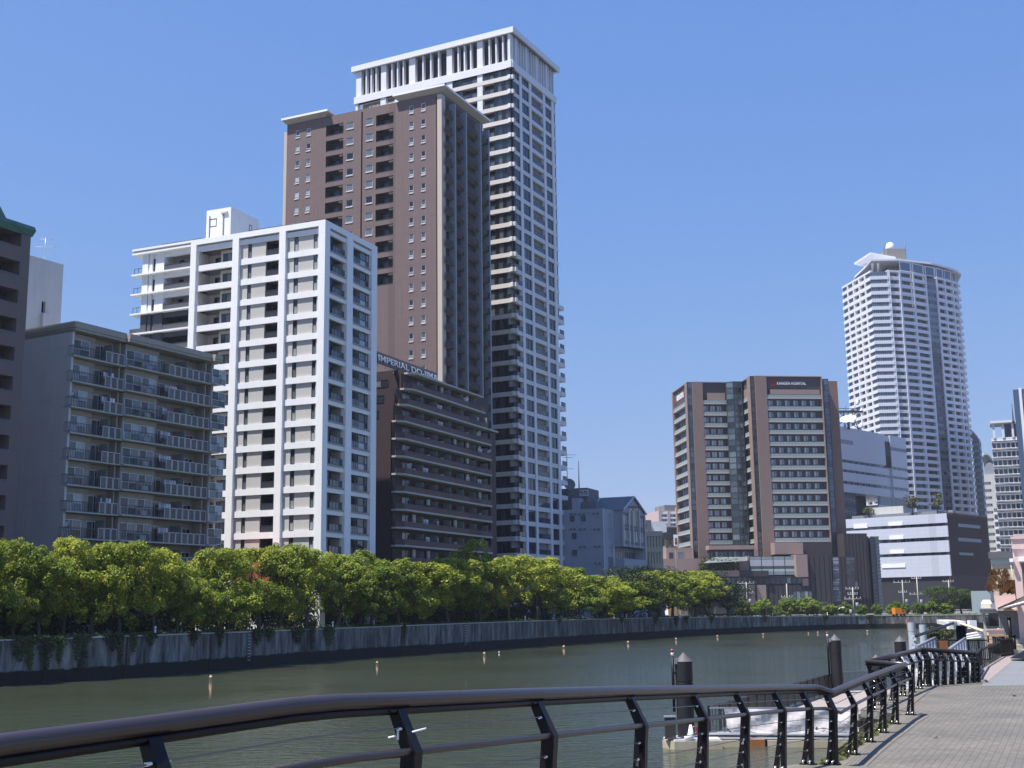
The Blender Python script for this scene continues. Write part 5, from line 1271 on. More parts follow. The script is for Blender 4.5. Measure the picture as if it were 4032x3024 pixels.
def right_far():
    c = lambda rx, ry: (3200+rx*.376, 1500+ry*.376); zb = 0
    # side wing with the little curved roof
    D = 640.0; A = PD(*c(1662, 610), D); F = Fc(A, -24); T = A.z; U = F.u(*c(1745, 640)); B = Building('balconied_side_tower', A, 'lower greenish balconied tower with a curved roof edge, right behind the curved tower')
    mk('sea_green', (.33, .40, .42), .6, var=.05); W = B.m('wall'); W.box(F, 0, U, -16, -.9, zb, T, 'sea_green')
    for k in range(34):
        z = T-3.4-k*3.4
        if z < 2: break
        B.one('balcony').box(F, -.2, U+.7, -1.5, .3, z-.3, z+.9, 'sea_green'); window(B.one('window'), F, .4, U-.4, z+1, z+2.9, -.88, 'steel_blue', 'glass_bluish', .15, (.33, .66))
    m = B.m('roof_edge')
    pts = [F.pt(U*t, .6, T+5.5*max(0, 1-t)**.7-1) for t in (0, .25, .5, .75, 1, 1.12)]
    for i in range(5): a, b = pts[i], pts[i+1]; n_ = Vector((0, 9, 0)); u_ = Vector((0, 0, .8)); m.hexa([a, b, b+n_, a+n_, a+u_, b+u_, b+n_+u_, a+n_+u_], 'ct_white')
    B.finish()
    # slim pale tower with arched roof
    D = 700.0; A = PD(*c(1762, 985), D); F = Fc(A, -24); T = A.z; U = F.u(*c(1915, 985)); B = Building('arched_roof_tower', A, 'slim pale tower with a small arched roof, between curved tower and glazed office')
    W = B.m('wall'); W.box(F, 0, U, -16, 0, zb, T, 'pale_concrete'); m = B.m('arched_roof'); n = 8
    hs = [F.pt(U*(-.05+1.05*i/n), .5, T+3+8.5*math.sin(math.pi*(.12+.76*i/n))) for i in range(n+1)]
    for i in range(n): a, b = hs[i], hs[i+1]; q = Vector((0, 14, 0)); u_ = Vector((0, 0, 1)); m.hexa([a, b, b+q, a+q, a+u_, b+u_, b+q+u_, a+q+u_], 'sea_green')
    m.box(F, U*.25, U*.95, -12, -1, T, T+7, 'steel_blue')
    for k in range(26):
        z = T-4-k*4.1
        if z < 3: break
        for i in range(4): window(B.one('window'), F, U*(.08+.12*i), U*(.08+.12*i)+1.5, z-1.6, z, .02, 'pale_concrete', 'glass', .12)
        if k > 3: B.one('balcony').box(F, U*.68, U*1.02, -.2, 1.4, z-2.3, z-1.1, 'white_panel'); window(B.one('window'), F, U*.68, U*.98, z-1.1, z+1.2, .03, 'steel_blue', 'glass_bluish', .12, (.5,))
    B.finish()
    # glazed office
    D = 600.0; A = PD(*c(1870, 605), D); F = Fc(A, -20.0); T = A.z; U = F.u(*c(2212, 540)); B = Building('glazed_office_tower', A, 'glazed office tower with white grid and an open canopy on its roof')
    W = B.m('wall'); W.box(F, .5, U, -20, -.5, zb, T-.5, 'slate_clad'); W.box(F, 0, U, -1.2, .4, T-1.3, T+.3, 'ct_white'); fh = 4.25; nx = 7; 
    for k in range(24):
        zt = T-2.2-k*fh
        if zt < 5: break
        for i in range(nx): window(B.one('window'), F, U*i/nx, U*(i+1)/nx, zt-2.9, zt, -.2, 'ct_white', 'glass_office', .28, ())
        for zz in (zt+.25, zt+.95): B.one('sun_shade').box(F, -.4, U, -.3, .7, zz-.16, zz, 'ct_white')
        if k == 16: B.m('white_band').box(F, -.3, U, -.3, .8, zt-1.8, zt+.1, 'ct_white')
    a, zc = F.uz(*c(1855, 425)); b, _ = F.uz(*c(2118, 385)); cp = B.m('roof_canopy'); cp.hexa([F.pt(a, 2, zc-1.2), F.pt(b, 2, zc-1.2), F.pt(b, -14, zc-1.2), F.pt(a, -14, zc-1.2), F.pt(a, 2, zc), F.pt(b, 2, zc), F.pt(b, -14, zc), F.pt(a, -14, zc)], 'ct_white')
    for rx in (1893, 1990, 2092): u = F.u(*c(rx, 500)); B.one('column').box(F, u-.5, u+.5, 0, 1, T, zc-1.2, 'ct_white')
    u0, u1 = F.u(*c(2010, 480), -4), F.u(*c(2080, 480), -4); B.m('roof_room').box(F, u0, u1+8, -12, -4, T, zc-1.2, 'slate_clad')
    B.finish()
    D = 540.0; A = PD(*c(2095, 92), D); F = Fc(A, -24.0); T = A.z; B = Building('blue_striped_tower', A, 'dark blue tower with white vertical stripes, cut by the right edge of the picture')
    mk('deep_blue', (.05, .085, .15), .35, var=.05, spec=.6); W = B.m('wall'); W.box(F, 0, 40, -25, 0, zb, T, 'deep_blue'); F0 = Fc(A, 115.0); 
    for i in range(10): u = 4.6*i+2.4; B.one('white_fin').box(F, u, u+1.15, 0, .7, zb, T+.5, 'ct_white'); B.one('glass_strip').box(F, u+1.6, u+3.2, -.1, .15, zb, T-2, 'glass_bluish')
    B.finish()
    c2 = PD(*c(2085, 240), 580.0); z2 = PD(*c(2085, 375), 580.0).z; t = thing('lightning_rod', Vector((c2.x, c2.y, z2)), 'thin mast rising beside the dark blue striped tower', 'mast'); m = MB(); m.tube([Vector((c2.x, c2.y, z2-3)), c2], [.35, .2], 'slate_clad', 5); part(m, 'mast', t); m = MB(); m.tube([Vector((c2.x, c2.y, z2-3)), Vector((c2.x, c2.y, z2-1))], .6, 'slate_clad', 6); part(m, 'base', t)
    k = lambda rx, ry: (3200+rx*.376, 2000+ry*.376)
    D = 300.0; A = PD(*k(1862, 462), D); F = Fc(A, -24); T = A.z; B = Building('cream_low_building', A, 'low cream building with a grey fascia, behind the pink house')
    mk('cream_wall', (.60, .50, .36), .8, var=.04, streak=.04); mk('dk_cap', (.12, .12, .13), .7); u1 = 40; W = B.m('wall'); W.box(F, 0, u1, -15, 0, zb-1, F.z(*k(1980, 590)), 'cream_wall'); W.box(F, 0, u1, -15, .3, F.z(*k(1980, 590)), T-1.6, 'pale_concrete'); B.m('roof_cap').box(F, -.5, u1, -15, .9, T-1.6, T, 'dk_cap')
    u0, z0 = F.uz(*k(1650, 880), 20), 0; 
    F6 = Fc(PD(*k(1655, 870), 290.0), -24); g = B.m('side_block'); g.box(F6, 0, F6.u(*k(1860, 900)), -10, 0, zb-1, F6.z(*k(1700, 870)), 'sea_green')
    B.finish()
glass('glass_office', (.03, .05, .05), (.09, .13, .13), .3)
right_far()
# ================================================================ water, far embankment, park
def watermat():
    m, n, l, b = nt('water'); g = n.new('ShaderNodeNewGeometry'); mp = n.new('ShaderNodeMapping'); mp.inputs['Rotation'].default_value = (0, 0, R(-8)); mp.inputs['Scale'].default_value = (.6, 1.3, 1); l.new(g.outputs['Position'], mp.inputs[0])
    hs = []
    for sc, w in ((.4, .7), (1.6, .9), (5.0, .55)):
        z = n.new('ShaderNodeTexNoise'); z.inputs['Scale'].default_value = sc; z.inputs['Detail'].default_value = 3; l.new(mp.outputs[0], z.inputs['Vector']); q = n.new('ShaderNodeMath'); q.operation = 'MULTIPLY'; q.inputs[1].default_value = w; l.new(z.outputs[0], q.inputs[0]); hs.append(q.outputs[0])
    a = n.new('ShaderNodeMath'); l.new(hs[0], a.inputs[0]); l.new(hs[1], a.inputs[1]); c = n.new('ShaderNodeMath'); l.new(a.outputs[0], c.inputs[0]); l.new(hs[2], c.inputs[1])
    pz = n.new('ShaderNodeTexNoise'); pz.inputs['Scale'].default_value = .035; pz.inputs['Detail'].default_value = 3; l.new(g.outputs['Position'], pz.inputs['Vector'])
    st = n.new('ShaderNodeMapRange'); st.inputs[1].default_value = .35; st.inputs[2].default_value = .65; st.inputs[3].default_value = .3; st.inputs[4].default_value = 1; l.new(pz.outputs[0], st.inputs[0])
    bp = n.new('ShaderNodeBump'); bp.inputs['Distance'].default_value = .2; l.new(st.outputs[0], bp.inputs['Strength']); l.new(c.outputs[0], bp.inputs['Height']); l.new(bp.outputs[0], b.inputs['Normal'])
    b.inputs['Base Color'].default_value = (.045, .056, .034, 1); b.inputs['Roughness'].default_value = .02; b.inputs['IOR'].default_value = 1.38
watermat()
def wallmat():
    m, n, l, b = nt('quay_concrete'); g = n.new('ShaderNodeNewGeometry'); sp = n.new('ShaderNodeSeparateXYZ'); l.new(g.outputs['Position'], sp.inputs[0])
    mp = n.new('ShaderNodeMapping'); mp.inputs['Scale'].default_value = (1, 1, .16); l.new(g.outputs['Position'], mp.inputs[0])
    s = n.new('ShaderNodeTexNoise'); s.inputs['Scale'].default_value = 1.3; s.inputs['Detail'].default_value = 6; s.inputs['Roughness'].default_value = .7; l.new(mp.outputs[0], s.inputs['Vector'])
    r = n.new('ShaderNodeValToRGB'); e = r.color_ramp.elements; e[0].position = .36; e[0].color = (.035, .035, .032, 1); e[1].position = .72; e[1].color = (.34, .335, .31, 1); x = e.new(.52); x.color = (.145, .142, .13, 1); l.new(s.outputs[0], r.inputs[0])
    z = n.new('ShaderNodeTexNoise'); z.inputs['Scale'].default_value = .8; z.inputs['Detail'].default_value = 5; l.new(g.outputs['Position'], z.inputs['Vector'])
    a = n.new('ShaderNodeMath'); a.operation = 'MULTIPLY_ADD'; a.inputs[1].default_value = .5; l.new(z.outputs[0], a.inputs[0]); l.new(sp.outputs[2], a.inputs[2])
    mr = n.new('ShaderNodeMapRange'); mr.inputs[1].default_value = WATER_Z+1.3; mr.inputs[2].default_value = WATER_Z+1.42; l.new(a.outputs[0], mr.inputs[0])  # dark algae band, painted higher to take in the wall's dark reflection
    mx = n.new('ShaderNodeMix'); mx.data_type = 'RGBA'; l.new(mr.outputs[0], mx.inputs[0]); mx.inputs[6].default_value = (.012, .014, .012, 1); l.new(r.outputs[0], mx.inputs[7]); l.new(mx.outputs[2], b.inputs['Base Color']); b.inputs['Roughness'].default_value = .9
wallmat()
mk('coping', (.42, .44, .42), .8, var=.2, scale=1.5); mk('soil', (.06, .055, .035), .95, var=.3); mk('city_ground', (.16, .155, .15), .9, var=.1)
WPX = [(-250, 2722, 2524), (0, 2700, 2518), (500, 2668, 2502), (1250, 2602, 2475), (1800, 2563, 2454), (2200, 2535, 2441), (2600, 2508, 2431), (3000, 2489, 2427), (3400, 2476, 2424), (3900, 2470, 2419), (4300, 2465, 2414)]
WL = []
for px, yb, yt in WPX: p = PZ(px, yb, WATER_Z); WL.append((p.x, p.y, PD(px, yt, p.y).z))
print('wall', [(round(a), round(b), round(c, 2)) for a, b, c in WL])
def smooth(L, k=5):
    out = []
    for i in range(len(L)-1):
        p0, p1, p2, p3 = L[max(i-1, 0)], L[i], L[i+1], L[min(i+2, len(L)-1)]
        for j in range(k):
            t = j/k; out.append(tuple(.5*(2*p1[q]+(p2[q]-p0[q])*t+(2*p0[q]-5*p1[q]+4*p2[q]-p3[q])*t*t+(3*p1[q]-p0[q]-3*p2[q]+p3[q])*t**3) for q in range(3)))
    out.append(L[-1]); return out
d0 = Vector((WL[1][0]-WL[0][0], WL[1][1]-WL[0][1])).normalized()
WS = smooth(WL); WS = [(WS[0][0]-d0.x*90, WS[0][1]-d0.y*90, WS[0][2])]+WS
d1 = Vector((WS[-1][0]-WS[-3][0], WS[-1][1]-WS[-3][1])).normalized(); WS.append((WS[-1][0]+d1.x*300, WS[-1][1]+d1.y*300, WS[-1][2]))
def wall_at(px, back=0):              # point on (or behind) the embankment seen at column px
    best = None
    for i in range(len(WS)-1):
        a, b = WS[i], WS[i+1]; xa, xb = ipx((a[0], a[1], 0))[0] if a[1] > 5 else -9e9, ipx((b[0], b[1], 0))[0]
        if a[1] > 5 and xa <= px <= xb:
            lo, hi = 0.0, 1.0
            for _ in range(30):
                t = (lo+hi)/2; p = [a[k]+(b[k]-a[k])*t for k in range(3)]
                if ipx((p[0], p[1], 0))[0] < px: lo = t
                else: hi = t
            v = Vector((b[0]-a[0], b[1]-a[1], 0)).normalized(); nrm = Vector((-v.y, v.x, 0))
            return Vector(p)+nrm*0, nrm, v
    a, b = WS[0], WS[1]; v = Vector((b[0]-a[0], b[1]-a[1], 0)).normalized(); return Vector(a), Vector((-v.y, v.x, 0)), v
m = MB(); m.face([(-1500, -300, WATER_Z), (1500, -300, WATER_Z), (1500, 1500, WATER_Z), (-1500, 1500, WATER_Z)], 'water'); tag(m.build('water'), kind='structure')
m = MB(); ws = [(p[0], p[1]) for p in WS]
nb = []
for i, p in enumerate(WS):
    q = WS[min(i+1, len(WS)-1)]; o = WS[max(i-1, 0)]; v = Vector((q[0]-o[0], q[1]-o[1], 0)).normalized(); nb.append(Vector((-v.y, v.x, 0)))
back = [Vector((p[0], p[1], 0))+nb[i]*.5 for i, p in enumerate(WS)]
pk = [b_+nb[i]*26 for i, b_ in enumerate(back)]
for i in range(len(WS)-1):
    z0, z1 = WS[i][2]-.35, WS[i+1][2]-.35; a, b, c, d = back[i], back[i+1], pk[i+1], pk[i]
    m.face([(a.x, a.y, z0), (b.x, b.y, z1), (c.x, c.y, z1), (d.x, d.y, z0)], 'soil')
tag(m.build('park_ground'), kind='structure')
m = MB(); far = [(p.x, p.y) for p in back]
for i in range(len(WS)-1):
    a, b = back[i], back[i+1]; c, d = a+Vector((-2500, 3500, 0)), b+Vector((-2500, 3500, 0))
    if i > 30: pass
    m.face([(a.x, a.y, G_Z-.6), (b.x, b.y, G_Z-.6), (b.x+ (b.x+60)*9, b.y+3500, G_Z-.6), (a.x+(a.x+60)*9, a.y+3500, G_Z-.6)], 'city_ground')
tag(m.build('ground'), kind='structure')
t = thing('embankment_wall', (WS[8][0], WS[8][1], WATER_Z), 'long grey streaked concrete embankment wall along the far side of the river', 'wall')
m = MB(); cp = MB()
for i in range(len(WS)-1):
    a, b = WS[i], WS[i+1]; A, B_ = back[i], back[i+1]
    m.face([(a[0], a[1], WATER_Z-1), (b[0], b[1], WATER_Z-1), (b[0], b[1], b[2]-.12), (a[0], a[1], a[2]-.12)], 'quay_concrete'); m.face([(A.x, A.y, a[2]-.12), (B_.x, B_.y, b[2]-.12), (B_.x, B_.y, b[2]-2), (A.x, A.y, a[2]-2)], 'quay_concrete')
    f = -nb[i]*.06; g = -nb[i+1]*.06
    cp.hexa([(a[0]+f.x, a[1]+f.y, a[2]-.12), (b[0]+g.x, b[1]+g.y, b[2]-.12), (B_.x, B_.y, b[2]-.12), (A.x, A.y, a[2]-.12), (a[0]+f.x, a[1]+f.y, a[2]), (b[0]+g.x, b[1]+g.y, b[2]), (B_.x, B_.y, b[2]), (A.x, A.y, a[2])], 'coping')
part(m, 'wall', t); part(cp, 'coping', t)
for px in (180, 500, 830, 1210, 1580, 1870, 2160, 2450, 2850, 3230):
    p, nrm, v = wall_at(px); j = MB(); q = p-nrm*.03; j.hexa([q-v*.09+Vector((0, 0, WATER_Z-p.z)), q+v*.09+Vector((0, 0, WATER_Z-p.z)), q+v*.09+nrm*.05+Vector((0, 0, WATER_Z-p.z)), q-v*.09+nrm*.05+Vector((0, 0, WATER_Z-p.z)), q-v*.09-Vector((0, 0, .12)), q+v*.09-Vector((0, 0, .12)), q+v*.09+nrm*.05-Vector((0, 0, .12)), q-v*.09+nrm*.05-Vector((0, 0, .12))], 'bark_dark'); part(j, 'joint', t)
for px in (978, 1830):
    p, nrm, v = wall_at(px); j = MB()
    for k in range(9): z = p.z-.4-k*.32; q = p-nrm*.12; j.tube([q-v*.25+Vector((0, 0, z-p.z)), q+v*.25+Vector((0, 0, z-p.z))], .035, 'alu_frame', 5)
    part(j, 'rung', t); 
p, nrm, v = wall_at(3393); j = MB(); F = Fc(p-nrm*.08, math.degrees(math.atan2(v.y, v.x))); j.box(F, -.8, .8, -.05, .05, p.z-1.9, p.z-1.1, 'steel_blue'); part(j, 'plate', t)
rnd = random.Random(21)
def ivy(px, w, drop, i):
    p, nrm, v = wall_at(px); b = MB(); n = int(170*w*drop/3)+60
    for _ in range(n):
        u = rnd.gauss(0, w*.28); fall = (rnd.random()**1.6)*drop*max(.15, 1-abs(u)/w*1.2); c = p+v*u-nrm*rnd.uniform(.08, .3)+Vector((0, 0, .12-fall)); s = rnd.uniform(.14, .28); nn = (-nrm+Vector((rnd.uniform(-.6, .6), rnd.uniform(-.6, .6), rnd.uniform(-.2, .9)))).normalized(); x = nn.cross(Vector((0, 0, 1))).normalized(); y = nn.cross(x); b.face([c-x*s*.5, c-y*s*.4, c+x*s*.5, c+y*s*.4], 'leaf_ivy')
    o = b.build('ivy', None, p); return o
leafmat('leaf_ivy', (.008, .02, .006), (.05, .085, .014), .15)
iv = [(75, 1.4, 2.2, 'short broad ivy patch'), (118, .8, 3.0, 'long thin ivy strand'), (180, 1.1, 3.3, 'long dark ivy curtain reaching the tide line'), (232, .9, 2.4, 'ragged ivy strand'), (318, 1.5, 3.2, 'thick bright ivy curtain'), (440, 1.8, 1.5, 'wide shallow ivy fringe'), (470, .6, 3.0, 'very thin long ivy strand'), (520, .8, 1.9, 'narrow ivy strand'), (590, 1.5, 1.2, 'low ivy fringe'), (760, 1.2, 1.4, 'small ivy clump'), (862, 1.2, 1.7, 'forked ivy clump'), (1010, 1.9, 1.7, 'broad ivy mass'), (1055, 1.6, 1.4, 'leafy ivy clump'), (1170, 2.2, 1.9, 'ivy mass with ragged lower edge'), (1225, 1.0, 2.6, 'deep ivy strand'), (1292, 2.0, 2.5, 'large rounded dark ivy mass'), (1590, .6, 2.6, 'single dark ivy strand at a wall joint'), (2200, .8, .8, 'tiny ivy tuft'), (2445, 1.2, 1.3, 'light green ivy tuft'), (2580, 1.6, 1.6, 'ivy fringe'), (2660, 1.4, 2.0, 'ivy strand'), (2700, 1.4, 1.8, 'ivy strand'), (2800, 1.2, 1.6, 'ivy tuft'), (3010, 1.3, 1.5, 'ivy tuft'), (3250, 1.5, 1.4, 'ivy tuft'), (3425, 1.3, 2.5, 'bright ivy strand')]
wh = {2580: 'right of the large dark tree gap', 2660: 'below the dark trees, left of its twin', 2700: 'below the dark trees, right of its twin', 2800: 'below the start of the round shrubs', 3010: 'left of the round yellow-green shrub pair', 3250: 'left of the curved lamp on the wall', 3425: 'under the round shrub right of the utility pole'}
for i, (px, w, dr, lb) in enumerate(iv):
    o = ivy(px, w*1.1, dr*1.0, i); near = wh.get(px) or ('at the left edge' if px < 100 else 'below the beige block' if px < 900 else 'below the white apartments' if px < 1480 else 'below the tall centre tree' if px < 2000 else 'below the gabled building')
    tag(o, '%s on the embankment %s' % (lb, near), 'ivy', 'ivy hanging over the embankment wall')
# ground cover and dark shrubs behind the wall
b = MB()
for _ in range(15000):
    px = rnd.uniform(-60, 4000); p, nrm, v = wall_at(px); q = p+nrm*rnd.uniform(.1, 3.2); q.z = p.z+rnd.uniform(-.3, .12+.25*rnd.random()**2); s = rnd.uniform(.15, .34)*(.6+px/5000); nn = Vector((rnd.uniform(-.6, .6), rnd.uniform(-1, .2), rnd.uniform(.2, 1))).normalized(); x = nn.cross(Vector((0, 0, 1))).normalized(); y = nn.cross(x); b.face([q-x*s*.5, q-y*s*.4, q+x*s*.5, q+y*s*.4], 'leaf_mid')
tag(b.build('ground_cover', None, (WS[8][0], WS[8][1], 0)), 'low green ground cover along the top of the embankment wall', 'plants', kind='stuff')
b = MB()
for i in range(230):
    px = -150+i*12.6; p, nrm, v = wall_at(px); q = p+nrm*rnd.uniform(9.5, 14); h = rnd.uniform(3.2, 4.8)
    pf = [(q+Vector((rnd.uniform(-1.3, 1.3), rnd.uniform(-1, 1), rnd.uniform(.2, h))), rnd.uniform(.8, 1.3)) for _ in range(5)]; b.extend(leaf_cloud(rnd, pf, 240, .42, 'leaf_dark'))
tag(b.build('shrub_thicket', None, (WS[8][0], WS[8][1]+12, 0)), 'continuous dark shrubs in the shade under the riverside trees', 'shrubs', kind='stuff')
# ---------------------------------------------------------------- riverside trees
def tree_proto(seed, R0, H, m, nleaf=15000, low=.17, barkm='bark'):
    r_ = random.Random(seed); t = bpy.data.objects.new('broadleaf_tree', None); COL.objects.link(t); ORG[t.name] = Vector((0, 0, 0))
    puffs = []; lobes = []
    for i in range(12): a = i*2.4+r_.uniform(-.4, .4); q = r_.uniform(.35, .74)*R0 if i else 0; z = H*r_.uniform(.30, .84) if i else H*.8; lobes.append((Vector((math.cos(a)*q, math.sin(a)*q, z)), R0*r_.uniform(.40, .56)))
    for c, r in lobes:
        for _ in range(11):
            v = Vector((r_.gauss(0, 1), r_.gauss(0, 1), r_.gauss(.35, .8))).normalized(); p = c+Vector((v.x*r, v.y*r, v.z*r*.85))
            if p.z < H*low: p.z = H*low+r_.uniform(0, .6)
            if p.z > H*.93: p.z = H*.93-r_.uniform(0, .2)
            puffs.append((p, r_.uniform(.14, .24)*R0*.95))
    part(leaf_cloud(r_, puffs, nleaf, .235, m), 'crown', t)
    b = MB(); k = Vector((r_.uniform(-.4, .4), r_.uniform(-.2, .2), H*.25)); b.tube([Vector((0, 0, -.5)), k*.5, k], [.24, .18, .15], barkm, 8)
    for i in range(6):
        c, r = lobes[i]; mid = k.lerp(c, .5)+Vector((r_.uniform(-.3, .3), r_.uniform(-.3, .3), -.3)); b.tube([k, mid, c], [.11, .07, .03], barkm, 6)
        for _ in range(2): e = c+Vector((r_.uniform(-1, 1), r_.uniform(-1, 1), r_.uniform(-.4, .6))); b.tube([mid, e], [.05, .02], barkm, 5)
    part(b, 'trunk', t); return t
def copy_tree(o, name=None):
    c = o.copy(); COL.objects.link(c)
    for ch in o.children: d = ch.copy(); COL.objects.link(d); d.parent = c
    return c
protos = [tree_proto(40+i, 3.2, 8.0, 'leaf_camphor') for i in range(5)]; dk = [tree_proto(60+i, 3.4, 8.0, 'leaf_dark', 5200, .12) for i in range(2)]
md = [tree_proto(70, 3.2, 8.0, 'leaf_mid', 5500, .15)]
rp = []
for i in range(3):
    r_ = random.Random(90+i); t = bpy.data.objects.new('round_shrub', None); COL.objects.link(t); ORG[t.name] = Vector((0, 0, 0)); pf = []
    for _ in range(34): v = Vector((r_.gauss(0, 1), r_.gauss(0, 1), r_.gauss(.4, 1))).normalized(); pf.append((Vector((v.x*.74, v.y*.74, .95+v.z*(.74 if v.z > 0 else .6))), r_.uniform(.24, .34)))
    part(leaf_cloud(r_, pf, 4200, .15, 'leaf_round'), 'crown', t); b = MB(); b.tube([(0, 0, -.4), (0, 0, .9)], [.12, .08], 'bark', 6); part(b, 'trunk', t); rp.append(t)
used = set()
def plant(kind, px, pyt, width, backd, label, grp, i):
    pr = {'c': protos, 'd': dk, 'm': md, 'r': rp}[kind]; pr = pr[i % len(pr)]
    o = pr if pr.name not in used else copy_tree(pr); used.add(pr.name)
    p, nrm, v = wall_at(px); q = p+nrm*backd
    for _ in range(4): q = Vector((ipx_x(px, q.y), q.y, 0))
    gz = p.z-.35; zt = PD(px, pyt, q.y).z; H = zt-gz; w = width/F_PX*q.y/2
    base = {'r': (1.0, 2.0)}.get(kind, (3.3, 7.9))
    o.location = (q.x, q.y, gz); o.scale = (w/base[0], w/base[0], H/base[1]); o.rotation_euler = (0, 0, i*1.7)
    tag(o, label, 'tree' if kind != 'r' else 'shrub', grp); return o
def ipx_x(px, D): d = ray(px, 2400); return d.x/d.y*D
D_ = 4032/2212
rows = [(-40, 1165, 120, 5, 'camphor tree cut by the left edge of the picture'), (32, 1157, 100, 6, 'tall bright tree at the left edge before the mauve block'), (88, 1192, 120, 4, 'bushy tree below the grey end wall, its branches forking low'), (140, 1160, 110, 7, 'tree behind, with its top against the grey end wall'), (205, 1170, 140, 6, 'bright round tree at the foot of the beige block corner'), (262, 1172, 130, 5, 'dense green tree in front of the beige balconies, left one'), (335, 1182, 130, 6, 'yellow-green tree with an open, gappy crown before the beige block'), (385, 1226, 100, 4, 'small low yellow tree with a bent pale branch'), (480, 1184, 150, 6, 'tree spreading between beige block and white apartment'), (440, 1246, 110, 4, 'low tree with a slanting fork in front of the gap'), (560, 1182, 130, 7, 'tree in front of the red entrance canopy'), (606, 1168, 100, 8, 'tree top against the white apartment, right of the red canopy'), (660, 1178, 130, 6, 'large mid-green tree before the lit white facade'), (728, 1196, 130, 6, 'full tree at the corner of the white apartment block'), (778, 1184, 100, 8, 'tree rising before the shaded white facade'), (800, 1222, 130, 5, 'bright yellow-green lower tree under the shaded white facade'), (862, 1202, 130, 7, 'yellowish tree below the dark brown block, left one'), (918, 1215, 130, 5, 'golden tree with visible slanting trunk'), (968, 1204, 130, 6, 'green tree left of the tallest tree'), (1030, 1160, 115, 8, 'tallest tree of the row, peaked top before the brown balconies'), (1040, 1218, 130, 5, 'lower green tree in front of the tallest tree'), (1098, 1196, 120, 7, 'pale green tree at the foot of the white tower'), (1160, 1200, 150, 6, 'broad tree right below the white tower corner'), (1235, 1226, 130, 6, 'yellow-green tree before the gabled building flank'), (1300, 1240, 130, 5, 'round yellow-green tree before the gabled building'), (1352, 1256, 120, 5, 'lower yellow tree beside the dark trees'), (1400, 1226, 120, 7, 'bright tree among the dark trees, right of the gable'), (1452, 1236, 110, 6, 'bright tree left of the hospital, in front of dark crowns'), (1500, 1232, 110, 7, 'last bright tree of the row, before the hospital')]
for i, (x, y, w, bk, lb) in enumerate(rows): plant('c', x*D_, y*D_, w*D_*1.12, bk, lb, 'riverside camphor trees', i)
for i, (x, y, w, bk, lb) in enumerate([(1350, 1222, 130, 11, 'dark green tree behind, against the gabled building base'), (1425, 1222, 140, 12, 'dark tree between gabled building and hospital'), (1530, 1230, 110, 9, 'dark tree before the hospital podium, left one'), (1570, 1262, 90, 5, 'darkest broad tree at the end of the tree row')]): plant('d', x*D_, y*D_, w*D_*1.1, bk, lb, 'dark trees behind the bright row', i)
for i, (x, y, w, bk, lb) in enumerate([(2035, 1266, 62, 7, 'large round green tree before the brown louvred side'), (2078, 1272, 66, 9, 'wide green tree right of the large round one'), (2110, 1292, 50, 9, 'low green tree beside the landing shelter'), (1762, 1300, 55, 10, 'dim green tree behind the round shrubs at the striped podium')]): plant('m', x*D_, y*D_, w*D_*1.2, bk, lb, 'green trees at the far bend', i)
k = lambda rx: (2600+rx*.3617); g = lambda ry: 1950+ry*.3617
sh = [(k(895), g(1118), 58, 'pointed round shrub beside the darkest tree'), (k(1000), g(1170), 55, 'yellowish low shrub between two darker ones'), (k(1130), g(1110), 62, 'dark green round shrub before the lit podium panels'), (k(1400), g(1098), 82, 'left half of the big double shrub'), (k(1600), g(1098), 90, 'right half of the big double shrub'), (k(1260), g(1190), 50, 'low dark bush left of the double shrub'), (k(1850), g(1180), 60, 'low dark bush right of the double shrub')]
q = lambda rx: 3200+rx*.376; s = lambda ry: 2000+ry*.376
sh += [(q(345), s(975), 58, 'round shrub behind the curved lamp'), (q(512), s(998), 44, 'round shrub right of the utility pole'), (q(672), s(992), 40, 'neat round shrub between two dark gaps'), (q(822), s(1000), 38, 'round shrub left of the orange truck'), (q(965), s(992), 36, 'round shrub right of the orange truck'), (q(1105), s(980), 50, 'round shrub with yellow top, below the utility pole'), (q(1245), s(965), 54, 'largest round shrub beside the big green tree'), (q(880), s(958), 36, 'small green bush top behind the round shrubs'), (q(1400), s(985), 66, 'dark rounded bush at the foot of the big green tree'), (q(150), s(1020), 50, 'dark leafy bush below the striped podium')]
for i, (x, y, w, lb) in enumerate(sh): plant('r', x, y, w*1.1, 4.5 if 'behind' not in lb else 8, lb, 'round clipped shrubs on the far bank', i)
for i, (px, w, lb) in enumerate([(1030, 120, 'dry brownish bush on the wall top, left one'), (1250, 110, 'dry brownish bush on the wall top, right one'), (870, 110, 'dark green mound on the wall top near the lamp')]):
    p, nrm, v = wall_at(px); q_ = p+nrm*1.6; leafy('low_bush', (q_.x, q_.y, p.z-.2), w/F_PX*q_.y/2, 1.3, lb, 'shrub', 'low bushes on the wall top', rnd, 500, 'leaf_olive' if i < 2 else 'leaf_mid', .22, False)
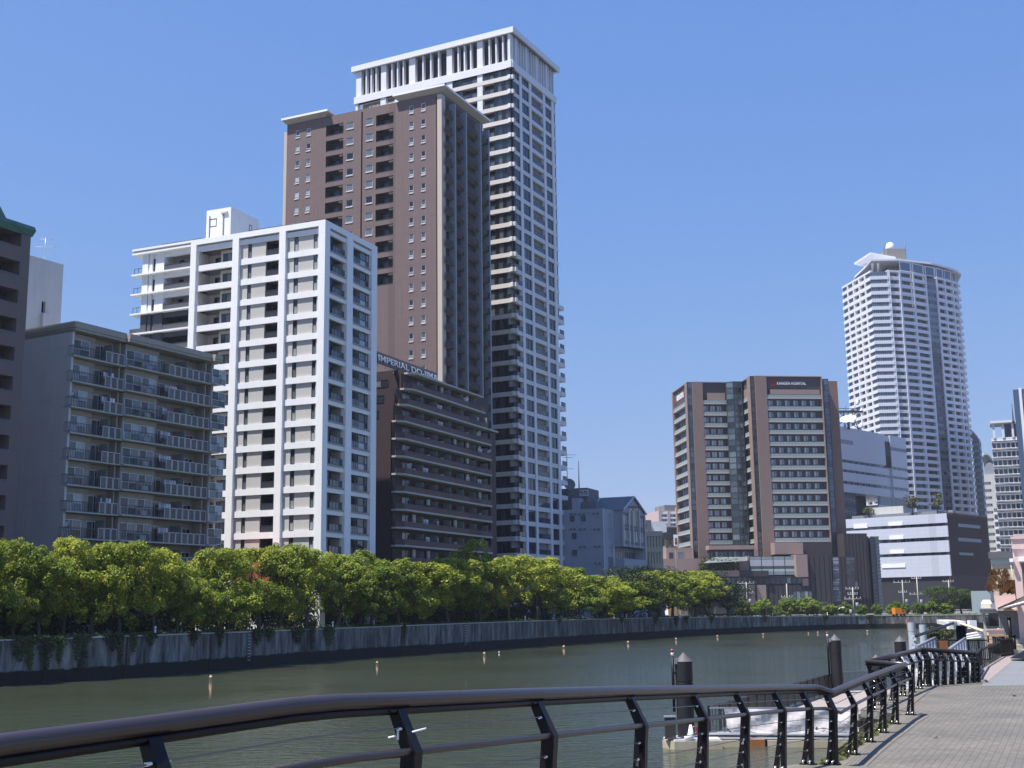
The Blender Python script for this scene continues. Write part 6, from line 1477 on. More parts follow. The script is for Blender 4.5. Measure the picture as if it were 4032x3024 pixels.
# ---------------------------------------------------------------- lamps, posts, poles, buoys
def lamp(px, yh, backd, curved, lb):
    p, nrm, v = wall_at(px); q = p+nrm*backd; q.x = ipx_x(px, q.y); zt = PD(px, yh, q.y).z; c = Vector((q.x, q.y, p.z-.35)); t = thing('park_lamp', c, lb, 'street lamp', 'lamps on the far bank'); m = MB()
    if curved: n = 8; pts = [c]+[Vector((c.x+.9*(1-math.cos(a))*(1 if curved > 0 else -1), c.y, zt-.9+.9*math.sin(a))) for a in [math.pi*.6*i/n for i in range(n+1)]]; m.tube(pts, .07, 'alu_frame', 6); hd = pts[-1]
    else: m.tube([c, Vector((c.x, c.y, zt))], .06, 'bark_dark' if px < 1500 else 'alu_frame', 6); hd = Vector((c.x, c.y, zt))
    part(m, 'pole', t); m = MB(); m.tube([hd+Vector((0, 0, -.22)), hd+Vector((0, 0, -.1)), hd+Vector((0, 0, .1)), hd+Vector((0, 0, .22))], [.12, .42, .40, .08], 'lamp_shell', 12); part(m, 'lamp_head', t)
mk('lamp_shell', (.62, .55, .40), .4)
for a in ((911, 2390, 4, 0, 'park lamp with a pale round head under the left trees'), (2183, 2384, 4, 0, 'park lamp with a pale globe below the pale trees'), (1075, 2392, 4, 0, 'thin dark park lamp beside the dry bush'), (3112, 2388, 3, 1, 'curved lamp in front of the big double shrub'), (3300, 2392, 2.5, 1, 'curved lamp left of the round shrubs')): lamp(*a)
for i, (px, lb) in enumerate([(620, 'beside the parked white thing under trees'), (1318, 'below the white apartment corner'), (2075, 'below the white tower'), (2424, 'left of the pair'), (2473, 'right of the pair'), (2553, 'below the dark trees'), (3047, 'left of the big double shrub'), (3262, 'right of the big double shrub')]):
    p, nrm, v = wall_at(px); q_ = p+nrm*.3; t = thing('bollard_light', (q_.x, q_.y, p.z-.1), 'short white post on the embankment wall, '+lb, 'post', 'short white posts on the embankment wall'); m = MB(); m.tube([q_-Vector((0, 0, .1)), q_+Vector((0, 0, .55))], .09, 'sign_white', 8); part(m, 'post', t); m = MB(); m.tube([q_+Vector((0, 0, .55)), q_+Vector((0, 0, .68)), q_+Vector((0, 0, .78))], [.13, .14, .04], 'sign_white', 8); part(m, 'cap', t)
def pole(px, y0, y1, D, lb, arms, boxes):
    zt = PD(px, y0, D).z; x = ipx_x(px, D); c = Vector((x, D, G_Z-.5)); t = thing('utility_pole', c, lb, 'utility pole', 'utility poles on the far bank'); m = MB(); m.tube([c, Vector((x, D, zt))], [.17, .12], 'slab_edge', 8); part(m, 'pole', t)
    for dz, w in arms: m = MB(); m.tube([Vector((x-w, D, zt-dz)), Vector((x+w*.9, D, zt-dz))], .07, 'slab_edge', 5); [m.tube([Vector((x+w*k_, D, zt-dz)), Vector((x+w*k_, D, zt-dz+.45))], .06, 'ac_white', 5) for k_ in (-.9, -.4, .4, .8)]; part(m, 'crossarm', t)
    for dz, dx in boxes: m = MB(); m.tube([Vector((x+dx, D, zt-dz-1.3)), Vector((x+dx, D, zt-dz))], .32, 'slate_light', 10); part(m, 'transformer', t)
pole(2943, 2292, 0, 300, 'utility pole with three crossarms before the lit podium panels', ((.3, 2.2), (1.6, 1.8), (2.6, 1.8)), ((4, .7),)); pole(3102, 2298, 0, 300, 'plain pale pole behind the big double shrub', ((3.2, 1.5),), ())
pole(3362, 2312, 0, 280, 'pole crowded with equipment before the striped podium', ((.4, 1.6), (1.6, 1.2), (2.6, 2.0)), ((3.4, .8), (4.9, -.7))); pole(3560, 2284, 0, 330, 'slim pole with lamp arm before the dark undercroft', ((.6, 2.4), (3.2, 1.2)), ((5, .8),)); pole(3618, 2270, 0, 330, 'tall pole with a box before the dark undercroft', ((.5, 1.4), (4.6, 2.2)), ((6, .8),)); pole(3743, 2283, 0, 340, 'short pole top at the corner of the louvred side', ((.5, 1.6),), ())
for px, ry in ((3571, 2255),): pass
mk('float_orange', (.55, .32, .20), .5, var=.1)
bl = [(830, 2667, .22), (1485, 2609, .2), (1907, 2573, .24), (1965, 2566, .12), (2220, 2546, .26), (2473, 2528, .26), (2662, 2515, .26), (2825, 2504, .25), (3005, 2496, .24), (3183, 2491, .18), (3220, 2489, .24), (3415, 2484, .26)]
names = ['nearest orange-topped float, far left below the lamp', 'orange float below the white apartment corner', 'orange float left of the tiny white one', 'tiny white float right beside an orange one', 'float below the gabled building', 'float below the last bright trees', 'float in line with the black pile at centre right', 'float right of the black pile', 'float left of the distant pair', 'tiny float at the left of the distant pair', 'float at the right of the distant pair', 'farthest float, left of the lettered white pile']
for (px, py, r), lb in zip(bl, names):
    r *= .72
    p = PZ(px, py+3, WATER_Z); t = thing('mooring_float', p, lb, 'buoy', 'floats in a line on the river'); m = MB(); n = 8; pts = [p+Vector((0, 0, -r*.4+r*1.8*i/n)) for i in range(n+1)]; m.tube(pts, [max(.02, r*math.sin(math.pi*(.08+.84*i/n))) for i in range(n+1)], 'float_orange' if r > .1 else 'sign_white', 10); part(m, 'float', t); m = MB(); m.tube([p+Vector((0, 0, r*1.35)), p+Vector((0, 0, r*1.6))], r*.25, 'sign_white', 8); part(m, 'cap', t)
# orange truck and banner
c = PD(3540, 2400, 264.0); c.z = WL[8][2]-.0; t = thing('orange_truck', c, 'small orange truck half hidden between the round shrubs', 'truck'); F = Fc(c, 12); mk('orange_paint', (.80, .26, .02), .4, var=.02)
m = MB(); m.box(F, -.9, .6, -1.4, 0, c.z+.4, c.z+1.75, 'orange_paint'); m.hexa([F.pt(.63, 0, c.z+.4), F.pt(1.6, 0, c.z+.4), F.pt(1.6, -1.4, c.z+.4), F.pt(.63, -1.4, c.z+.4), F.pt(.63, 0, c.z+1.4), F.pt(1.2, 0, c.z+1.4), F.pt(1.2, -1.4, c.z+1.4), F.pt(.63, -1.4, c.z+1.4)], 'orange_paint'); part(m, 'body', t)
for x in (-.6, 1.15):
    for d in (.02, -1.3): m = MB(); m.tube([F.pt(x, d, c.z+.3), F.pt(x, d-.15, c.z+.3)], .3, 'dark_metal', 12); part(m, 'wheel', t)
m = MB(); m.box(F, .7, 1.1, 0, .03, c.z+.95, c.z+1.3, 'glass'); part(m, 'window', t)
A = PD(2653, 2105, 385.0); F = Fc(A, 8); t = thing('vertical_banner', A, 'tall white banner with a dark mark and red emblem left of the hospital', 'sign'); u1 = F.u(2668, 2105); z0 = F.z(2660, 2150)
m = MB(); m.box(F, 0, u1, -.3, 0, z0, A.z, 'sign_white'); part(m, 'panel', t); m = MB(); m.tube([F.pt(u1*.5, -.5, G_Z), F.pt(u1*.5, -.5, A.z-1)], .15, 'dark_concrete', 6); part(m, 'post', t)
text3d(t, 'DS', F, u1*.2, u1*.8, .05, A.z-2.1, 1.1, 'dark_metal', .03, .05)
m = MB(); m.face([F.pt(u1*.5+.45*math.cos(k_*.7), .04, z0+.9+.55*math.sin(k_*.7)) for k_ in range(9)], 'sign_red'); part(m, 'emblem', t)
# ================================================================ near bank: promenade, railing, pontoon, house
def paver():
    m, n, l, b = nt('brick_paving'); g = n.new('ShaderNodeNewGeometry'); mp = n.new('ShaderNodeMapping'); mp.inputs['Rotation'].default_value = (0, 0, R(-66)); l.new(g.outputs['Position'], mp.inputs[0])
    bt = n.new('ShaderNodeTexBrick'); bt.inputs['Scale'].default_value = 1; bt.inputs['Brick Width'].default_value = .22; bt.inputs['Row Height'].default_value = .11; bt.inputs['Mortar Size'].default_value = .008; bt.inputs['Color1'].default_value = (.172, .156, .135, 1); bt.inputs['Color2'].default_value = (.145, .132, .115, 1); bt.inputs['Mortar'].default_value = (.118, .108, .096, 1); bt.inputs['Bias'].default_value = .0; l.new(mp.outputs[0], bt.inputs['Vector'])
    z = n.new('ShaderNodeTexNoise'); z.inputs['Scale'].default_value = .5; z.inputs['Detail'].default_value = 7; z.inputs['Roughness'].default_value = .7; l.new(g.outputs['Position'], z.inputs['Vector']); r = n.new('ShaderNodeMapRange'); r.inputs[3].default_value = .70; r.inputs[4].default_value = 1.18; r.inputs[1].default_value = .3; r.inputs[2].default_value = .7; l.new(z.outputs[0], r.inputs[0])
    z2 = n.new('ShaderNodeTexNoise'); z2.inputs['Scale'].default_value = 9; z2.inputs['Detail'].default_value = 4; l.new(g.outputs['Position'], z2.inputs['Vector']); r2 = n.new('ShaderNodeMapRange'); r2.inputs[1].default_value = .3; r2.inputs[2].default_value = .7; r2.inputs[3].default_value = .88; r2.inputs[4].default_value = 1.1; l.new(z2.outputs[0], r2.inputs[0])
    q = n.new('ShaderNodeMath'); q.operation = 'MULTIPLY'; l.new(r.outputs[0], q.inputs[0]); l.new(r2.outputs[0], q.inputs[1]); cc = n.new('ShaderNodeCombineColor'); [l.new(q.outputs[0], cc.inputs[i]) for i in range(3)]
    mx = n.new('ShaderNodeMix'); mx.data_type = 'RGBA'; mx.blend_type = 'MULTIPLY'; mx.inputs[0].default_value = 1; l.new(bt.outputs[0], mx.inputs[6]); l.new(cc.outputs[0], mx.inputs[7]); l.new(mx.outputs[2], b.inputs['Base Color']); b.inputs['Roughness'].default_value = .85
    bp = n.new('ShaderNodeBump'); bp.inputs['Strength'].default_value = .6; bp.inputs['Distance'].default_value = .008; l.new(bt.outputs[1], bp.inputs['Height']); bp.invert = True; l.new(bp.outputs[0], b.inputs['Normal'])
paver()
mk('kerb_stone', (.165, .15, .122), .85, var=.2, scale=2, fine=.2, bump=.4, joint=(R(66), .9, 0, .35, .02)); mk('grey_paving', (.19, .195, .205), .7, var=.08, joint=(R(66), .6, 0, .15, .015)); mk('pink_paving', (.29, .24, .22), .8, var=.08, joint=(R(66), .3, 0, .15, .012))
mk('rail_brown', (.055, .043, .044), .30, metal=.35, var=.06, spec=.6); mk('post_black', (.010, .008, .010), .42, metal=.1, var=.15, scale=5, spec=.25); mk('cable', (.25, .24, .24), .35, metal=.8); mk('bolt', (.75, .74, .72), .25, metal=.9)
RP = [(-900, 3105, 4.0), (-400, 3013, 4.45), (0, 2934, 5.0), (583, 2857, 5.75), (1150, 2781, 6.6), (1330, 2765, 6.95), (1575, 2755, 7.5), (2105, 2733, 9.2), (2465, 2721, 11.0), (2725, 2715, 13.0), (2895, 2711, 14.8), (3045, 2708, 16.6), (3155, 2707, 17.9), (3215, 2707, 18.5)]
RW = [PD(*p) for p in RP]
flat = [(3256, 2697, 18.75), (3332, 2672, 20.65), (3398, 2644, 22.4), (3452, 2624, 23.9), (3502, 2609, 25.6), (3549, 2597, 27.0)]
RW += [Vector((ipx_x(px, D), D, 1.05)) for px, _, D in flat]
for p in RW[-8:-6]: p.z = max(p.z, 1.05)
print('rail', [tuple(round(c, 2) for c in p) for p in RW])
C1 = RW[-1]; C2 = Vector((7.9, 28.4, 1.05)); C3 = Vector((11.6, 36.0, 1.05)); C4 = Vector((13.7, 37.6, .86)); C5 = Vector((14.0, 38.6, .9))
def rail_run(pts, posts, label, first_name='railing', toggles=True, cables=True):
    """top rail on leaning plate posts, a thinner middle rail, wire ropes"""
    t = thing('railing', (pts[0].x, pts[0].y, pts[0].z-1.05), label, 'railing', 'dark promenade railings')
    m = MB(); m.tube(pts, .046, 'rail_brown', 14); part(m, 'top_rail', t)
    m = MB(); m.tube([p-Vector((0, 0, .062)) for p in pts], .026, 'post_black', 6); part(m, 'rail_web', t)
    def off(i, o, dz):               # point i of the run shifted sideways to the land by o
        a, b = pts[max(i-1, 0)], pts[min(i+1, len(pts)-1)]; v = (b-a); v.z = 0; v.normalize(); n = Vector((v.y, -v.x, 0)); return pts[i]+n*o+Vector((0, 0, dz))
    m = MB(); m.tube([off(i, .115, -.29) for i in range(len(pts))], .024, 'rail_brown', 10); part(m, 'middle_rail', t)
    if cables:
        for o, dz in ((.06, -.16), (.10, -.43), (.085, -.57), (.07, -.71), (.055, -.85)): m = MB(); m.tube([off(i, o, dz) for i in range(len(pts))], .0045, 'cable', 5); part(m, 'wire_rope', t)
    for p, v in posts:
        v = Vector((v.x, v.y, 0)).normalized(); n = Vector((v.y, -v.x, 0)); th = .04; b = MB()
        P = lambda o, z, s: p+n*o+Vector((0, 0, z-1.05))+v*s
        prof_l = [(-.035, 1.0), (.06, .77), (.03, .42), (-.045, .02)]; prof_r = [(.035, 1.0), (.16, .76), (.145, .60), (.115, .02)]
        for i in range(3):
            (a0, z0), (a1, z1) = prof_l[i], prof_l[i+1]; (b0, y0), (b1, y1) = prof_r[i], prof_r[i+1]
            if i < 2: b.hexa([P(a1, z1, -th), P(b1, y1, -th), P(b1, y1, th), P(a1, z1, th), P(a0, z0, -th), P(b0, y0, -th), P(b0, y0, th), P(a0, z0, th)], 'post_black')
        za, zb = .42, .02
        for (l0, l1, r0, r1) in ((.03, -.045, .085, .015), (.0875, .055, .145, .115)): b.hexa([P(l1, zb, -th), P(r1, zb, -th), P(r1, zb, th), P(l1, zb, th), P(l0, .60 if l0 > .05 else .42, -th), P(r0, .60 if l0 > .05 else .42, -th), P(r0, .60 if l0 > .05 else .42, th), P(l0, .60 if l0 > .05 else .42, th)], 'post_black')
        b.hexa([P(-.07, 0, -.06), P(.15, 0, -.06), P(.15, 0, .06), P(-.07, 0, .06), P(-.07, .02, -.06), P(.15, .02, -.06), P(.15, .02, .06), P(-.07, .02, .06)], 'post_black')
        b.hexa([P(-.03, .985, -.09), P(.035, .985, -.09), P(.035, .985, .09), P(-.03, .985, .09), P(-.03, 1.0, -.12), P(.035, 1.0, -.12), P(.035, 1.0, .12), P(-.03, 1.0, .12)], 'post_black')
        o = part(b, 'post', t); k = MB()
        for a, z in ((-.01, .055), (.085, .055)): k.tube([P(a, z, -th-.02), P(a, z, th+.02)], .016, 'bolt', 6); k.tube([P(a, .02, -th-.03), P(a, .06, -th-.03)], .014, 'bolt', 6)
        for o_, z in ((.06, .89), (.10, .62), (.085, .48), (.07, .34), (.055, .20)): k.tube([P(o_, z, -th-.035), P(o_, z, th+.035)], .010, 'bolt', 6)
        part(k, 'bolts', o)
    return t
def along(px, D=None):
    for i in range(len(RW)-1):
        a, b = RW[i], RW[i+1]; xa, xb = ipx(a)[0], ipx(b)[0]
        if xa <= px <= xb:
            lo, hi = 0., 1.
            for _ in range(30):
                t = (lo+hi)/2; x = ipx(a.lerp(b, t))[0]
                if x < px: lo = t
                else: hi = t
            return a.lerp(b, t), b-a
posts = [along(px) for px in (-460, 590, 1560, 2108, 2476, 2726, 2895, 3045, 3155, 3252, 3331, 3397, 3452, 3502)]+[(C1, Vector((.4, .9, 0)))]
rail_run(RW, [p for p in posts if p], 'long dark railing with leaning posts curving through the foreground')
pk_ = PD(1590, 2890, 7.45); t = thing('cable_tie', pk_, 'small white tie wrapped round the second foreground railing post', 'cable tie'); m = MB(); m.tube([pk_+Vector((-.09, 0, -.02)), pk_+Vector((.0, -.03, .0)), pk_+Vector((.13, 0, .03))], .006, 'sign_white', 5); part(m, 'band', t); m = MB(); m.tube([pk_+Vector((-.03, -.04, -.03)), pk_+Vector((-.03, -.04, .02))], .009, 'sign_white', 5); part(m, 'knot', t)
rail_run([C1, C2], [(C1.lerp(C2, .98), C2-C1)], 'short return of the dark railing at its outward corner')
pp = [C2.lerp(C3, x) for x in (.16, .34, .52, .70, .86, .99)]; rail_run([C2, C3], [(p, C3-C2) for p in pp], 'dark railing running back from the outward corner to the gangway')
pp = [C3.lerp(C4, x) for x in (.06, .2, .34, .48, .62, .76, .88, .98)]; rail_run([C3, C4, C5], [(p, C4-C3) for p in pp], 'dense row of dark leaning posts beside the gangway')
# promenade
def poly(name, ring, z, mat, mside=None, z0=None, kind='structure'):
    m = MB()
    if z0 is None: m.face([(p[0], p[1], z) for p in ring], mat)
    else: m.prism([(p[0], p[1]) for p in ring], z0, z, mside or mat, mat)
    o = m.build(name); tag(o, kind=kind); return o
def side(p, a, b, o): v = Vector((b.x-a.x, b.y-a.y, 0)).normalized(); return (p.x+v.y*o, p.y-v.x*o)
edge = [side(RW[i], RW[max(i-1, 0)], RW[min(i+1, len(RW)-1)], -.16) for i in range(len(RW))]
E5 = (17.0, 46.0); E6 = (21.0, 54.6); E7 = (24.5, 62.0); E8 = (31, 76)
ring = edge[:-1]+[(C1.x-.1, C1.y+.1), (C2.x-.2, C2.y+.05), (C2.x-.1, C2.y+.4), (C3.x-.25, C3.y+.2), (C4.x-.2, C4.y+.3), (14.0, 39.5), E5, E6, E7, E8, (130, 76), (130, -30), (-4, -30)]
poly('promenade', ring[::-1], -.012, 'brick_paving', 'quay_concrete', -.16)
q3 = [(x+4.2, y-1.2) for x, y in ring[:len(edge)+4]]+[(20, 40), (22.5, 50), (26, 60), (36, 76), (129, 76), (129, -29), (3, -29)]
poly('quay', q3[::-1], -.2, 'quay_concrete', 'quay_concrete', -4.3)
# kerb strip under the posts, second and farther pavings as thin sheets
inner = [side(RW[i], RW[max(i-1, 0)], RW[min(i+1, len(RW)-1)], .42) for i in range(len(RW))]
n0 = 12; ks = edge[n0:-1]+[(C1.x-.1, C1.y+.1)]; ki = inner[n0:-1]+[(C1.x+.34, C1.y-.3)]
poly('kerb', ks+ki[::-1], -.004, 'kerb_stone'); poly('kerb', [(C1.x-.08, C1.y+.1), (C2.x-.18, C2.y+.05), (C2.x-.08, C2.y+.38), (C3.x-.23, C3.y+.2), (C4.x-.2, C4.y+.28), (C4.x+.3, C4.y-.25), (C3.x+.15, C3.y-.35), (C2.x+.75, C2.y-.2), (C1.x+.3, C1.y-.2)][::-1], .0, 'kerb_stone')
poly('path', [(13.2, 35.9), (130, 35.9), (130, 76), (31.2, 76), (24.9, 62), (21.8, 54.7), (17.75, 45.9)][::-1], -.006, 'grey_paving'); poly('path', [(14.05, 38.0), (13.2, 35.9), (17.75, 45.9), (21.8, 54.7), (24.9, 62), (31.2, 76), E8, E7, E6, E5], -.002, 'pink_paving')
m = MB(); rr = [Vector((p.x, p.y, 0)) for p in RW[:13]]
for i in range(12):
    a, b = rr[i], rr[i+1]; za, zb = max(.0, RW[i].z-1.05), max(.0, RW[i+1].z-1.05); a0, b0 = Vector(edge[i]+(0,)), Vector(edge[i+1]+(0,))
    m.hexa([(a0.x, a0.y, -.05), (b0.x, b0.y, -.05), (b0.x+9, b0.y-3.5, -.05), (a0.x+9, a0.y-3.5, -.05), (a0.x, a0.y, za), (b0.x, b0.y, zb), (b0.x+9, b0.y-3.5, zb), (a0.x+9, a0.y-3.5, za)], 'kerb_stone')
tag(m.build('ramp'), kind='structure')
for (px, py, r, lb, c_) in ((3686, 2906, .055, 'tiny pale scrap lying on the brick paving', 'sign_white'), (3994, 2741, .07, 'small dark lump on the brick paving near the right edge', 'dark_metal')):
    p = PZ(px, py, 0); t = MB(); 
    for k_ in range(5): a = rnd.uniform(0, 6); t.face([p+Vector((math.cos(a)*r, math.sin(a)*r, .0)), p+Vector((math.cos(a+1.5)*r*.7, math.sin(a+1.5)*r, .02)), p+Vector((math.cos(a+3)*r, math.sin(a+3)*r*.7, .035)), p+Vector((math.cos(a+4.5)*r*.6, math.sin(a+4.5)*r, .01))], c_)
    tag(t.build('litter', None, p), lb, 'litter')
b = MB()
for _ in range(700):
    i = rnd.randint(12, 17); a, q_ = Vector(edge[i]+(0,)), Vector(edge[i+1]+(0,)); p = a.lerp(q_, rnd.random())+Vector((rnd.uniform(-.06, .16), rnd.uniform(-.1, .1), 0)); s_ = rnd.uniform(.03, .09); n_ = Vector((rnd.uniform(-1, 1), rnd.uniform(-1, 1), .6)).normalized(); x = n_.cross(Vector((0, 0, 1))).normalized(); y = n_.cross(x); p.z = s_*.3; b.face([p-x*s_, p-y*s_*.6, p+x*s_, p+y*s_*.6], 'leaf_olive')
tag(b.build('weeds', None, Vector(edge[14]+(0,))), 'low weeds and moss along the kerb below the railing posts', 'plants', kind='stuff')
# ---------------------------------------------------------------- mooring piles
mk('pile_black', (.022, .021, .024), .5, var=.2, streak=.15); mk('pile_cap', (.11, .10, .11), .6, var=.1); mk('pile_white', (.46, .49, .54), .5, var=.1, streak=.1); mk('lamp_red', (.32, .05, .035), .3); mk('concrete_wet', (.33, .30, .24), .9, var=.2, scale=2, streak=.2); mk('rust', (.28, .12, .05), .9, var=.3, scale=3)
def pile(px, ytop, D, dia, lb, col='pile_black', cone=True, beacon=0):
    x = ipx_x(px, D); zt = PD(px, ytop, D).z; c = Vector((x, D, WATER_Z)); t = thing('mooring_pile', c, lb, 'mooring pile', 'mooring piles'); r = dia/2; m = MB(); m.tube([c-Vector((0, 0, 2)), Vector((x, D, zt-.85)), Vector((x, D, zt-.84)), Vector((x, D, zt-.80)), Vector((x, D, zt-.79)), Vector((x, D, zt))], [r, r, r*.96, r*.96, r*1.02, r*1.02], col, 28, smooth=False); part(m, 'shaft', t)
    m = MB()
    if cone: m.tube([Vector((x, D, zt)), Vector((x, D, zt+dia*.52))], [r*1.03, .01], 'pile_cap', 28, smooth=False)
    else: m.tube([Vector((x, D, zt)), Vector((x, D, zt+.06))], [r*.98, r*.9], 'pile_cap', 28)
    part(m, 'cap', t)
    if beacon:
        q_ = Vector((x-r-.12, D-.1, zt)); m = MB(); m.tube([q_-Vector((0, 0, 2.0)), q_+Vector((0, 0, .22))], .055, 'post_black', 8); m.box(Fc(q_, 0), -.05, r+.15, -.04, .04, zt-.5, zt-.42, 'post_black'); m.box(Fc(q_, 0), .06, .2, -.1, .1, zt-.1, zt+.12, 'slate_light'); o = part(m, 'beacon_pole', t)
        m = MB(); m.tube([q_+Vector((0, 0, .22)), q_+Vector((0, 0, .38))], .06, 'sign_white', 10); m.tube([q_+Vector((0, 0, .38)), q_+Vector((0, 0, .5))], [.07, .05], 'lamp_red', 10); part(m, 'lamp', o)
    return t, c, zt, r
pile(2684, 2604, 52, .70, 'nearest black mooring pile with grey cone cap, left of the pontoon', beacon=1); pile(3280, 2521, 75, .68, 'black mooring pile with a red-topped beacon at the far pontoon corner', beacon=1); pile(3535, 2526, 77, .68, 'black mooring pile behind the railing, right of the pontoon'); pile(3437, 2612, 53, .72, 'low dark mooring pile seen through the railing corner')
t, c, zt, r = pile(3584, 2451, 115, .70, 'tall pale mooring pile with vertical BANK lettering', 'pile_white', False); m = MB(); m.tube([c+Vector((-r-.1, -.1, 2)), Vector((c.x-r-.1, c.y-.1, zt+.3))], .022, 'lamp_red', 6); part(m, 'beacon_pole', t)
class Rot:
    def __init__(s, c, d): s.c = c; s.d = d
    def pt(s, u, d, z): return Vector((s.c.x+z, s.c.y-s.d-.02-d-(.0), s.c.z-u))
text3d(t, 'BANK', Rot(Vector((c.x-.17, c.y, zt-1.15)), r), 0, 2.9, .03, 0, .42, 'sign_white', .03, .06)
t, c, zt, r = pile(3628, 2460, 128, .70, 'plain pale mooring pile right of the lettered one', 'pile_white', False); m = MB(); m.tube([Vector((c.x+.05, c.y, zt)), Vector((c.x+.05, c.y, zt+.9))], .04, 'slate_light', 5); part(m, 'rod', t)
# ---------------------------------------------------------------- pontoon
mk('deck_pink', (.31, .27, .25), .85, var=.12, streak=0, joint=(R(66), 2.0, 0, .25, .05)); mk('float_concrete', (.40, .35, .26), .9, var=.18, scale=2, streak=.25); mk('panel_dark', (.055, .048, .042), .6, var=.2, scale=3); 
def banner_mat():
    m, n, l, b = nt('banner_cloth'); g = n.new('ShaderNodeNewGeometry'); z = n.new('ShaderNodeTexNoise'); z.inputs['Scale'].default_value = 1.1; z.inputs['Detail'].default_value = 6; z.inputs['Distortion'].default_value = 1.2; l.new(g.outputs['Position'], z.inputs['Vector'])
    r = n.new('ShaderNodeValToRGB'); e = r.color_ramp.elements; e[0].position = .40; e[0].color = (.72, .68, .69, 1); e[1].position = .78; e[1].color = (.34, .20, .10, 1); x = e.new(.62); x.color = (.62, .57, .57, 1); l.new(z.outputs[0], r.inputs[0]); l.new(r.outputs[0], b.inputs['Base Color']); b.inputs['Roughness'].default_value = .8
banner_mat()
DZ = -2.86
def pontoon():
    A, Bq, Cq, Dq = (7.9, 52.2), (13.75, 51.1), (22.5, 77.6), (19.3, 76.6)
    t = thing('pontoon', (A[0], A[1], WATER_Z), 'floating pontoon with a pinkish deck and pale concrete floats beside the promenade', 'pontoon')
    m = MB(); m.prism([Bq, (24.5, 79), Dq, A], DZ-.12, DZ, 'slab_edge', 'deck_pink'); part(m, 'deck', t)
    v = (Vector(Bq)-Vector(A)).normalized(); F = Fc(A, math.degrees(math.atan2(v.y, v.x))); ln = (Vector(Bq)-Vector(A)).length
    for i, (a, b, m_) in enumerate(((.25, 1.5, 'float_concrete'), (1.6, 2.2, 'rust'), (2.3, ln, 'float_concrete'))):
        m = MB(); m.box(F, a, b, -3, .34 if m_ != 'rust' else .4, WATER_Z-.2, DZ-.18 if m_ != 'rust' else DZ-.14, m_); part(m, 'float', t)
    for z in (DZ-.14, DZ+.02): m = MB(); m.box(F, -.1, ln, -.1, .22, z, z+.07, 'white_concrete'); part(m, 'fender_beam', t)
    # guard of the front edge
    g = MB(); H = 1.1; g.box(F, 0, ln, .02, .08, DZ+H-.06, DZ+H, 'slate_light'); g.box(F, 0, ln, .02, .06, DZ+.12, DZ+.16, 'slate_light')
    n = 44
    for i in range(n+1): x = (ln-.03)*i/n; g.box(F, x, x+.025 if i % 6 else x+.05, .03, .055, DZ+.05, DZ+H-.05, 'slate_light' if x > .5 else 'dark_metal')
    part(g, 'front_guard', t)
    # solid fence along the river side
    v = (Vector(Dq)-Vector(A)).normalized(); G = Fc(A, math.degrees(math.atan2(v.y, v.x))); L_ = (Vector(Dq)-Vector(A)).length; N = 17
    for i in range(N):
        a, b = L_*i/N, L_*(i+1)/N-.08; m = MB()
        if i > 0: m.box(G, a+.06, b, -.03, .0, DZ+.12, DZ+1.06, 'panel_dark')
        m.box(G, a, a+.07, -.05, .05, DZ, DZ+1.15, 'dark_metal'); m.box(G, a, b+.08, -.04, .04, DZ+1.06, DZ+1.12, 'dark_metal'); part(m, 'fence_panel', t)
    v = (Vector((24.5, 79))-Vector(Dq)).normalized(); K = Fc(Dq, math.degrees(math.atan2(v.y, v.x))); m = MB(); rail(m, K, 0, 5.7, 0, DZ, 1.15, 'slate_light', None, 36, .025); part(m, 'mesh_fence', t)
    # left float with fittings round the nearest pile
    m = MB(); c = Vector((7.0, 51.6)); m.prism([(5.9, 51.7), (6.3, 51.0), (8.2, 50.9), (8.3, 52.9), (6.1, 52.9)], WATER_Z-.2, WATER_Z+.32, 'float_concrete'); m.prism([(6.0, 51.75), (6.35, 51.1), (8.15, 51.0), (8.2, 52.7), (6.2, 52.7)], WATER_Z+.32, WATER_Z+.38, 'white_concrete'); part(m, 'pile_float', t)
    tt = t
    # banner hung on the guard
    o = thing('banner', F.pt(.9, .12, DZ), 'creased white cloth banner with rust stains and faint dark writing, on the pontoon guard', 'banner'); m = MB(); nx, nz = 60, 8; r_ = random.Random(2); tp = lambda u: DZ+1.04
    def low(u): q = (u-.5)/(ln-.6); return DZ+.10+(.42*max(0, 1-q*9)**1.5)+.04*math.sin(u*5)
    gr = [[None]*(nz+1) for _ in range(nx+1)]
    for i in range(nx+1):
        u = .62+(ln-.75)*i/nx
        for j in range(nz+1):
            f = j/nz; z = low(u)+(tp(u)-low(u))*f; d = .13+.05*math.sin(u*7+f*3)*(1-f)+.035*math.sin(u*3.1-f*6)+r_.uniform(-.008, .008); gr[i][j] = F.pt(u+(.12*(1-f) if i == 0 else 0), d, z)
    for i in range(nx):
        for j in range(nz): m.face([gr[i][j], gr[i+1][j], gr[i+1][j+1], gr[i][j+1]], 'banner_cloth', True)
    part(m, 'cloth', o)
    w = MB(); x = 2.6                 # worn characters along the lower hem
    for ch in range(17):
        x += .20 if ch not in (4, 8, 12) else .42
        if x > ln-.3: break
        for k_ in range(4): a = r_.uniform(0, .12); w.box(F, x+a, x+a+r_.choice((.02, .07)), .205, .21, DZ+.22+r_.uniform(0, .12), DZ+.24+r_.uniform(.02, .13), 'slate_light')
    part(w, 'faded_writing', o)
    p = Vector((6.2, 51.3, WATER_Z+.38)); o = thing('deck_box', p, 'upright dark box on the small float left of the nearest pile', 'box'); Fp = Fc(p, 0); m = MB(); m.box(Fp, -.22, .2, -.2, .1, p.z, p.z+.85, 'panel_dark'); part(m, 'body', o); m = MB(); m.box(Fp, -.25, .23, -.23, .13, p.z+.85, p.z+.9, 'slate_light'); part(m, 'lid', o)
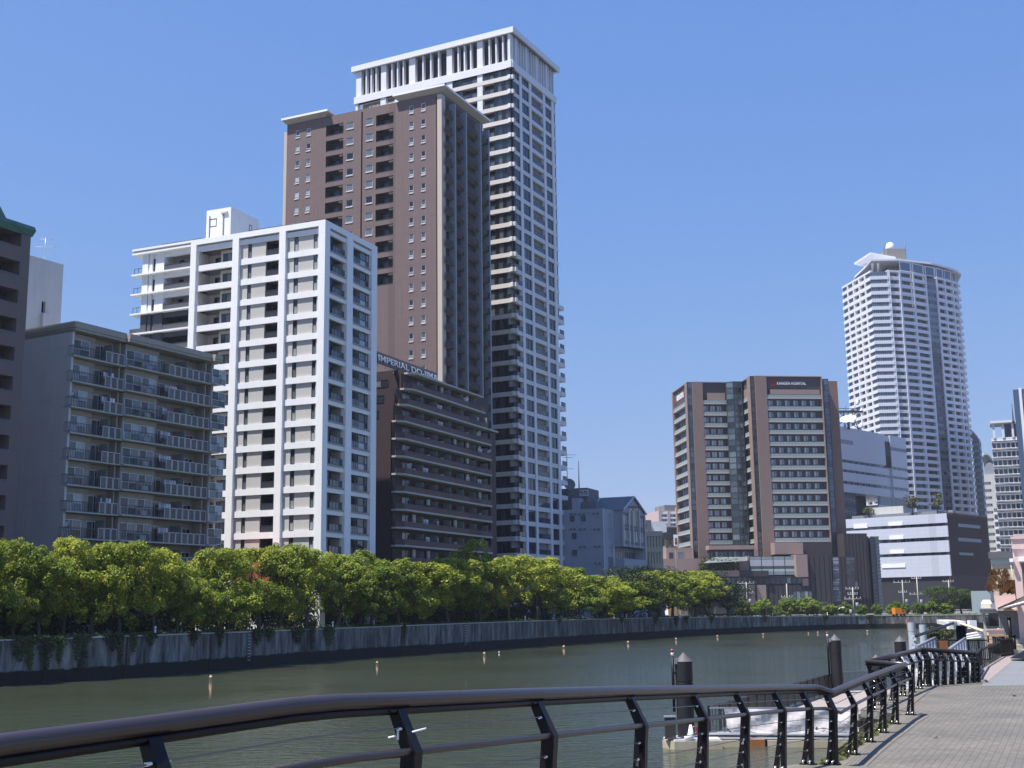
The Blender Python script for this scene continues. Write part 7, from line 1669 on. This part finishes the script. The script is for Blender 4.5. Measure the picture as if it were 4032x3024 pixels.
    p = Vector((6.75, 51.15, WATER_Z+.38)); o = thing('fender', p, 'pale fender pad with a red ring beside the nearest pile', 'fender'); m = MB(); m.tube([p, p+Vector((.25, 0, .12)), p+Vector((.25, .1, .55))], [.12, .16, .05], 'sign_white', 8); part(m, 'pad', o); m = MB(); m.tube([p+Vector((.42+.10*math.cos(a), .15, .34+.14*math.sin(a))) for a in [k_*.785 for k_ in range(9)]], .035, 'lamp_red', 6, cap=False); part(m, 'ring', o)
pontoon()
# ---------------------------------------------------------------- landing of dark stone behind the pontoon
mk('stone_dark', (.06, .053, .043), .9, var=.35, scale=3, fine=.3, isl=.5, bump=1)
t = thing('stone_landing', (14, 50.5, WATER_Z), 'low landing faced with dark rough stones between pontoon and railing', 'wall'); m = MB(); m.prism([(13.7, 50.9), (16.0, 50.2), (26, 74), (24, 76)], WATER_Z-.5, -2.02, 'stone_dark', 'kerb_stone'); part(m, 'body', t)
m = MB(); F = Fc((13.7, 50.9), math.degrees(math.atan2(-.7, 2.3)))
for i in range(12):
    for j in range(6):
        u = i*.21+(j % 2)*.1; z = WATER_Z+.05+j*.22; r_ = rnd.uniform(.10, .13); c = F.pt(u, .05, z); m.hexa([c+Vector((dx*r_*rnd.uniform(.8, 1.1), -dy*.12, dz*r_*rnd.uniform(.8, 1.1))) for dx, dy, dz in ((-1, .9, -1), (1, .9, -1), (1, -1, -1), (-1, -1, -1), (-1, .9, 1), (1, .9, 1), (1, -1, 1), (-1, -1, 1))], 'stone_dark')
part(m, 'stones', t)
# white gangway down to the landing, with slatted sides
def gangway():
    a, b = Vector((12.0, 39.2, -.15)), Vector((17.2, 50.5, -1.9)); v = (b-a).normalized(); n = Vector((v.y, -v.x, 0)).normalized()
    t = thing('gangway', (a.x, a.y, -.5), 'white slatted gangway sloping down behind the leaning railing posts', 'gangway'); m = MB(); w = 1.9
    m.hexa([a-n*.1-Vector((0, 0, .15)), b-n*.1-Vector((0, 0, .15)), b+n*w-Vector((0, 0, .15)), a+n*w-Vector((0, 0, .15)), a-n*.1, b-n*.1, b+n*w, a+n*w], 'sign_white'); part(m, 'ramp', t)
    for s_ in (0, w):
        m = MB(); m.tube([a+n*s_+Vector((0, 0, .95)), b+n*s_+Vector((0, 0, .95))], .05, 'slate_light', 8); k = 26
        for i in range(k+1): p = a.lerp(b, i/k)+n*s_; m.tube([p, p+Vector((0, 0, .93))], .028, 'ac_white', 5)
        m.tube([a+n*s_+Vector((0, 0, .1)), b+n*s_+Vector((0, 0, .1))], .03, 'ac_white', 5); part(m, 'side_rail', t)
    c = Vector((15.6, 50.2)); 
gangway()
def steel_balustrade(px0, y0, px1, y1, D, lb, bot=1.0):
    a, b = PD(px0, y0, D), PD(px1, y1, D+5); t = thing('balustrade', (a.x, a.y, a.z-bot), lb, 'balustrade', 'steel stair balustrades at the landing'); m = MB(); m.tube([a, b], .06, 'slate_light', 8); part(m, 'handrail', t); m = MB(); n = 12
    for i in range(n+1): p = a.lerp(b, i/n); m.hexa([p+Vector((dx, dy, dz)) for dx, dy, dz in ((-.06, -.02, -bot), (.06, -.02, -bot), (.06, .02, -bot), (-.06, .02, -bot), (-.06, -.02, -.04), (.06, -.02, -.04), (.06, .02, -.04), (-.06, .02, -.04))], 'sign_white' if i % 2 else 'slate_light')
    m.tube([a-Vector((0, 0, bot)), b-Vector((0, 0, bot))], .05, 'slate_light', 6); part(m, 'balusters', t)
steel_balustrade(3608, 2546, 3681, 2512, 50, 'pale steel stair balustrade below the lettered white pile'); steel_balustrade(3738, 2556, 3800, 2514, 44, 'pale steel stair balustrade nearer the pink house', .9)
# black fences and the river landing shelter
def bar_fence(a, b, z, h, lb, m_='post_black', n=18, fill=None, nm='fence'):
    a, b = Vector(a), Vector(b); v = b-a; ln = v.length; F = Fc((a.x, a.y), math.degrees(math.atan2(v.y, v.x))); t = thing(nm, (a.x, a.y, z), lb, 'fence', 'dark bar fences on the near bank'); m = MB(); m.box(F, 0, ln, -.03, .03, z+h-.07, z+h, m_); m.box(F, 0, ln, -.02, .02, z+.08, z+.13, m_); part(m, 'rails', t); m = MB()
    for i in range(n+1): x = (ln-.03)*i/n; m.box(F, x, x+(.03 if i % 6 else .07), -.018, .018, z, z+h-.05, m_)
    if fill:
        for i in range(int(ln*3)): x = i/3; m.face([F.pt(x+.02, .0, z+.13), F.pt(x+.3, .0, z+.13), F.pt(x+.3, 0, z+h-.08), F.pt(x+.02, 0, z+h-.08)], fill)
    part(m, 'bars', t)
P2 = lambda px, D: (ipx_x(px, D), D)
bar_fence((14.0, 38.7), E5, 0, .72, 'dark bar fence along the pavement edge, nearer stretch', n=11); bar_fence(E5, E6, 0, .66, 'dark bar fence along the pavement edge, farther stretch', n=12); bar_fence(E6, P2(3975, 56.5), 0, .75, 'short dark fence facing us beside the pink house steps', n=16)
bar_fence(P2(3606, 66), P2(3676, 66.5), -1.3, 1.2, 'black fence behind the pale stair balustrade', n=12); bar_fence(P2(3682, 62), P2(3880, 61), -.5, 1.05, 'wide dark fence in front of the landing shelter', n=30)
m = MB(); q_ = Fc(P2(3683, 61.7), 0); w_ = ipx_x(3722, 61.7)-ipx_x(3683, 61.7); t = thing('rusty_panel', q_.pt(0, 0, -1.4), 'rust-brown panel hung behind the wide dark fence', 'panel'); m.box(q_, 0, w_, -.05, 0, -.25, .5, 'rust'); part(m, 'sheet', t); m = MB(); m.box(q_, -.03, 0, -.08, .03, -.5, .55, 'dark_metal'); m.box(q_, w_, w_+.03, -.08, .03, -.5, .55, 'dark_metal'); part(m, 'frame', t)
def shelter():
    D = 84.0; t = thing('landing_shelter', P2(3780, D)+(-2.5,), 'floating landing shelter with a flat white roof on dark columns', 'shelter'); z1 = PD(3700, 2447, D).z; x0, x1 = ipx_x(3722, D), ipx_x(3858, D); m = MB(); m.prism([(x0, D), (x1-1.0, D), (x1+.6, D+7), (x0+2.4, D+9)], z1-.28, z1, 'sign_white'); part(m, 'roof', t)
    for px in (3718, 3800): x = ipx_x(px, D); m = MB(); m.box(Fc((x, D-.2), 0), 0, .45, 0, .5, z1-.5, z1+.05, 'sign_white'); part(m, 'lamp_box', t)
    for px in (3765, 3778, 3792): x = ipx_x(px, D+2); m = MB(); m.tube([(x, D+2, WATER_Z), (x, D+2, z1-.28)], .13, 'post_black', 8); part(m, 'column', t)
    m = MB(); m.prism([(x0-1.5, D-2), (x1+4, D-2), (x1+6, D+10), (x0, D+11)], WATER_Z-.1, WATER_Z+.6, 'slate_clad'); part(m, 'hull', t)
    def beam(p, q, r, mt, nm): m = MB(); m.tube([p, q], r, mt, 4, smooth=False); part(m, nm, t)
    beam(PD(3785, 2456, D), PD(3874, 2486, 66), .09, 'cream_wall', 'stay'); beam(PD(3763, 2450, D), PD(3606, 2505, 72), .09, 'post_black', 'stay')
    for y0, y1 in ((2499, 2487), (2509, 2497), (2516, 2508)): beam(PD(3808, y0, 74), PD(3874, y1, 68), .07, 'sign_white', 'white_rail')
    for y0, y1 in ((2490, 2478), (2499, 2486), (2506, 2497)): beam(PD(3890, y0, 66), PD(3934, y1, 66), .06, 'sign_white', 'white_rail')
    for px in (3880, 3893): beam(PD(px, 2430, 64), PD(px+6, 2510, 64), .07, 'slate_light', 'upright')
shelter()
b = MB()
for px, y, w in ((3675, 2478, .9), (3665, 2486, 1.1), (3690, 2490, 1.6), (3715, 2496, 1.8), (3735, 2492, 1.3), (3655, 2497, 1.0)):
    c = PD(px, y, 150); b.extend(leaf_cloud(rnd, [(c, w*.55)], 260, .28, 'leaf_olive'))
tag(b.build('reed_bank', None, PD(3690, 2490, 150)), 'yellowish bushes on the far bank below the dark stay of the landing shelter', 'plants', kind='stuff')
# ---------------------------------------------------------------- pink house, kiosk and steps
mk('pink_render', (.68, .50, .47), .8, var=.03, streak=.05); mk('pink_trim', (.62, .48, .45), .7, var=.04); mk('kiosk_grey', (.42, .44, .43), .7, var=.1); mk('cream_box', (.70, .66, .52), .6, var=.05); mk('step_stone', (.42, .40, .34), .85, var=.12, fine=.1)
def house():
    D = 59.0; k = lambda rx, ry: (3200+rx*.376, 2000+ry*.376); A = Vector((ipx_x(3998, D), D, 0)); F = Fc(A, -22); B = Building('pink_house', A, 'pale pink rendered house with white trim, cut by the right edge', 'house')
    W = B.m('wall'); z = lambda ry: F.z(*k(2120, ry)); u = lambda rx, ry=600: F.u(*k(rx, ry)); T = z(300)
    W.box(F, u(2105), 9, -8, 0, -.05, z(430), 'pink_render'); W.box(F, u(2100), 9, -8, .12, z(430), T, 'pink_render'); W.box(F, u(2130), 9, -8, 0, T, z(275), 'pink_trim'); W.box(F, u(2095), 9, -8, .2, T-.12, T, 'pink_trim')
    s = B.m('window_hood'); s.box(F, u(2160), 9, 0, .5, z(565), z(525), 'sign_white'); s.box(F, u(2065), u(2105), -.6, .3, z(565), z(530), 'sign_white'); B.m('window').box(F, u(2185), 9, -.1, .02, z(1000), z(580), 'glass'); B.m('window').box(F, u(2190), 9, -.1, .02, z(1400), z(1180), 'glass')
    an = B.m('annex'); G = Fc((ipx_x(3914, 62), 62.0), -22); g = lambda rx, ry: G.uz(*k(rx, ry)); a0, zt = g(1905, 918); a1, zb = g(2135, 1060)
    an.box(G, a0, a1, -4, 0, zb, zt, 'pink_render'); 
    gl = B.m('glass_screen'); b0, _ = g(1950, 1100); b1, _ = g(2145, 1100); zz = g(2050, 1385)[1]; gl.box(G, b0, b1, -.1, 0, zz, g(2050, 1110)[1], 'screen_glass'); gl.box(G, b0, b1, -.12, .03, g(2050, 1110)[1], g(2050, 1070)[1], 'slate_light')
    for i in range(5): x = b0+(b1-b0)*i/4; gl.box(G, x-.03, x+.03, 0, .05, zz, g(2050, 1100)[1], 'slate_light')
    B.m('annex').box(G, b0-.2, b1+.1, -2, -.15, -1.5, zz, 'pink_trim')
    aw = B.m('awning'); P = [PD(*k(1930, 1048), 60), PD(*k(2230, 915), 52), PD(*k(2230, 985), 52), PD(*k(1950, 1062), 60)]; up = Vector((0, 0, .06)); bk = Vector((1.5, 2.6, .0)); aw.hexa([P[3], P[2], P[2]+bk, P[3]+bk, P[0], P[1], P[1]+bk, P[0]+bk], 'mauve_tile')
    aw.tube([P[3], P[2]], .05, 'sign_white', 5); B.m('awning').box(G, b0-.1, b1+.2, -.6, .4, g(2050, 1075)[1], g(2050, 1058)[1], 'cream_trim')
    B.finish()
    # kiosk with grey roof, cream box on top
    A = Vector((ipx_x(3858, 63), 63.0, 0)); K = Fc(A, -22); z = lambda ry: K.z(*k(1850, ry)); u = lambda rx, ry=1075: K.u(*k(rx, ry)); B = Building('ticket_kiosk', A, 'small dark kiosk with a grey flat roof and steel posts, left of the pink house', 'kiosk'); B.m('roof').box(K, u(1752), u(1962), -3, .4, z(1100), z(1058), 'kiosk_grey'); B.m('roof').box(K, u(1745), u(1968), -3.1, .5, z(1062), z(1050), 'slate_light')
    for rx in (1778, 1945): B.one('post').box(K, u(rx), u(rx+(24 if rx < 1800 else 16)), 0, .2, -2 if rx < 1800 else -.5, z(1100), 'kiosk_grey')
    B.m('screen').box(K, u(1835), u(1945), -.4, -.3, z(1240), z(1102), 'glass'); B.m('rail').box(K, u(1800), u(1945), -.3, -.22, z(1250), z(1240), 'kiosk_grey')
    B.finish(); K2 = K
    c = K.pt(u(1765), -.5, z(1052)); t = thing('roof_cabinet', c, 'cream cabinet with a sloping lid on the kiosk roof', 'cabinet'); m = MB(); m.box(K, u(1765), u(1880), -2.2, -.1, z(1055), z(1000), 'cream_box'); part(m, 'body', t); m = MB(); a, b = u(1765), u(1880); m.hexa([K.pt(a, -.1, z(1000)), K.pt(b, -.1, z(1000)), K.pt(b, -2.2, z(1000)), K.pt(a, -2.2, z(1000)), K.pt(a+.1, -.8, z(962)), K.pt(b-.1, -.8, z(962)), K.pt(b-.1, -2, z(962)), K.pt(a+.1, -2, z(962))], 'cream_box'); part(m, 'lid', t)
    c = K.pt(u(1880), -.2, z(1052)); t = thing('air_conditioner', c, 'white air conditioner unit beside the cream cabinet', 'air conditioner'); m = MB(); m.box(K, u(1878), u(1912), -.8, .0, z(1045), z(1005), 'sign_white'); part(m, 'body', t); m = MB(); m.tube([K.pt((u(1878)+u(1912))/2, .0, z(1025)), K.pt((u(1878)+u(1912))/2, .02, z(1025))], .14, 'slate_light', 10); part(m, 'fan', t)
    # steps, low pink wall, bench and bin
    t = thing('entrance_steps', (ipx_x(4000, 56.5), 56.5, 0), 'three pale stone steps in front of the pink house', 'steps')
    for i, (rx, D_) in enumerate(((2045, 56.6), (2070, 57.4), (2095, 58.2))): m = MB(); x = ipx_x(3200+rx*.376, D_); m.box(Fc((x, D_), 0), 0, 9, -2.5, 0, 0, .2*(i+1), 'step_stone'); part(m, 'step', t)
    t = thing('low_pink_wall', P2(3884, 60)+(0,), 'low pink wall behind the dark fence', 'wall'); m = MB(); a, b = P2(3884, 60), P2(3960, 59.5); m.box(Fc(a, 0), 0, b[0]-a[0], -.2, 0, -.05, 1.0, 'pink_render'); part(m, 'wall', t); m = MB(); m.box(Fc(a, 0), -.03, b[0]-a[0]+.03, -.24, .04, 1.0, 1.07, 'pink_trim'); part(m, 'coping', t)
    t = thing('bench', P2(3886, 58)+(0,), 'wooden bench behind the dark fence', 'bench'); Fb = Fc(P2(3884, 58), 0); mk('wood', (.45, .28, .10), .7, var=.15)
    for dz, d in ((.42, .0), (.75, -.4), (.60, -.4)): m = MB(); m.box(Fb, 0, 1.3, d-.35 if dz < .5 else d-.05, d, dz, dz+.06, 'wood'); part(m, 'seat' if dz < .5 else 'backrest', t)
    for x in (.1, 1.15): m = MB(); m.box(Fb, x, x+.06, -.4, 0, 0, .42, 'dark_metal'); m.box(Fb, x, x+.06, -.45, -.4, 0, .8, 'dark_metal'); part(m, 'leg', t)
    c = P2(3922, 56.9); t = thing('litter_bin', c+(0,), 'round dark slatted litter bin by the fence', 'bin'); m = MB(); C = Vector(c+(0,)); [m.tube([C+Vector((.24*math.cos(a), .24*math.sin(a), .05)), C+Vector((.24*math.cos(a), .24*math.sin(a), .75))], .03, 'bark_dark', 4) for a in [k_*.45 for k_ in range(14)]]; m.tube([C+Vector((0, 0, .02)), C+Vector((0, 0, .7))], .2, 'dark_metal', 10); part(m, 'body', t); m = MB(); m.tube([C+Vector((0, 0, .75)), C+Vector((0, 0, .8))], .28, 'dark_metal', 12); part(m, 'rim', t)
    for px, D_, h in ((3970, 56.6, 1.6), (3982, 57.0, .8)): c = Vector(P2(px, D_)+(0,)); t = thing('gate_post', c, ('taller' if h > 1 else 'shorter')+' dark post beside the pink house steps', 'post', 'dark posts by the steps'); m = MB(); m.tube([c, c+Vector((0, 0, h))], .09, 'post_black', 8); part(m, 'post', t); m = MB(); m.tube([c+Vector((0, 0, h)), c+Vector((0, 0, h+.08))], [.12, .05], 'post_black', 8); part(m, 'cap', t)
    # brown dried plants above the annex
    c = Vector((ipx_x(3945, 64), 64, z(910))); b = MB(); m = MB(); r_ = random.Random(4)
    t = thing('dry_palm', c, 'dry brown shaggy plant above the annex roof', 'plant')
    for i in range(420): a = r_.uniform(0, 6.28); h = r_.uniform(.1, 1.15); w = .6*(1-h/1.7); p = c+Vector((math.cos(a)*w, math.sin(a)*w*.6, h)); d = Vector((math.cos(a)*.25, .05, .22)); b.face([p, p+Vector((.03, 0, .01)), p+d+Vector((.03, 0, 0)), p+d], 'leaf_brown')
    for i in range(160): a = r_.uniform(0, 6.28); p = c+Vector((.7+r_.gauss(0, .3), r_.uniform(-.3, .3), r_.uniform(0, .5))); b.face([p, p+Vector((.2, 0, .1)), p+Vector((.1, 0, .3)), p+Vector((-.1, 0, .2))], 'leaf_brown')
    part(b, 'fronds', t); m.tube([c-Vector((0, 0, .5)), c+Vector((0, 0, .9))], [.08, .05], 'bark', 6); m.tube([c+Vector((.8, 0, -.5)), c+Vector((.65, 0, 1.5))], [.035, .02], 'cream_trim', 6); part(m, 'trunk', t)
glass('screen_glass', (.22, .28, .28), (.30, .36, .37), .3, rough=.3)
house()
p = PZ(4022, 2600, 0); t = thing('dark_cone', p, 'low dark cone at the right edge of the grey paving', 'dark_cone'); m = MB(); q_ = p+Vector((.9, 0, 0)); n_ = 8  # low black cone on a thin stick, flat on the paving
ring = [q_+Vector((1.35*math.cos(a), 1.35*math.sin(a), .08)) for a in [2*math.pi*i/n_ for i in range(n_)]]; top = q_+Vector((0, 0, .75))
for i in range(n_): m.face([ring[i], ring[(i+1) % n_], top], 'post_black')
part(m, 'canopy', t); m = MB(); m.tube([q_, top+Vector((0, 0, .1))], .03, 'alu_dull', 6); part(m, 'pole', t)
# ================================================================ the pale air over the river
def haze():
    m = bpy.data.materials.new('haze'); m.use_nodes = True; n = m.node_tree.nodes; l = m.node_tree.links
    for x in list(n):
        if x.type == 'BSDF_PRINCIPLED': n.remove(x)
    v = n.new('ShaderNodeVolumePrincipled'); v.inputs['Color'].default_value = (.80, .86, 1, 1); v.inputs['Density'].default_value = .00012; v.inputs['Anisotropy'].default_value = .3
    l.new(v.outputs[0], n['Material Output'].inputs['Volume']); MATS['haze'] = m
    b = MB(); b.hexa([(-420, -60, -5.5), (560, -60, -5.5), (560, 1010, -5.5), (-420, 1010, -5.5), (-420, -60, 215), (560, -60, 215), (560, 1010, 215), (-420, 1010, 215)], 'haze'); tag(b.build('haze'), 'thin pale haze in the air over the city', 'haze', kind='stuff')
haze()
